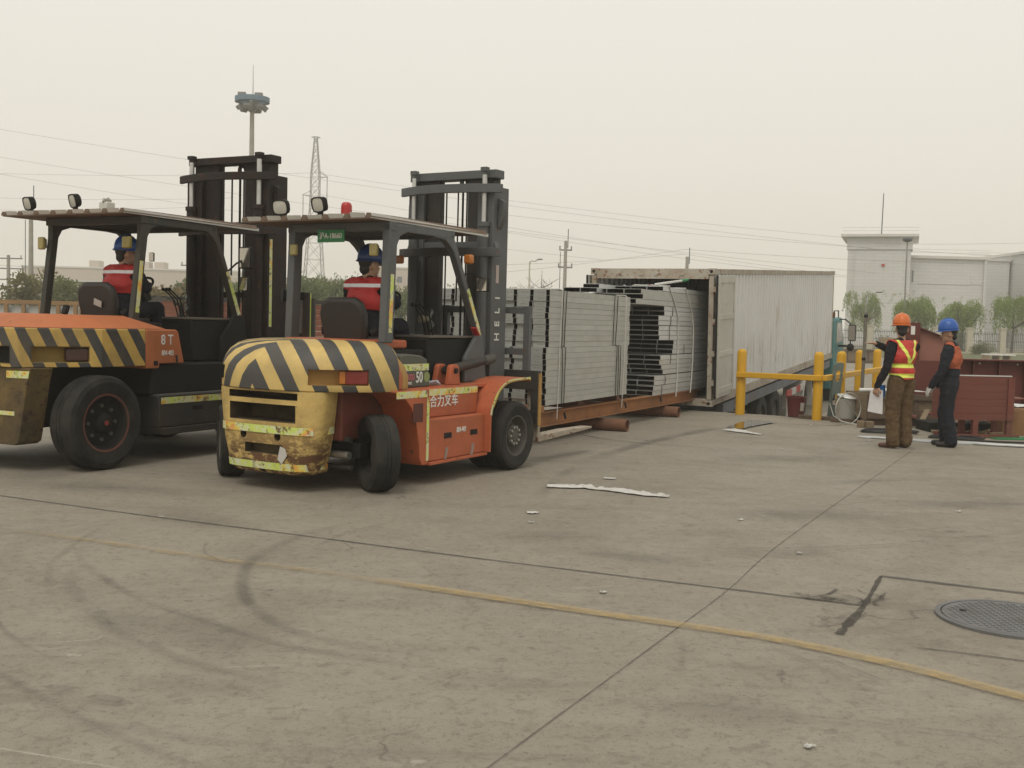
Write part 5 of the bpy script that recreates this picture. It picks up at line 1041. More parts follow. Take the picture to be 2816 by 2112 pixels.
for (x, y) in ((5.78, 17.85), (5.90, 17.78)):
    b = MB(); b.box((-.06, -.05, 0), (.06, .05, .11)); o = b.build('wood_block', M_wd, None, bevel=.006); o.location = (x, y, 0); o.rotation_euler = (0, 0, random.uniform(-.4, .4)); tag(o, 'small wooden block on the ground in front of the low crate', 'block', 'wooden blocks')
# dark red painted steel sections
M_ox = paint('red_oxide_paint', (.115, .028, .02), .6, 0, .35, (.06, .025, .02), 1.6, .08); M_oxL = paint('red_oxide_light', (.26, .115, .085), .7, 0, .3, (.18, .09, .07), 1.2, .03); M_oxW = wood('red_stained_wood', (.20, .052, .034), (.5, 10, 10))
ox = empty('steel_girder', (6.95, 19.3, 0), rad(-3), 'long dark red steel girder with bolt holes along its top edge', 'girder')
b = MB(); b.box((0, 0, .30), (5.0, .03, 1.12)); b.build('web_plate', M_ox, ox); b = MB(); b.box((0, -.16, 1.122), (5.0, .18, 1.145)); b.build('top_flange', M_ox, ox); b = MB(); b.box((0, -.14, .27), (5.0, .16, .298)); b.build('bottom_flange', M_ox, ox)
for i in range(11): b = MB(); b.box((.3+i*.45, -.10, .30), (.318+i*.45, -.001, 1.12)); b.build('stiffener', M_ox, ox)
hb = MB().cyl((0, -.003, 0), (0, -.001, 0), .016, n=10).mesh('bolt_hole', M_dull)
for i in range(14): inst('bolt_hole', hb, ox, (.35+i*.33, 0, 1.07))
for x in (.4, 2.4, 4.5): b = MB(); b.box((x, -.15, 0), (x+.12, .2, .268)); b.build('timber_support', M_wdD, ox)
ob = empty('steel_bracket', (7.12, 19.05, 0), rad(-4), 'pinkish red oxide plate with a sloping top behind the orange-helmet man', 'steel plate')
b = MB(); b.prism([(.0, 1.1), (.0, 1.66), (.24, 1.57), (.42, 1.50), (.52, 1.28), (.56, 1.1)], 'y', 0, .02); b.build('gusset_plate', M_oxL, ob); b = MB(); b.box((-.26, -.1, 1.10), (-.005, .12, 1.76)); e_ = b.build('end_plate', M_ox, ob); b = MB(); b.plate([(0, 1.66), (.24, 1.575), (.44, 1.50)], .02, 'y', -.08, .10); b.build('cap_plate', M_ox, ob)
b = MB(); b.box((-.17, -.104, 1.55), (-.10, -.101, 1.70)); b.build('white_tag', M_white, e_)
b = MB(); b.box((-.25, -.1, 0), (.5, .12, 1.098)); b.build('lower_box_section', M_ox, ob)
# red stained box on legs
rb = empty('red_wooden_box', (6.66, 16.52, 0), rad(8), 'dark red stained wooden board box on legs beside the blue-helmet man', 'box')
me = MB().box((0, 0, 0), (1.10, .025, .106)).mesh('board', M_oxW)
for i in range(6): inst('board', me, rb, (0, 0, .27+i*.110)); inst('board', me, rb, (0, .42, .27+i*.110))
me = MB().box((0, 0, 0), (.025, .40, .106)).mesh('end_board', M_oxW)
for i in range(6): inst('end_board', me, rb, (0, .023, .27+i*.110)); inst('end_board', me, rb, (1.075, .023, .27+i*.110))
for x in (.0, .98): b = MB(); b.box((x, -.024, .27), (x+.1, -.001, .93)); b.build('corner_batten', M_oxW, rb)
for (x, y) in ((.44, .0), (1.0, .0), (.44, .36), (1.0, .36)): b = MB(); b.box((x, y, .05), (x+.085, y+.07, .268)); b.build('leg', M_oxW, rb)
for y in (-.02, .37): b = MB(); b.box((.05, y, .0), (1.2, y+.08, .049)); b.build('foot_rail', M_oxW, rb)
b = MB(); b.box((-.2, .02, .945), (1.06, .06, .96)); b.build('steel_edge_strip', M_galB, rb)
b = MB(); b.box((1.102, .06, .60), (1.30, .34, .622)); b.build('side_shelf', M_oxL, rb)
for i in range(7):
    b = MB(); b.box((-.12, -.03, 0), (.12, .03, .035)); o = b.build('wood_offcut', random.choice((M_wdP, M_wd)), None); o.location = (6.75+.14*i, 16.95+random.uniform(-.1, .25), .02+.03*random.random()); o.rotation_euler = (random.uniform(-.1, .3), random.uniform(-.5, .1), random.uniform(-1, 1)); tag(o, 'pale timber offcut heaped under the red wooden box', 'offcut', 'timber offcuts')
b = MB(); b.box((6.7, 17.3, 0), (8.4, 17.9, .16)); tag(b.build('rubbish_tray', M_blk, None, bevel=.02), 'low black tray of scrap behind the red wooden box', 'tray')
cb_ = empty('cardboard_box', (7.78, 17.1, 0), rad(4), 'brown cardboard box with white bags on top at the end of the red wooden box', 'box'); b = MB(); b.box((0, 0, .0), (.7, .5, .40)); b.build('carton', paint('cardboard', (.26, .135, .06), .85, 0, .3), cb_, bevel=.008); b = MB(); b.box((0.02, .02, .402), (.34, .25, .412)); b.build('lid_flap', paint('cardboard', (.26, .135, .06)), cb_)
scrap((8.1, 17.2, .44), .14, M_film, 'crumpled white film on the brown cardboard box', 77)
b = MB(); b.box((7.35, 16.35, .0), (8.5, 16.75, .012)); tag(b.build('green_mat', plain('green_mat', (.012, .16, .05), .8), None), 'green plastic mat on the ground behind the red wooden box', 'mat')
for i in range(10):
    L = random.uniform(.35, .9); b = MB(); b.box((-L/2, -.045, 0), (L/2, .045, .03)); o = b.build('scrap_plank', random.choice((M_wdD, M_oxW, M_wd)), None); o.location = (6.75+.17*i, 17.75+random.uniform(-.3, .5), .17+.03*(i % 3)); o.rotation_euler = (random.uniform(-.2, .2), random.uniform(-.35, .15), random.uniform(-1.2, 1.2)); tag(o, 'brown or red scrap plank tossed on the low black tray', 'plank', 'scrap planks')
# cables and strapping on the ground
def coil(c, r, th, turns, m, label, cat, grp=None, sq=1.0):
    P = [(c[0]+(r+.03*math.sin(t*.7))*math.cos(t), c[1]+sq*(r+.03*math.cos(t*.9))*math.sin(t), th+.006*t/3) for t in [i*.3 for i in range(int(turns*2*PI/.3))]]
    b = MB(); b.tube(P, th, 6); tag(b.build('cable_coil', m, None, 60), label, cat, grp)
coil((5.95, 16.95), .42, .014, 3, M_strap, 'black cable coiled on the ground behind the man in the safety vest', 'cable', sq=.6)
coil((6.75, 16.3), .40, .014, 2, M_strap, 'black cable loops on the ground beside the blue-helmet man', 'cable', sq=.6)
for i in range(9):
    x0, y0 = 5.05+random.uniform(0, .3), 16.15+random.uniform(-.12, .15); b = MB()
    P = [(x0+.5*k+random.uniform(-.05, .05), y0-.19*k*1.0+random.uniform(-.06, .06)+.05*math.sin(k*1.7+i), .008+.004*(i % 4)) for k in range(6)]
    b.tube([(p.x, p.y, .010+.004*(i % 4)) for p in smooth_path(P, 5)], .008, 5); tag(b.build('plastic_strapping', M_film, None, 60), 'white plastic strapping strewn along the ground behind the two men', 'strapping', 'loose strapping')
for i in range(7):
    x0, y0 = 6.5+random.uniform(0, .3), 15.55+random.uniform(-.1, .1); b = MB(); P = [(x0+.32*k, y0-.10*k+random.uniform(-.09, .09), 0) for k in range(6)]
    b.tube([(p.x, p.y, .012+.005*(i % 3)) for p in smooth_path(P, 5)], .010, 5); tag(b.build('plastic_strapping', M_film, None, 60), 'white plastic strapping strewn along the ground behind the two men', 'strapping', 'loose strapping')
b = MB(); b.tube([(p.x, p.y, .016) for p in smooth_path([(6.6, 16.2), (7.0, 15.95), (7.5, 15.85), (8.3, 15.9), (9, 16.1)], 6)], .015, 6); tag(b.build('black_hose', M_strap, None, 60), 'black hose trailing along the ground towards the green mat', 'hose')
# litter on the concrete
M_plas = plain('white_plastic', (.55, .54, .50), .4)
def film(name, pts, wds, label, seed, cat='plastic film', z=.01, m=None):
    random.seed(seed); P = smooth_path(pts, 5); b = MB(); n = len(P); A = []
    for i, p in enumerate(P):
        t = P[min(i+1, n-1)]-P[max(i-1, 0)]; t.normalize(); q = Vector((-t.y, t.x)); f = i/(n-1)*(len(wds)-1); k = int(min(f, len(wds)-2)); wd = wds[k]+(wds[k+1]-wds[k])*(f-k)
        for j in range(5):
            e = -.5+j/4; A.append((p.x+q.x*e*wd+random.uniform(-.004, .004), p.y+q.y*e*wd+random.uniform(-.01, .01), z+(.028*random.random() if 0 < j < 4 else .004*random.random())*(1 if max(wds) > .11 else .35)))
    b.v = A
    for i in range(n-1):
        for j in range(4): b.f.append([i*5+j, (i+1)*5+j, (i+1)*5+j+1, i*5+j+1]); b.m.append(0)
    o = b.build(name, m or M_plas, None, 70, fix=False); md = o.modifiers.new('s', 'SOLIDIFY'); md.thickness = .002; md.offset = 1; tag(o, label, cat); return o
film('plastic_film', [(.36, 10.44), (.55, 10.44), (.74, 10.46), (.84, 10.33), (1.0, 10.32), (1.18, 10.2), (1.32, 10.07), (1.49, 9.99)], [.09, .13, .17, .03, .17, .19, .12, .02], 'long torn strip of white plastic film lying on the open concrete', 5)
film('plastic_film', [(3.40, 16.72), (3.5, 16.5), (3.6, 16.3), (3.74, 16.03)], [.34, .22, .12, .02], 'white plastic sheet lying by the puddle', 6)
film('paper_scrap', [(.97, 11.12), (1.03, 11.1), (1.09, 11.07)], [.04, .08, .03], 'small crumpled white paper beyond the long plastic strip', 8, 'litter')
film('paper_scrap', [(.15, 8.98), (.20, 8.98), (.25, 8.97)], [.06, .10, .03], 'small crumpled white paper near the joint in the concrete', 9, 'litter')
for i, (x, y) in enumerate(((.16, 8.54), (2.05, 7.62), (3.3, 14.9), (3.55, 14.2), (4.95, 17.9), (.55, 6.35), (1.15, 4.05), (5.15, 15.6), (1.9, 8.9), (4.0, 9.6))):
    film('paper_scrap', [(x, y), (x+.02, y+.004), (x+.045, y+.01)], [.015, .03, .01], 'tiny white litter speck on the concrete yard', 30+i, 'litter', .008)['group'] = 'litter specks'
random.seed(55)

# ------------------------------------------------------------------ people
M_skin = plain('skin', (.43, .25, .165), .55); M_hair = plain('hair', (.012, .010, .009), .6); M_glove = plain('white_glove', (.55, .54, .49), .8)
def cloth(name, col, amt=.9):
    g = NG(name); v = g.coord(); n = g.noise(g.mapped(v, (1, 1, .55)), 9, 4, .6, 1.2); n2 = g.noise(v, 3, 3)
    c = g.mix(g.ramp(n, [(.35, 0.0), (.7, .5)]), col, tuple(x*.55 for x in col)); c = g.mix(g.ramp(n2, [(.5, 0), (.8, .3)]), c, tuple(min(1, x*1.4+.01) for x in col))
    return g.done(c, .85, 0, n, amt, .03, .2)
M_navy = cloth('navy_cloth', (.016, .018, .026)); M_black = cloth('black_cloth', (.011, .011, .015)); M_brown = cloth('brown_cloth', (.115, .072, .035), 1.0); M_shoe = plain('brown_shoe', (.10, .035, .025), .5); M_boot = plain('black_boot', (.015, .013, .012), .6)
M_coral = cloth('coral_cloth', (.42, .115, .055)); M_redc = cloth('red_cloth_jacket', (.40, .022, .022))
def capsule(mb, p, r, q, r2, n=12):
    p, q = Vector(p), Vector(q); x, y, z = rotm(q-p); rings = []
    for a in (-90, -60, -30, 0): rings.append((p + z*r*math.sin(rad(a)), r*math.cos(rad(a))))
    for a in (0, 30, 60, 90): rings.append((q + z*r2*math.sin(rad(a)), r2*math.cos(rad(a))))
    vs = []
    for (c, rr) in rings: vs += [c + (x*math.cos(2*PI*k/n)+y*math.sin(2*PI*k/n))*max(rr, 1e-4) for k in range(n)]
    m = len(rings); mb.add(vs, [(i*n+k, i*n+(k+1) % n, (i+1)*n+(k+1) % n, (i+1)*n+k) for i in range(m-1) for k in range(n)] + [tuple(range(n-1, -1, -1)), tuple((m-1)*n+k for k in range(n))])
def hand(S, wrist, d, up, side, mat, curl=.5):
    """palm and five bent fingers; d = pointing direction, up = back of the hand, side = +1 thumb to the left of d"""
    w_, d, up = Vector(wrist), Vector(d).normalized(), Vector(up); up = (up - d*up.dot(d)).normalized(); lat = up.cross(d)*side
    S.append((w_, .026, w_+d*.03, .03, mat, 0))
    for k in (-.5, 0, .5): S.append((w_+d*.03+lat*.045*k, .018, w_+d*.085+lat*.052*k, .016, mat, 0))
    for i, (o_, L) in enumerate(((.036, .070), (.012, .078), (-.012, .072), (-.035, .056))):
        a = w_+d*.09+lat*o_; b_ = a+(d*(1-curl*.35)-up*curl*.55).normalized()*L*.55; c_ = b_+(d*(1-curl*.9)-up*curl).normalized()*L*.5
        S.append((a, .0105, b_, .0098, mat, 0)); S.append((b_, .0098, c_, .0088, mat, 0))
    a = w_+d*.03+lat*.03; b_ = a+(lat*.8+d*.6).normalized()*.045; c_ = b_+(d*.9+lat*.15-up*.3).normalized()*.035
    S.append((a, .015, b_, .0125, mat, 0)); S.append((b_, .0125, c_, .0105, mat, 0))
def person(loc, rz, S, E_, mats, label, group=None, vox=.0085):
    """S: tapered capsules (p, r, q, r2, material, torso?); E_: ellipsoids (c, radii, material, torso?, rotation) -> one continuous skin"""
    mb = MB()
    for s in S: capsule(mb, s[0], s[1], s[2], s[3])
    for e in E_: mb.sphere(e[0], e[1], 20, 14, e[4] if len(e) > 4 else None)
    o = bpy.data.objects.new('person', mb.mesh('person', [])); C.objects.link(o)
    r = o.modifiers.new('r', 'REMESH'); r.mode = 'VOXEL'; r.voxel_size = vox
    sm = o.modifiers.new('s', 'SMOOTH'); sm.factor = .5; sm.iterations = 3
    bpy.context.view_layer.update(); frozen(o); me = o.data; me.materials.clear()
    for m in mats: me.materials.append(m)
    tor = []; idx = []
    segs = [(Vector(s[0]), s[1], Vector(s[2]), s[3], s[4], s[5]) for s in S]; ells = [(Vector(e[0]), Vector(e[1]), e[2], e[3], e[4].inverted() if len(e) > 4 else None) for e in E_]
    for p in me.polygons:
        c = p.center; best = 9; bi = 0; bt = 0
        for (a, r1, b_, r2, m, t) in segs:
            ab = b_-a; k = max(0, min(1, (c-a).dot(ab)/max(ab.length_squared, 1e-9))); d = (c-(a+ab*k)).length-(r1+(r2-r1)*k)
            if d < best: best, bi, bt = d, m, t
        for (cc, rr, m, t, inv) in ells:
            q = c-cc; q = inv @ q if inv else q; l = Vector((q.x/rr.x, q.y/rr.y, q.z/rr.z)).length; d = (l-1)*min(rr)
            if d < best: best, bi, bt = d, m, t
        idx.append(bi); tor.append(bt)
    me.polygons.foreach_set('material_index', idx); me.shade_smooth()
    from mathutils import noise as mn
    cl = [0.0]*len(me.vertices)
    for p, m in zip(me.polygons, idx):
        if m in (2, 3):
            for vi in p.vertices: cl[vi] = 1.0
    off = Vector((loc[0]*3.1, loc[1]*1.7, 0)); NV = [v_.normal.copy() for v_ in me.vertices]
    for i_, v_ in enumerate(me.vertices):
        if cl[i_]:
            c = v_.co; e = mn.noise(Vector((c.x*7, c.y*7, c.z*11))+off)*.011 + mn.noise(Vector((c.x*16+c.z*6, c.y*16, c.z*22))+off)*.007
            v_.co = c + NV[i_]*e
    me.update()
    o.location = loc; o.rotation_euler = (0, 0, rz); tag(o, label, 'person', group)
    o['_t'] = 0; del o['_t']
    return o, tor
def garment(o, tor, name, mat, cond, off=.010):
    me = o.data; bm = bmesh.new(); bm.from_mesh(me); bm.faces.ensure_lookup_table()
    kill = [f for f in bm.faces if not (tor[f.index] and cond(f.calc_center_median()))]; bmesh.ops.delete(bm, geom=kill, context='FACES')
    bm.normal_update()
    for v_ in bm.verts: v_.co += v_.normal*off
    m2 = bpy.data.meshes.new(name); bm.to_mesh(m2); bm.free(); m2.materials.clear(); m2.materials.append(mat); m2.polygons.foreach_set('material_index', [0]*len(m2.polygons)); m2.shade_smooth()
    g_ = inst(name, m2, o); md = g_.modifiers.new('s', 'SOLIDIFY'); md.thickness = .006; md.offset = 1; return g_
def helmet(o, c, yaw, pitch, mat, k=1.0):
    R = Matrix.Rotation(yaw, 3, 'Z') @ Matrix.Rotation(pitch, 3, 'Y'); b = MB(); n = 28; vs = []
    prof = [(1.0, 0), (1.0, .03), (.985, .06), (.90, .10), (.74, .132), (.5, .153), (.25, .163), (.0, .166)]
    for (f_, z) in prof:
        for i in range(n): t = 2*PI*i/n; vs.append(Vector((.135*k*f_*math.cos(t), .115*k*f_*math.sin(t), z*k)))
    fs = [(i*n+q, i*n+(q+1) % n, (i+1)*n+(q+1) % n, (i+1)*n+q) for i in range(len(prof)-1) for q in range(n)]
    b.add([R @ v_ + Vector(c) for v_ in vs], fs); h = b.build('safety_helmet', mat, o, 60); md = h.modifiers.new('s', 'SOLIDIFY'); md.thickness = .004
    b = MB(); vs = []
    for (e, dz) in ((.0, .004), (1.0, -.008)):
        for i in range(n):
            t = 2*PI*i/n; w_ = (.012+.045*max(0, math.cos(t))**2)*e; vs.append(Vector(((.135*k+w_)*math.cos(t), (.115*k+w_*.6)*math.sin(t), dz)))
    b.add([R @ v_ + Vector(c) for v_ in vs], [(q, (q+1) % n, n+(q+1) % n, n+q) for q in range(n)]); br = b.build('brim', mat, h, 60, fix=False); md = br.modifiers.new('s', 'SOLIDIFY'); md.thickness = .005
    b = MB(); b.tube([R @ Vector((.13*k*math.cos(t), 0, .03+.14*math.sin(t))) + Vector(c) for t in [PI*(.15+.7*i/12) for i in range(13)]], .010, 6); b.build('ridge', mat, h, 60)
def head(S, E_, c, yaw, pitch=0.0, hair=1, skin=0):
    R = Matrix.Rotation(yaw, 3, 'Z') @ Matrix.Rotation(pitch, 3, 'Y'); c = Vector(c); W = lambda p: c + R @ Vector(p)
    E_.append((W((0, 0, .02)), (.098, .078, .105), skin, 0, R)); E_.append((W((.02, 0, -.055)), (.075, .06, .065), skin, 0, R))
    S.append((W((.085, 0, -.005)), .012, W((.108, 0, -.03)), .016, skin, 0))                        # nose
    S.append((W((.082, -.022, -.068)), .011, W((.082, .022, -.068)), .011, skin, 0)); S.append((W((.075, -.012, -.10)), .018, W((.075, .012, -.10)), .018, skin, 0))
    for s in (-1, 1):
        E_.append((W((-.005, s*.08, -.015)), (.022, .010, .034), skin, 0, R)); E_.append((W((.0885, s*.032, .008)), (.010, .013, .006), hair, 0, R))
    E_.append((W((-.045, 0, .04)), (.070, .080, .095), hair, 0, R)); E_.append((W((-.062, 0, -.04)), (.042, .062, .055), hair, 0, R))
def torso(S, E_, zs, lean=(0, 0), m_up=2, m_lo=2, w_=.19):
    """pelvis, belly, chest, shoulders at the heights zs = hip, waist, chest, shoulder"""
    zh, zw, zc, zsd = zs; lx = lambda z: lean[0]*(z-zh)/(zsd-zh)
    E_.append((Vector((lx(zh), 0, zh+.02)), (.128, .178, .125), m_lo, 1)); E_.append((Vector((lx(zw), 0, zw)), (.132, .172, .15), m_up, 1))
    E_.append((Vector((lx(zc)-.01, 0, zc)), (.142, .192, .17), m_up, 1)); E_.append((Vector((lx(zsd)-.015, 0, zsd-.06)), (.112, .185, .105), m_up, 1))
    for s in (-1, 1): S.append((Vector((lx(zsd)-.01, s*.05, zsd+.015)), .06, Vector((lx(zsd)-.01, s*w_, zsd-.03)), .068, m_up, 1))
    S.append((Vector((lx(zsd), 0, zsd)), .058, Vector((lx(zsd)+.02, 0, zsd+.10)), .052, 0, 0))
HEL = {}
M_helO = plain('helmet_orange', (.62, .14, .02), .35); M_helB = plain('helmet_blue', (.015, .09, .36), .35); M_helD = plain('helmet_dark_blue', (.014, .045, .17), .35)
g = NG('safety_vest'); v = g.coord(); sp = g.N('SeparateXYZ'); g.L(v, sp.inputs[0]); Yv, Zv = sp.outputs['Y'], sp.outputs['Z']
def band(c_, h_): return g.ramp(g.math('ABSOLUTE', g.math('ADD', Zv, -c_)), [(h_, 1.0), (h_+.003, 0.0)])
def vee(): return g.ramp(g.math('ABSOLUTE', g.math('SUBTRACT', g.math('ABSOLUTE', Yv), g.math('MULTIPLY', g.math('ADD', Zv, -1.165), .50))), [(.024, 1.0), (.027, 0.0)])
up_ = g.ramp(Zv, [(.0, 0), (1.0, 0)]); top = g.math('GREATER_THAN', Zv, 1.165)
m_ = g.math('MAXIMUM', g.math('MAXIMUM', band(1.135, .026), band(1.0, .026)), g.math('MULTIPLY', vee(), top))
nv = g.noise(v, 12, 3); c = g.mix(m_, g.mix(g.ramp(nv, [(.35, 0), (.7, .5)]), (.50, .035, .022), (.30, .02, .015)), g.mix(nv, (.62, .72, .03), (.75, .80, .22)))
M_vest = g.done(c, .6, 0, g.noise(v, 8, 3), .3, .02)
g = NG('driver_jacket_red'); v = g.coord(); sp = g.N('SeparateXYZ'); g.L(v, sp.inputs[0]); nv = g.noise(v, 9, 3)
bz = g.ramp(g.math('ABSOLUTE', g.math('ADD', sp.outputs['Z'], -.498)), [(.017, 1.0), (.019, 0.0)]); c = g.mix(bz, g.mix(g.ramp(nv, [(.35, 0), (.7, .5)]), (.52, .03, .027), (.32, .016, .016)), (.85, .86, .88))
M_djk = g.done(c, .6, 0, nv, .4, .02)
# man in the safety vest
S, E_ = [], []
torso(S, E_, (.93, 1.06, 1.27, 1.44), (.02, 0), 2, 3)
for s in (-1, 1):
    hip = Vector((0, s*.095, .90)); kn = Vector((.03, s*.11, .48)); an = Vector((-.01, s*.115, .09))
    S.append((hip, .122, kn, .100, 3, 0)); S.append((kn, .100, an, .092, 3, 0)); fd = Vector((1, .5*s, 0)).normalized() if s > 0 else Vector((1, -.25, 0)).normalized()
    S.append((an-fd*.02+Vector((0, 0, -.045)), .042, an+fd*.17+Vector((0, 0, -.055)), .033, 4, 0))
sh = Vector((.0, .21, 1.39)); el = Vector((-.02, .30, 1.10)); wr_ = Vector((.08, .36, .85)); S += [(sh, .072, el, .060, 2, 0), (el, .060, wr_, .044, 2, 0)]; hand(S, wr_, (.15, .1, -1), (-.2, 1, 0), 1, 0, .8)
sh = Vector((.0, -.21, 1.39)); el = Vector((.22, -.18, 1.25)); wr_ = Vector((.38, .10, 1.42)); S += [(sh, .072, el, .060, 2, 0), (el, .060, wr_, .044, 2, 0)]; hand(S, wr_, (.25, 1, .12), (0, 0, 1), -1, 0, .15)
head(S, E_, (.035, 0, 1.635), rad(-38))
p1, t1 = person((5.33, 14.82, .0), rad(116), S, E_, (M_skin, M_hair, M_black, M_brown, M_shoe), 'person in an orange helmet and red safety vest with yellow stripes holding papers')
garment(p1, t1, 'safety_vest', M_vest, lambda c: .945 < c.z < 1.47 and abs(c.y) < .225, .014); helmet(p1, (.045, 0, 1.685), rad(-38), rad(2), M_helO)
b = MB(); b.add([(0, -.10, -.30), (0, .10, -.28), (0, .09, .02), (0, -.07, .03), (.004, -.10, -.30), (.004, .10, -.28), (.004, .09, .02), (.004, -.07, .03)], [(3, 2, 1, 0), (4, 5, 6, 7), (0, 1, 5, 4), (1, 2, 6, 5), (2, 3, 7, 6), (3, 0, 4, 7)])
pw = p1.matrix_world; R1 = Matrix.Rotation(rad(116), 3, 'Z')
pap = b.build('paper_sheets', plain('paper_white', (.62, .61, .62), .7)); pap.location = Vector((5.33, 14.82, 0)) + R1 @ Vector((.10, .33, .77)); pap.rotation_euler = (rad(4), 0, rad(75)); tag(pap, 'white paper sheets hanging from the hand of the vest-wearing man', 'paper')
b = MB(); b.cyl((0, 0, 0), (0, 0, .16), .035, .038, 16); cup = b.build('blue_cup', plain('cup_blue', (.01, .13, .42), .4)); cup.location = Vector((5.33, 14.82, 0)) + R1 @ Vector((.14, .20, .70)); tag(cup, 'small blue cup held beside the white papers', 'cup')
# man in the navy and coral overall
S, E_ = [], []
torso(S, E_, (.91, 1.03, 1.24, 1.40), (.02, 0), 2, 3)
for s in (-1, 1):
    hip = Vector((0, s*.09, .88)); kn = Vector((.04-.03*s, s*.10, .47)); an = Vector((-.02-.05*s, s*.10, .09)); S.append((hip, .118, kn, .096, 3, 0)); S.append((kn, .096, an, .088, 3, 0)); fd = Vector((1, .12*s, 0)).normalized()
    S.append((an-fd*.03+Vector((0, 0, -.045)), .045, an+fd*.17+Vector((0, 0, -.052)), .037, 4, 0))
sh = Vector((.0, .20, 1.35)); el = Vector((.06, .27, 1.07)); wr_ = Vector((.20, .24, .85)); S += [(sh, .076, el, .063, 2, 0), (el, .063, wr_, .047, 2, 0)]; hand(S, wr_, (.5, 0, -.85), (.6, .5, .4), -1, 5, .5)
sh = Vector((.0, -.20, 1.35)); el = Vector((.02, -.27, 1.06)); wr_ = Vector((.2, -.22, .86)); S += [(sh, .076, el, .063, 2, 0), (el, .063, wr_, .047, 2, 0)]; hand(S, wr_, (.7, 0, -.7), (.6, -.3, .6), 1, 5, .5)
head(S, E_, (.04, 0, 1.585), rad(12), rad(6))
p2, t2 = person((6.13, 15.16, 0), rad(149), S, E_, (M_skin, M_hair, M_navy, M_navy, M_boot, M_glove), 'person in a blue helmet and navy overall with coral back panel and white gloves')
garment(p2, t2, 'coral_back_panel', M_coral, lambda c: c.z > 1.10 and c.x < .05 and abs(c.y) < .205, .008)
garment(p2, t2, 'collar', M_navy, lambda c: c.z > 1.41 and abs(c.y) < .10, .014); helmet(p2, (.05, 0, 1.63), rad(12), rad(7), M_helB)
# drivers
def driver(loc, rz, wheel_c, yaw, hel, label, lean=.03):
    S, E_ = [], []
    torso(S, E_, (.09, .20, .36, .52), (lean, 0), 2, 3)
    for s in (-1, 1):
        S.append((Vector((0, s*.09, .09)), .095, Vector((.42, s*.13, .12)), .075, 3, 0)); S.append((Vector((.42, s*.13, .12)), .075, Vector((.52, s*.13, -.30)), .06, 3, 0)); S.append((Vector((.50, s*.13, -.34)), .04, Vector((.66, s*.13, -.36)), .033, 4, 0))
        wc = Vector(wheel_c) + Vector((-.02, s*.165, .03)); sh = Vector((lean, s*.20, .47)); el = sh.lerp(wc, .5)+Vector((-.04, s*.10, -.10)); dr_ = (wc-el).normalized(); wr_ = wc-dr_*.085
        S += [(sh, .072, el, .060, 2, 0), (el, .060, wr_, .044, 2, 0)]; hand(S, wr_, dr_, (0, s*.3, 1), -s, 0, .95)
    head(S, E_, (lean+.035, 0, .70), yaw)
    o, t = person(loc, rz, S, E_, (M_skin, M_hair, M_navy, M_navy, M_boot), label, 'forklift drivers', .009); o.scale = (1.05, 1.05, 1.05)
    garment(o, t, 'red_jacket_panel', M_djk, lambda c: .27 < c.z < .57 and abs(c.y) < .225, .008); helmet(o, (lean+.045, 0, .735), yaw, rad(4), hel); return o
RA = Matrix.Rotation(ARZ, 3, 'Z'); RB = Matrix.Rotation(BRZ, 3, 'Z')
driver(A0 + RA @ Vector((-1.24, .0, 1.40)), ARZ, (.34, .03, .36), rad(-16), M_helD, 'person in a dark blue helmet driving the forklift with the number 50')
driver(B0 + RB @ Vector((1.26, 0, 1.52)), BRZ, (.30, .03, .36), rad(-20), M_helB, 'person in a blue helmet driving the larger forklift marked 8T', .05)

# ------------------------------------------------------------------ background: verge, fence, buildings
g = NG('verge_grass'); v = g.coord(True); n = g.noise(v, .5, 5); n2 = g.noise(v, 9, 4)
M_grass = g.done(g.mix(n2, g.mix(n, (.10, .115, .045), (.16, .15, .075)), (.07, .085, .03)), .95, 0, n2, .6, .05)
b = MB(); b.add([(12, 66, .006), (75, 60, .006), (75, 100, .006), (12, 100, .006)], [(0, 1, 2, 3)]); tag(b.build('grass_verge', M_grass, None), kind='structure')
b = MB(); b.add([(-80, 52, .006), (-2, 52, .006), (6, 100, .006), (-80, 100, .006)], [(0, 1, 2, 3)]); tag(b.build('grass_verge', M_grass, None), kind='structure')
M_fpost = paint('cream_render', (.50, .46, .36), .85, 0, .35, (.30, .27, .2), .8); M_bar = plain('fence_iron', (.09, .10, .10), .6)
fn = empty('iron_fence', (20, 85, 0), 0, 'dark iron railing fence with cream posts in front of the white building', 'fence')
me = MB().box((-.22, -.18, 0), (.22, .18, 1.95)).mesh('post', M_fpost); mec = MB().box((-.27, -.23, 1.95), (.27, .23, 2.05)).mesh('post_cap', M_fpost)
for i in range(10):
    x = 2.72+i*2.6; p = inst('post', me, fn, (x, 0, 0)); inst('post_cap', mec, p)
b = MB()
for i in range(9):
    for k in range(15): xx = 2.95+i*2.6+.14*k+.05; b.box((xx, -.012, .15), (xx+.022, .012, 1.72))
b.build('railing_bars', M_bar, fn, kind='stuff')
for z in (.3, 1.0, 1.55): b = MB(); b.box((2.9, -.015, z), (25.9, .015, z+.04)); b.build('railing_rail', M_bar, fn)
b = MB(); b.box((2.9, -.10, 0), (25.9, .10, .15)); b.build('plinth', M_fpost, fn)
g = NG('white_tile_wall'); v = g.coord(True); br = g.N('TexBrick'); sp = g.N('SeparateXYZ'); g.L(v, sp.inputs[0]); cb = g.N('CombineXYZ'); g.L(g.math('ADD', sp.outputs['X'], sp.outputs['Y']), cb.inputs[0]); g.L(sp.outputs['Z'], cb.inputs[1]); g.L(cb.outputs[0], br.inputs['Vector'])
br.inputs['Scale'].default_value = 1.0; br.inputs['Brick Width'].default_value = 1.2; br.inputs['Row Height'].default_value = .36; br.inputs['Mortar Size'].default_value = .022
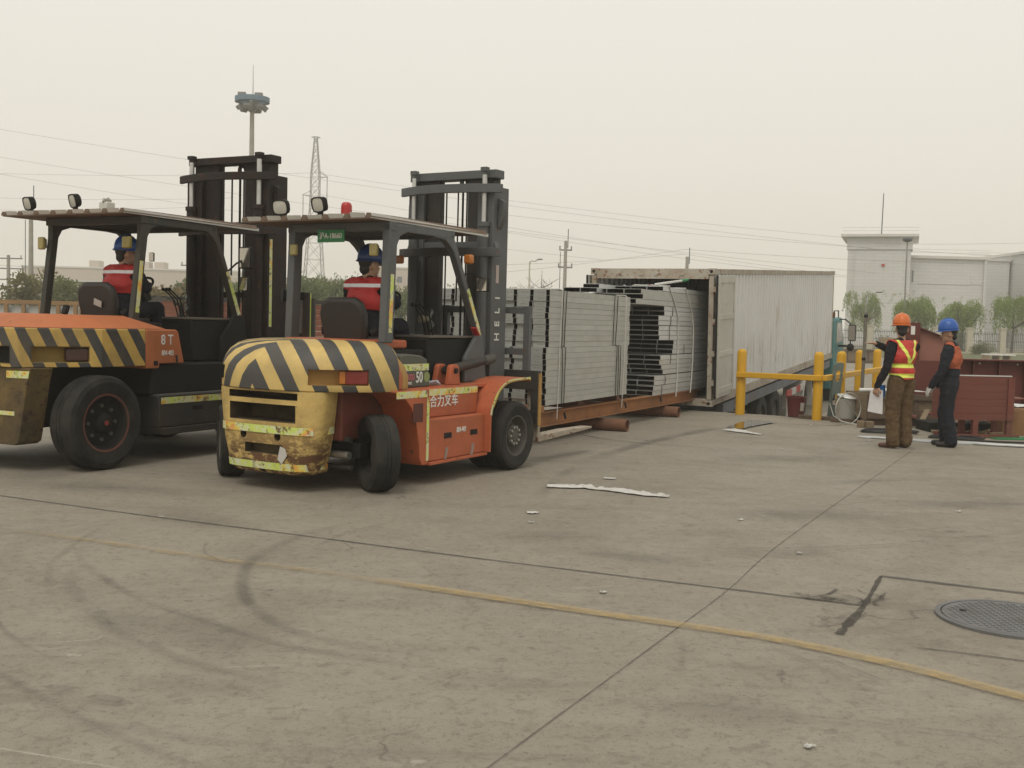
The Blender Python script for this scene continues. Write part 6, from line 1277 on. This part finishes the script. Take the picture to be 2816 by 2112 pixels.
br.inputs['Color1'].default_value = (.585, .585, .565, 1); br.inputs['Color2'].default_value = (.55, .55, .53, 1); br.inputs['Mortar'].default_value = (.47, .47, .45, 1)
n = g.noise(v, .22, 5, .6); M_tile = g.done(g.mix(g.ramp(n, [(.4, 0), (.75, .45)]), br.outputs['Color'], (.46, .455, .43)), .7)
M_bwhite = paint('white_coping', (.62, .61, .57), .7, 0, .3, (.4, .38, .33), .5); M_win = plain('dark_window', (.13, .14, .15), .2); M_beige = paint('pale_beige_wall', (.50, .44, .37), .85, 0, .25, (.42, .37, .3), .15)  # far walls in an even pale beige paint
def building(name, x0, x1, y0, depth, h, label, rz=0.0, cop=.35, over=.25, m=None, wins=(), rail=True, band=None):
    r = empty(name, (x0, y0, 0), rz, label, 'building'); L = x1-x0; m = m or M_tile
    b = MB(); b.box((0, 0, 0), (L, depth, h)); wl = b.build('wall', m, r)
    b = MB(); b.box((-over, -over, h), (L+over, depth+over, h+cop)); rf = b.build('roof', M_bwhite, r)
    if band: b = MB(); b.box((-.12, -.14, h-band), (L+.14, depth*.5, h-.002)); b.build('parapet_band', m, r)
    if rail:
        for z in (.35, .7): b = MB(); b.box((-over+.05, -over+.04, h+cop+z-.02), (L+over-.05, -over+.08, h+cop+z+.02)); b.build('roof_railing', M_bwhite, rf)
    for (xa, xb, za, zb) in wins:
        b = MB(); b.box((xa-.06, -.05, za-.06), (xb+.06, -.001, zb+.06)); w_ = b.build('window', M_bwhite, r); b = MB(); b.box((xa, -.06, za), (xb, -.052, zb)); b.build('pane', M_win, w_)
    return r
tw = building('tower_block', 36.9, 43.5, 121.0, 9, 11.9, 'white tiled tower block with overhanging flat roof and thin mast on top', rad(-20), .28, .75, None, (), True, 1.35)
for (x, w_) in ((.55, .10), (6.2, .10)): b = MB(); b.box((x, -.16, 0), (x+w_, -.01, 10.9)); b.build('downpipe', M_bwhite, tw)
b = MB(); b.cyl((3.4, 2, 11.9), (3.45, 2, 16.9), .07, .05, 8); b.build('roof_mast', M_bar, tw)
b = MB(); b.box((3.6, -.14, 8.7), (3.95, -.01, 8.95)); b.build('wall_lamp', M_red, tw)
hb_ = building('hall_building', 43.6, 52.3, 120.8, 20, 9.75, 'wide white tiled hall beside the taller tower block', 0, .3, .3, None, ((.4, .62, 7.1, 8.4),), True)
b = MB(); b.box((1.0, -.06, 6.95), (7.0, -.01, 7.02)); b.build('ledge', M_bwhite, hb_); b = MB(); b.box((7.0, -.05, 7.0), (8.2, -.01, 8.5)); b.build('blind_panel', M_tile, hb_); b = MB(); b.box((8.35, -.25, 0), (8.65, -.01, 9.7)); b.build('pilaster', M_tile, hb_)
building('rear_wing', 52.5, 57.2, 126.0, 18, 10.0, 'set-back white wing behind the hall with thin roof railing', 0, .25, .15)
building('end_block', 57.5, 66, 120.5, 20, 10.7, 'white block with a grey corner at the far end of the buildings', 0, .3, .2)
lb2 = building('long_factory', -78, -44, 172, 20, 8.2, 'long low pinkish factory building far behind the left trees', 0, .25, .1, M_beige, (), False)
for x in (9.5, 17.5, 20): b = MB(); b.box((x, 3, 8.4), (x+1.6, 5, 9.6)); b.build('roof_tank', M_beige, lb2)
building('low_factory', -43.5, -13, 168, 20, 7.2, 'lower pinkish factory wing with a rounded roof line far away', 0, .2, .1, M_beige, (), False)
building('far_office', -19.5, -12, 160, 14, 8.9, 'far pale office with two small windows seen beside the near mast', 0, .2, .1, M_beige, ((2.2, 2.95, 6.8, 7.75), (3.7, 4.45, 6.8, 7.75)), False)
building('gate_lodge', -31.5, -26.5, 70, 4, 3.4, 'low grey flat roofed hut above the hedge on the far left', 0, .12, .2, M_beige, (), False)
# ------------------------------------------------------------------ trees
def leafmat(name, c1, c2):
    g = NG(name); oi = g.N('ObjectInfo'); gm = g.N('NewGeometry'); n = g.noise(gm.outputs['Position'], .9, 3); n2 = g.noise(gm.outputs['Position'], 7, 2)
    c = g.mix(g.ramp(n, [(.3, 0), (.7, 1)]), c1, c2); c = g.mix(g.math('MULTIPLY', n2, .6), c, tuple(x*.55 for x in c1)); g.done(c, .75)
    tr_ = g.N('BsdfTranslucent'); g.L(c, tr_.inputs[0]); mx = g.N('MixShader'); mx.inputs[0].default_value = .3; g.L(g.b.outputs[0], mx.inputs[1]); g.L(tr_.outputs[0], mx.inputs[2]); g.L(mx.outputs[0], g.o.inputs['Surface']); return g.m
M_lfW = leafmat('willow_leaf', (.21, .29, .06), (.27, .34, .09)); M_lfG = leafmat('hedge_leaf', (.14, .17, .055), (.19, .20, .075)); M_lfO = leafmat('olive_leaf', (.20, .195, .07), (.24, .22, .085)); M_lfR = leafmat('reddish_leaf', (.26, .165, .07), (.21, .195, .07)); M_lfP = leafmat('pale_leaf', (.16, .20, .07), (.20, .23, .09))
M_bark = paint('bark', (.13, .10, .075), .9, 0, .4, (.07, .055, .045), 4)
def leaf(mb, p, d, L, wd):
    d = d.normalized(); a = Vector((random.uniform(-1, 1), random.uniform(-1, 1), random.uniform(-1, 1))); s = d.cross(a)
    if s.length < 1e-3: s = Vector((1, 0, 0))
    s.normalize(); i = len(mb.v); m = p+d*L*.5
    mb.v += [tuple(p), tuple(m+s*wd), tuple(p+d*L), tuple(m-s*wd)]; mb.f.append([i, i+1, i+2, i+3]); mb.m.append(0)
def trunk(root, h, r, limbs, rng):
    b = MB(); tp = Vector((rng.uniform(-.15, .15), rng.uniform(-.15, .15), h)); b.tube([(0, 0, -.05), (tp.x*.3, tp.y*.3, h*.5), tp], r, 8, rs=[r*1.25, r, r*.8]); b.build('trunk', M_bark, root, 60); ends = []
    for i in range(limbs):
        a = 2*PI*i/limbs+rng.uniform(-.4, .4); L = rng.uniform(.8, 1.2)*h*.75; e = tp+Vector((math.cos(a)*L*.75, math.sin(a)*L*.75, L*rng.uniform(.55, 1.0))); mid = tp.lerp(e, .5)+Vector((math.cos(a), math.sin(a), -.25))*L*.16
        b = MB(); b.tube([tp-Vector((0, 0, .1)), mid, e], r*.5, 6, rs=[r*.62, r*.42, r*.16]); b.build('limb', M_bark, root, 60); ends += [mid, e]
    return tp, ends
def willow(x, y, h, rad_, label, seed, mat=None, dens=.8):
    rng = random.Random(seed); root = empty('willow_tree', (x, y, 0), 0, label, 'tree', 'willows along the fence'); tp, ends = trunk(root, h*.42, .11*h/5, 6, rng)
    mb = MB(); ctr = Vector((tp.x, tp.y, h*.72)); lob = [(ctr+Vector((rng.uniform(-.72, .72)*rad_, rng.uniform(-.72, .72)*rad_, rng.uniform(-.25, .30)*h*.5)), rng.uniform(.24, .48)*rad_) for _ in range(8)]
    for _ in range(int(620*dens)):
        c_, r_ = rng.choice(lob); t = rng.uniform(0, 2*PI); u = rng.uniform(-.1, 1); q = math.sqrt(max(0, 1-u*u)); p = c_+Vector((q*math.cos(t), q*math.sin(t), u*.85))*r_*rng.uniform(.6, 1.0); L = rng.uniform(.3, 1.0)**2*2.3*(.45+.7*q)*h/5; o_ = Vector((math.cos(t), math.sin(t), 0))*.10*q
        k = int(L/.13)
        for j in range(k): f_ = j/max(1, k); pp = p+o_*math.sin(f_*2)*2-Vector((0, 0, L*f_))+Vector((rng.gauss(0, .05), rng.gauss(0, .05), rng.gauss(0, .04))); leaf(mb, pp, Vector((rng.gauss(0, .45), rng.gauss(0, .45), -1)), rng.uniform(.14, .28), rng.uniform(.026, .05))
    for _ in range(int(26*dens)):
        t = rng.uniform(0, 2*PI); p = ctr+Vector((math.cos(t)*rad_*rng.uniform(.7, 1.05), math.sin(t)*rad_*rng.uniform(.7, 1.05), rng.uniform(-.05, .25)*h))
        for j in range(9): pp = p+Vector((math.cos(t)*.10*j*.4, math.sin(t)*.10*j*.4, .12*math.sin(j*.35)-.10*j*j*.05)); leaf(mb, pp, Vector((rng.gauss(0, .5), rng.gauss(0, .5), -.6)), .16, .024)
    mb.build('crown', mat or M_lfW, root, fix=False); return root
def bushy(x, y, h, rad_, label, seed, mat, low=.05, lf=.19, dens=1.0, name='bushy_tree', cat='tree', grp='trees behind the yard on the left'):
    rng = random.Random(seed); root = empty(name, (x, y, 0), 0, label, cat, grp); trunk(root, h*.35, .06*h/4, 4, rng); mb = MB()
    lob = []
    for _ in range(13): z = rng.uniform(low+.12, .86)*h; k = 1-.55*abs(z/h-.42); a = rng.uniform(0, 2*PI); q = rng.uniform(.1, .75)*rad_*k; lob.append((Vector((q*math.cos(a), q*math.sin(a), z)), rng.uniform(.30, .48)*rad_))
    lob.append((Vector((0, 0, h-.32*rad_)), .32*rad_))
    for _ in range(int(4200*dens)):
        c_, r_ = rng.choice(lob); d = Vector((rng.gauss(0, 1), rng.gauss(0, 1), rng.gauss(0, 1))).normalized(); p = c_+d*r_*rng.uniform(.55, 1.08)
        if p.z < .03: continue
        leaf(mb, p, (d+Vector((rng.gauss(0, .7), rng.gauss(0, .7), rng.gauss(0, .7)))), rng.uniform(.6, 1.4)*lf, rng.uniform(.25, .45)*lf)
    mb.build('crown', mat, root, fix=False); return root
willow(35.0, 108, 6.0, 1.9, 'young willow between the truck cab and the standing pole', 1)
willow(32.4, 89.5, 5.1, 1.45, 'willow rising behind the orange-helmet man', 2); willow(34.4, 92, 4.7, 1.35, 'willow rising behind the reddish sloping plate', 3)
willow(36.2, 87.5, 4.7, 1.4, 'willow rising behind the blue-helmet man', 4); willow(37.9, 93, 4.2, 1.4, 'thin willow right beside the fence lamp and hall corner', 5, None, .6)
willow(39.5, 85.9, 5.1, 1.55, 'large willow by the fence in front of the end block', 6); willow(30.2, 112, 5.2, 1.4, 'small willow half hidden by the container corner', 7, None, .6)
for (x, y, h, r, l, sd) in ((29.8, 86.2, .9, 1.1, 'rounded clipped bush beside the tan crate by the fence', 11), (35.6, 82.5, .8, 1.0, 'rounded clipped bush in front of the fence behind the blue-helmet man', 12), (36.0, 87.6, 1.5, .9, 'dark bush behind the railing near the large willow', 13)):
    bushy(x, y, h, r, l, sd, M_lfG, -.1, .09, .8, 'clipped_bush', 'bush', 'bushes by the fence')
L_ = [(-28.6, 56, 3.3, 2.2, M_lfR, 'dense reddish-green tree over the timber racks'), (-25.6, 57, 3.4, 2.0, M_lfO, 'dense olive tree under the low grey hut'), (-23.0, 55, 3.2, 2.0, M_lfG, 'dark green tree beside the rear pillar of the larger forklift'), (-20.3, 57, 3.6, 1.9, M_lfO, 'taller olive tree seen through the larger forklift cab'), (-17.6, 55, 2.7, 1.6, M_lfR, 'low reddish shrub behind the larger forklift seat'), (-18.8, 63, 3.6, 1.5, M_lfP, 'slender pale tree behind the olive trees'), (-16.6, 62, 3.3, 1.7, M_lfP, 'pale tree behind the larger forklift driver'), (-14.4, 60, 3.5, 1.9, M_lfP, 'pale green tree behind the steering wheel of the larger forklift'), (-12.3, 62, 3.9, 1.8, M_lfP, 'pale green tree in front of the T-shaped pole'), (-30.5, 62, 3.6, 2.2, M_lfG, 'green tree at the left end of the row')]
for i, (x, y, h, r, m, l) in enumerate(L_): bushy(x, y, h, r, l, 30+i, m)
for i, (x, y, h, r, l) in enumerate(((-11.0, 66, 4.6, 1.7, 'willow-like tree left of the smaller forklift roof'), (-8.9, 64, 4.3, 1.8, 'willow-like tree under the pylon'), (-7.0, 66, 4.1, 1.7, 'willow-like tree behind the horn of the smaller forklift'), (-4.9, 64, 3.9, 1.6, 'willow-like tree behind the driver with the number 50 truck'), (-2.9, 68, 3.6, 1.5, 'willow-like tree in front of the far office'), (.2, 62, 3.6, 1.7, 'willow above the upper channel tier'), (2.2, 63, 3.5, 1.5, 'willow beside the middle utility pole'), (4.6, 66, 3.9, 1.2, 'narrow willow beside the container roof corner'), (5.9, 64, 3.7, 1.1, 'narrow willow against the left container door'))):
    willow(x, y, h, r, l, 60+i, M_lfP, .8)
# bare tree
bt = empty('bare_tree', (1.5, 61, 0), 0, 'leafless tree with fanned twigs beside the street lamp', 'tree'); rng = random.Random(5)
b = MB(); b.tube([(0, 0, 0), (.03, 0, 1.6), (0, 0, 2.6)], .06, 6, rs=[.07, .055, .04]); b.build('trunk', M_bark, bt, 60)
b = MB()
for i in range(46):
    z = rng.uniform(1.8, 3.6); a = rng.uniform(0, 2*PI); L = rng.uniform(.7, 1.5)*(1.15-.22*(z-1.8)); p = Vector((0, 0, z)); q = p+Vector((math.cos(a)*L, math.sin(a)*L, L*.55)); b.tube([p, p.lerp(q, .5)+Vector((0, 0, -.05)), q], .012, 4, rs=[.018, .012, .007])
    for k in range(3): f_ = rng.uniform(.3, .9); s = p.lerp(q, f_); b.tube([s, s+Vector((rng.gauss(0, .22), rng.gauss(0, .22), .28))], .006, 3)
b.tube([(0, 0, 2.5), (.02, 0, 4.5)], .02, 5, rs=[.04, .01]); b.build('twigs', M_bark, bt, kind='stuff')
# ------------------------------------------------------------------ poles, masts, wires
M_pole = paint('concrete_pole', (.36, .34, .295), .8, 0, .3); M_ringB = paint('ring_blue', (.13, .20, .26), .5, 0, .2); M_steelG = paint('grey_lattice', (.24, .235, .215), .7, 0, .2)
hm = empty('high_mast_light', (-21.9, 90, 0), 0, 'tall floodlight mast with a blue ring head behind the forklifts', 'light mast')
b = MB(); b.cyl((0, 0, 0), (0, 0, 18.8), .30, .17, 14); b.build('mast_pole', M_pole, hm, 40); b = MB(); b.lathe([(1.05, 18.95), (1.40, 18.95), (1.40, 19.35), (1.05, 19.35)], n=36, closed=True); b.build('ring', M_ringB, hm, 40)
for a in (0, PI/3, 2*PI/3): b = MB(); b.beam((-1.1*math.cos(a), -1.1*math.sin(a), 19.1), (1.1*math.cos(a), 1.1*math.sin(a), 19.1), .10, .10); b.build('ring_spoke', M_ringB, hm)
b = MB(); b.lathe([(.3, 18.2), (.42, 18.5), (.42, 19.0), (.2, 19.2)], n=14); b.build('head_drum', M_steelG, hm, 40); b = MB(); b.cyl((.05, 0, 19.2), (.05, 0, 22.0), .035, .015, 6); b.build('lightning_rod', M_bar, hm)
for a in (.35, 1.4, 2.5, 3.6, 4.6, 5.6):
    R = Matrix.Rotation(a, 3, 'Z') @ Matrix.Rotation(rad(38), 3, 'Y'); b = MB(); b.cbox((1.0*math.cos(a), 1.0*math.sin(a), 18.55), (.5, .62, .34), R); b.build('floodlight', M_steelG, hm)
for (x, y) in ((-.75, -.4), (.6, -.3)): b = MB(); b.cbox((x, y, 19.52), (.6, .4, .32)); b.build('gear_box', M_steelG, hm)
# pylon
py_ = empty('lattice_pylon', (-42.5, 230, 0), rad(20), 'tall grey lattice power pylon fading in the haze', 'pylon')
def wd_(z): return 2.5-1.6*z/26 if z < 26 else (.9-.65*(z-31)/8.3 if z > 31 else .9)
lv = [0, 5, 9.5, 13.5, 17, 20, 22.6, 24.8, 26.8, 28.8, 30.8, 33, 35.2, 37.2, 39.2]
b = MB()
for i in range(len(lv)-1):
    z0, z1 = lv[i], lv[i+1]; a, c_ = wd_(z0), wd_(z1); P0 = [Vector((sx*a, sy*a, z0)) for sx, sy in ((-1, -1), (1, -1), (1, 1), (-1, 1))]; P1 = [Vector((sx*c_, sy*c_, z1)) for sx, sy in ((-1, -1), (1, -1), (1, 1), (-1, 1))]
    for k in range(4):
        b.beam(P0[k], P1[k], .14, .14); b.beam(P0[k], P1[(k+1) % 4], .07, .07); b.beam(P0[(k+1) % 4], P1[k], .07, .07); b.beam(P1[k], P1[(k+1) % 4], .07, .07)
b.build('lattice_tower', M_steelG, py_, kind='stuff')
for (z, s) in ((30.8, 1), (26.8, -1), (22.6, 1), (38.9, -1), (38.9, 1)):
    a = wd_(z); L = 3.2 if z < 38 else 1.2; b = MB()
    for yy in (-a, a): b.beam((s*a, yy, z), (s*(a+L*.55), 0, z+.15), .10, .10); b.beam((s*a, yy, z+1.1 if z < 38 else z+.3), (s*(a+L*.55), 0, z+.15), .08, .08)
    ca = b.build('cross_arm', M_steelG, py_, kind='stuff')
    if z < 38: b = MB(); b.cyl((s*(a+L*.5), 0, z+.1), (s*(a+L*.5), 0, z-5.5), .10, n=6); b.build('insulator_string', M_steelG, py_)
def pole(name, x, y, h, r, label, arms=(), spike=0, guy=False):
    root = empty(name, (x, y, 0), 0, label, 'pole'); b = MB(); b.cyl((0, 0, 0), (0, 0, h), r, r*.72, 10); b.build('shaft', M_pole, root, 40)
    for (z, L) in arms:
        b = MB(); b.box((-L, -.04, z), (L, .04, z+.08)); a = b.build('cross_arm', M_steelG, root)
        for xx in (-L*.9, 0, L*.9): b = MB(); b.cyl((xx, 0, z+.08), (xx, 0, z+.26), .035, n=8); b.build('insulator', M_steelG, a)
    if spike: b = MB(); b.cyl((r, 0, h-.4), (r, 0, h+spike), .025, n=6); b.build('spike', M_bar, root)
    if guy: b = MB(); b.cyl((-r-.16, 0, .5), (-r-.16, 0, h*.9), .02, n=6); b.build('conduit', M_bar, root)
    return root
pole('utility_pole', -26.7, 60, 7.2, .15, 'tall plain pole with a thin spike rising behind the larger forklift roof', (), 1.15, True)
pole('utility_pole', 2.76, 60, 6.1, .12, 'pole with two short cross arms and a spike above the channel stack', ((5.55, .35), (4.6, .40)), .65, True)
pole('utility_pole', 9.47, 60, 5.4, .12, 'pole with looped fittings above the container roof', ((4.2, .35),), .5)
tp_ = pole('utility_pole', -32.6, 70, 5.0, .14, 'T-topped power pole at the left end above the hedge', ((4.75, .9), (4.1, 1.0), (3.4, .9)), 0); pole('utility_pole', -20.8, 70, 4.9, .12, 'T-topped power pole seen between the cab pillars of the larger forklift', ((4.6, .7), (3.6, .5)), 0)
def lamp(name, x, y, h, label, arm, m, k=1.0):
    root = empty(name, (x, y, 0), 0, label, 'street lamp'); b = MB(); b.cyl((0, 0, 0), (0, 0, h), .075*(.5+.5*k), .05*(.5+.5*k), 10); b.build('post', m, root, 40)
    if arm: b = MB(); b.tube([(0, 0, h-.2), (.15*k, 0, h+.1*k), (.6*k, 0, h+.05*k), (1.0*k, 0, h+.25*k)], .035, 6); b.build('arm', m, root, 60); b = MB(); b.sphere((1.25*k, 0, h+.33*k), (.38*k, .14*k, .09*k), 12, 8); b.build('lamp_head', M_steelG, root, 60)
    else: b = MB(); b.sphere((0, 0, h+.12), (.40, .40, .24), 16, 10); b.build('lamp_head', M_bar, root, 60)
    return root
lamp('street_lamp', 31.75, 88.4, 8.95, 'tall lamp post with a dark oval head in front of the hall', False, M_steelG); lamp('street_lamp', .8, 60, 4.9, 'curved-arm street lamp above the channel stack', True, M_fpost, .45); lamp('street_lamp', -6.15, 72, 5.2, 'thin lamp post seen behind the near truck mast', True, M_steelG, .5); lamp('street_lamp', 34.0, 105, 5.0, 'thin arched lamp post between two willows', True, M_steelG)
WR = [((-54.9, 110, 19.9), (36.7, 110, 9.8)), ((-55.9, 112, 17.4), (37.5, 112, 7.5)), ((-57.4, 115, 16.1), (-10.5, 115, 10.5)), ((-74.8, 150, 20), (-26.5, 150, 21.3)), ((-74.8, 150, 15), (-43, 150, 16.2)), ((-74.8, 150, 16.7), (-39.2, 150, 17.5)), ((-27.2, 150, 21.1), (50, 150, 14)), ((-27.1, 150, 18.3), (50.3, 150, 8.6)), ((-32.8, 150, 15.1), (11.9, 150, 10.4)), ((-1.8, 120, 13.3), (60.5, 120, 10)), ((-1.7, 118, 11.3), (36, 118, 7.3)), ((-1, 70, 4.7), (10.9, 70, 6.5)), ((-1, 70, 5.2), (10.9, 70, 6.2)), ((10.9, 70, 6.5), (35.3, 70, 6.1)), ((-35.9, 72, 4.5), (-18.8, 72, 4.3)), ((28.7, 95, 3.9), (33.6, 95, 4.1)), ((39, 119, 11.1), (60.6, 119, 11.9))]
WL = ['highest slanting power line crossing above both forklift masts', 'second slanting power line below the highest one', 'slanting power line ending behind the near mast', 'level power line from the left to the pylon top arm', 'lowest level power line behind the larger forklift roof lamps', 'middle level power line behind the larger forklift roof', 'upper power line running from the pylon to the right', 'lower power line running from the pylon to the right', 'short power line from the pylon behind the smaller forklift roof', 'power line passing over the container towards the tower block', 'lower power line passing just over the container roof', 'wire rising from the stack to the pole above the container', 'upper wire rising to the pole above the container', 'wire from the pole above the container towards the willows', 'wire between the two T-topped poles', 'wire at willow height by the container corner', 'wire in front of the hall roof']
for (a, c_), l in zip(WR, WL):
    a, c_ = Vector(a), Vector(c_); sag = (c_-a).length*.008; b = MB(); b.tube([a.lerp(c_, i/16)-Vector((0, 0, sag*4*(i/16)*(1-i/16))) for i in range(17)], .012*a.y/110, 4); tag(b.build('power_line', M_steelG, None, 60), l, 'wire', 'power lines')
# ------------------------------------------------------------------ racks on the left and in the middle distance
M_wood2 = wood('rack_timber', (.36, .22, .10)); M_wrap = plain('white_wrap', (.50, .50, .47), .5)
def rack(x0, y0, L, h, np_, label, rz):
    r = empty('timber_rack', (x0, y0, 0), rz, label, 'rack', 'timber racks of white wrapped goods')
    for (z, hh) in ((h-.10, .10), (h-.56, .08), (.3, .1)): b = MB(); b.box((0, -.05, z), (L, .03, z+hh)); b.build('rail', M_wood2, r)
    me = MB().box((0, 0, 0), (.09, .06, h-.105)).mesh('upright', M_wood2)
    for i in range(np_): inst('upright', me, r, (i*(L-.09)/(np_-1), -.11, 0))
    mp = MB().box((0, 0, 0), ((L-.09)/(np_-1)-.12, .5, h-.62+.50)).mesh('wrapped_pack', M_wrap)
    for i in range(np_-1): inst('wrapped_pack', mp, r, (i*(L-.09)/(np_-1)+.105, .04, 0))
    return r
rack(-13.4, 26, 3.05, 1.80, 8, 'long timber rack of white wrapped goods behind the orange hood', rad(-3)); rack(-10.28, 25.8, 1.0, 1.76, 4, 'short timber rack of white goods behind the larger forklift seat', rad(-3))
rr_ = empty('slatted_truck_bed', (-8.2, 23.5, 0), rad(2), 'red-brown slatted side of a long rack behind both forklift masts', 'rack')
me = MB().box((0, 0, 0), (4.6, .04, .105)).mesh('slat', wood('red_brown_slat', (.25, .085, .05), (.4, 9, 9)))
for i in range(10): inst('slat', me, rr_, (0, 0, .70+i*.115))
b = MB(); b.box((-.02, -.03, 1.86), (4.63, .06, 1.945)); b.build('top_rail', M_grD, rr_)
mp = MB().box((0, 0, 0), (.09, .05, 1.85)).mesh('post', M_grD)
for i in range(6): inst('post', mp, rr_, (.1+i*.85, -.055, 0))
b = MB(); b.box((0, .06, .3), (4.6, .9, .68)); b.build('bed_floor', M_wdD, rr_); b = MB(); b.box((.2, -.01, .58), (4.5, .05, .69)); b.build('pale_edge', M_wrap, rr_)
b = MB(); b.box((-3.62, 19.0, 0), (-3.56, 19.06, 2.0)); tag(b.build('green_post', plain('lime_post', (.38, .45, .06)), None), 'thin lime green post beside the near truck horn', 'post')
rk = empty('steel_rack', (-5.6, 19.1, 0), 0, 'dark steel rack frame between the two forklifts', 'rack')
for z in (1.80, .85): b = MB(); b.box((0, 0, z), (2.1, .08, z+.11)); b.build('rack_bar', M_grD, rk)
for x in (0, 2.02): b = MB(); b.box((x, .002, 0), (x+.08, .078, 1.8)); b.build('rack_post', M_grD, rk)
# far crates by the fence
crate('wooden_crate', (16.3, 53, 0), rad(8), 1.75, 1.2, .68, (M_wd, M_wdD), 'long brown crate on the far yard behind the yellow bollards', 'far crates', 4, False); crate('wooden_crate', (28.6, 83.6, 0), 0, 2.2, 1.2, 1.1, (M_wdP, M_wdP), 'tan plywood crate beside the fence bush', 'far crates', 3, False)
crate('wooden_crate', (16.0, 56.5, 0), rad(8), 1.2, .9, .95, (M_wdP, M_wd), 'higher pale crate just behind the long brown crate', 'far crates', 3, False)
pl_ = empty('pallet_stack', (28.2, 64.5, 0), rad(4), 'timber trestle with white sheets on the grass edge', 'pallet')
for x in (0.1, .75, 1.4): b = MB(); b.box((x, 0, 0), (x+.1, .8, .32)); b.build('bearer', M_wdP, pl_)
for z in (.322, .365): b = MB(); b.box((-.25+z, -.1, z), (1.85-z*.3, .9, z+.035)); b.build('white_sheet', M_white, pl_)
# ------------------------------------------------------------------ air
hz = MB(); hz.box((-760, -380, -2.4), (780, 860, 41)); ho = hz.build('haze', [], None); ho['kind'] = 'stuff'
g = NG('haze_air'); g.n.remove(g.b); vp = g.N('VolumePrincipled'); vp.inputs['Color'].default_value = (.99, .97, .92, 1); vp.inputs['Density'].default_value = .0016; vp.inputs['Anisotropy'].default_value = .2
g.L(vp.outputs[0], g.o.inputs['Volume']); ho.data.materials.append(g.m); ho.display_type = 'WIRE'
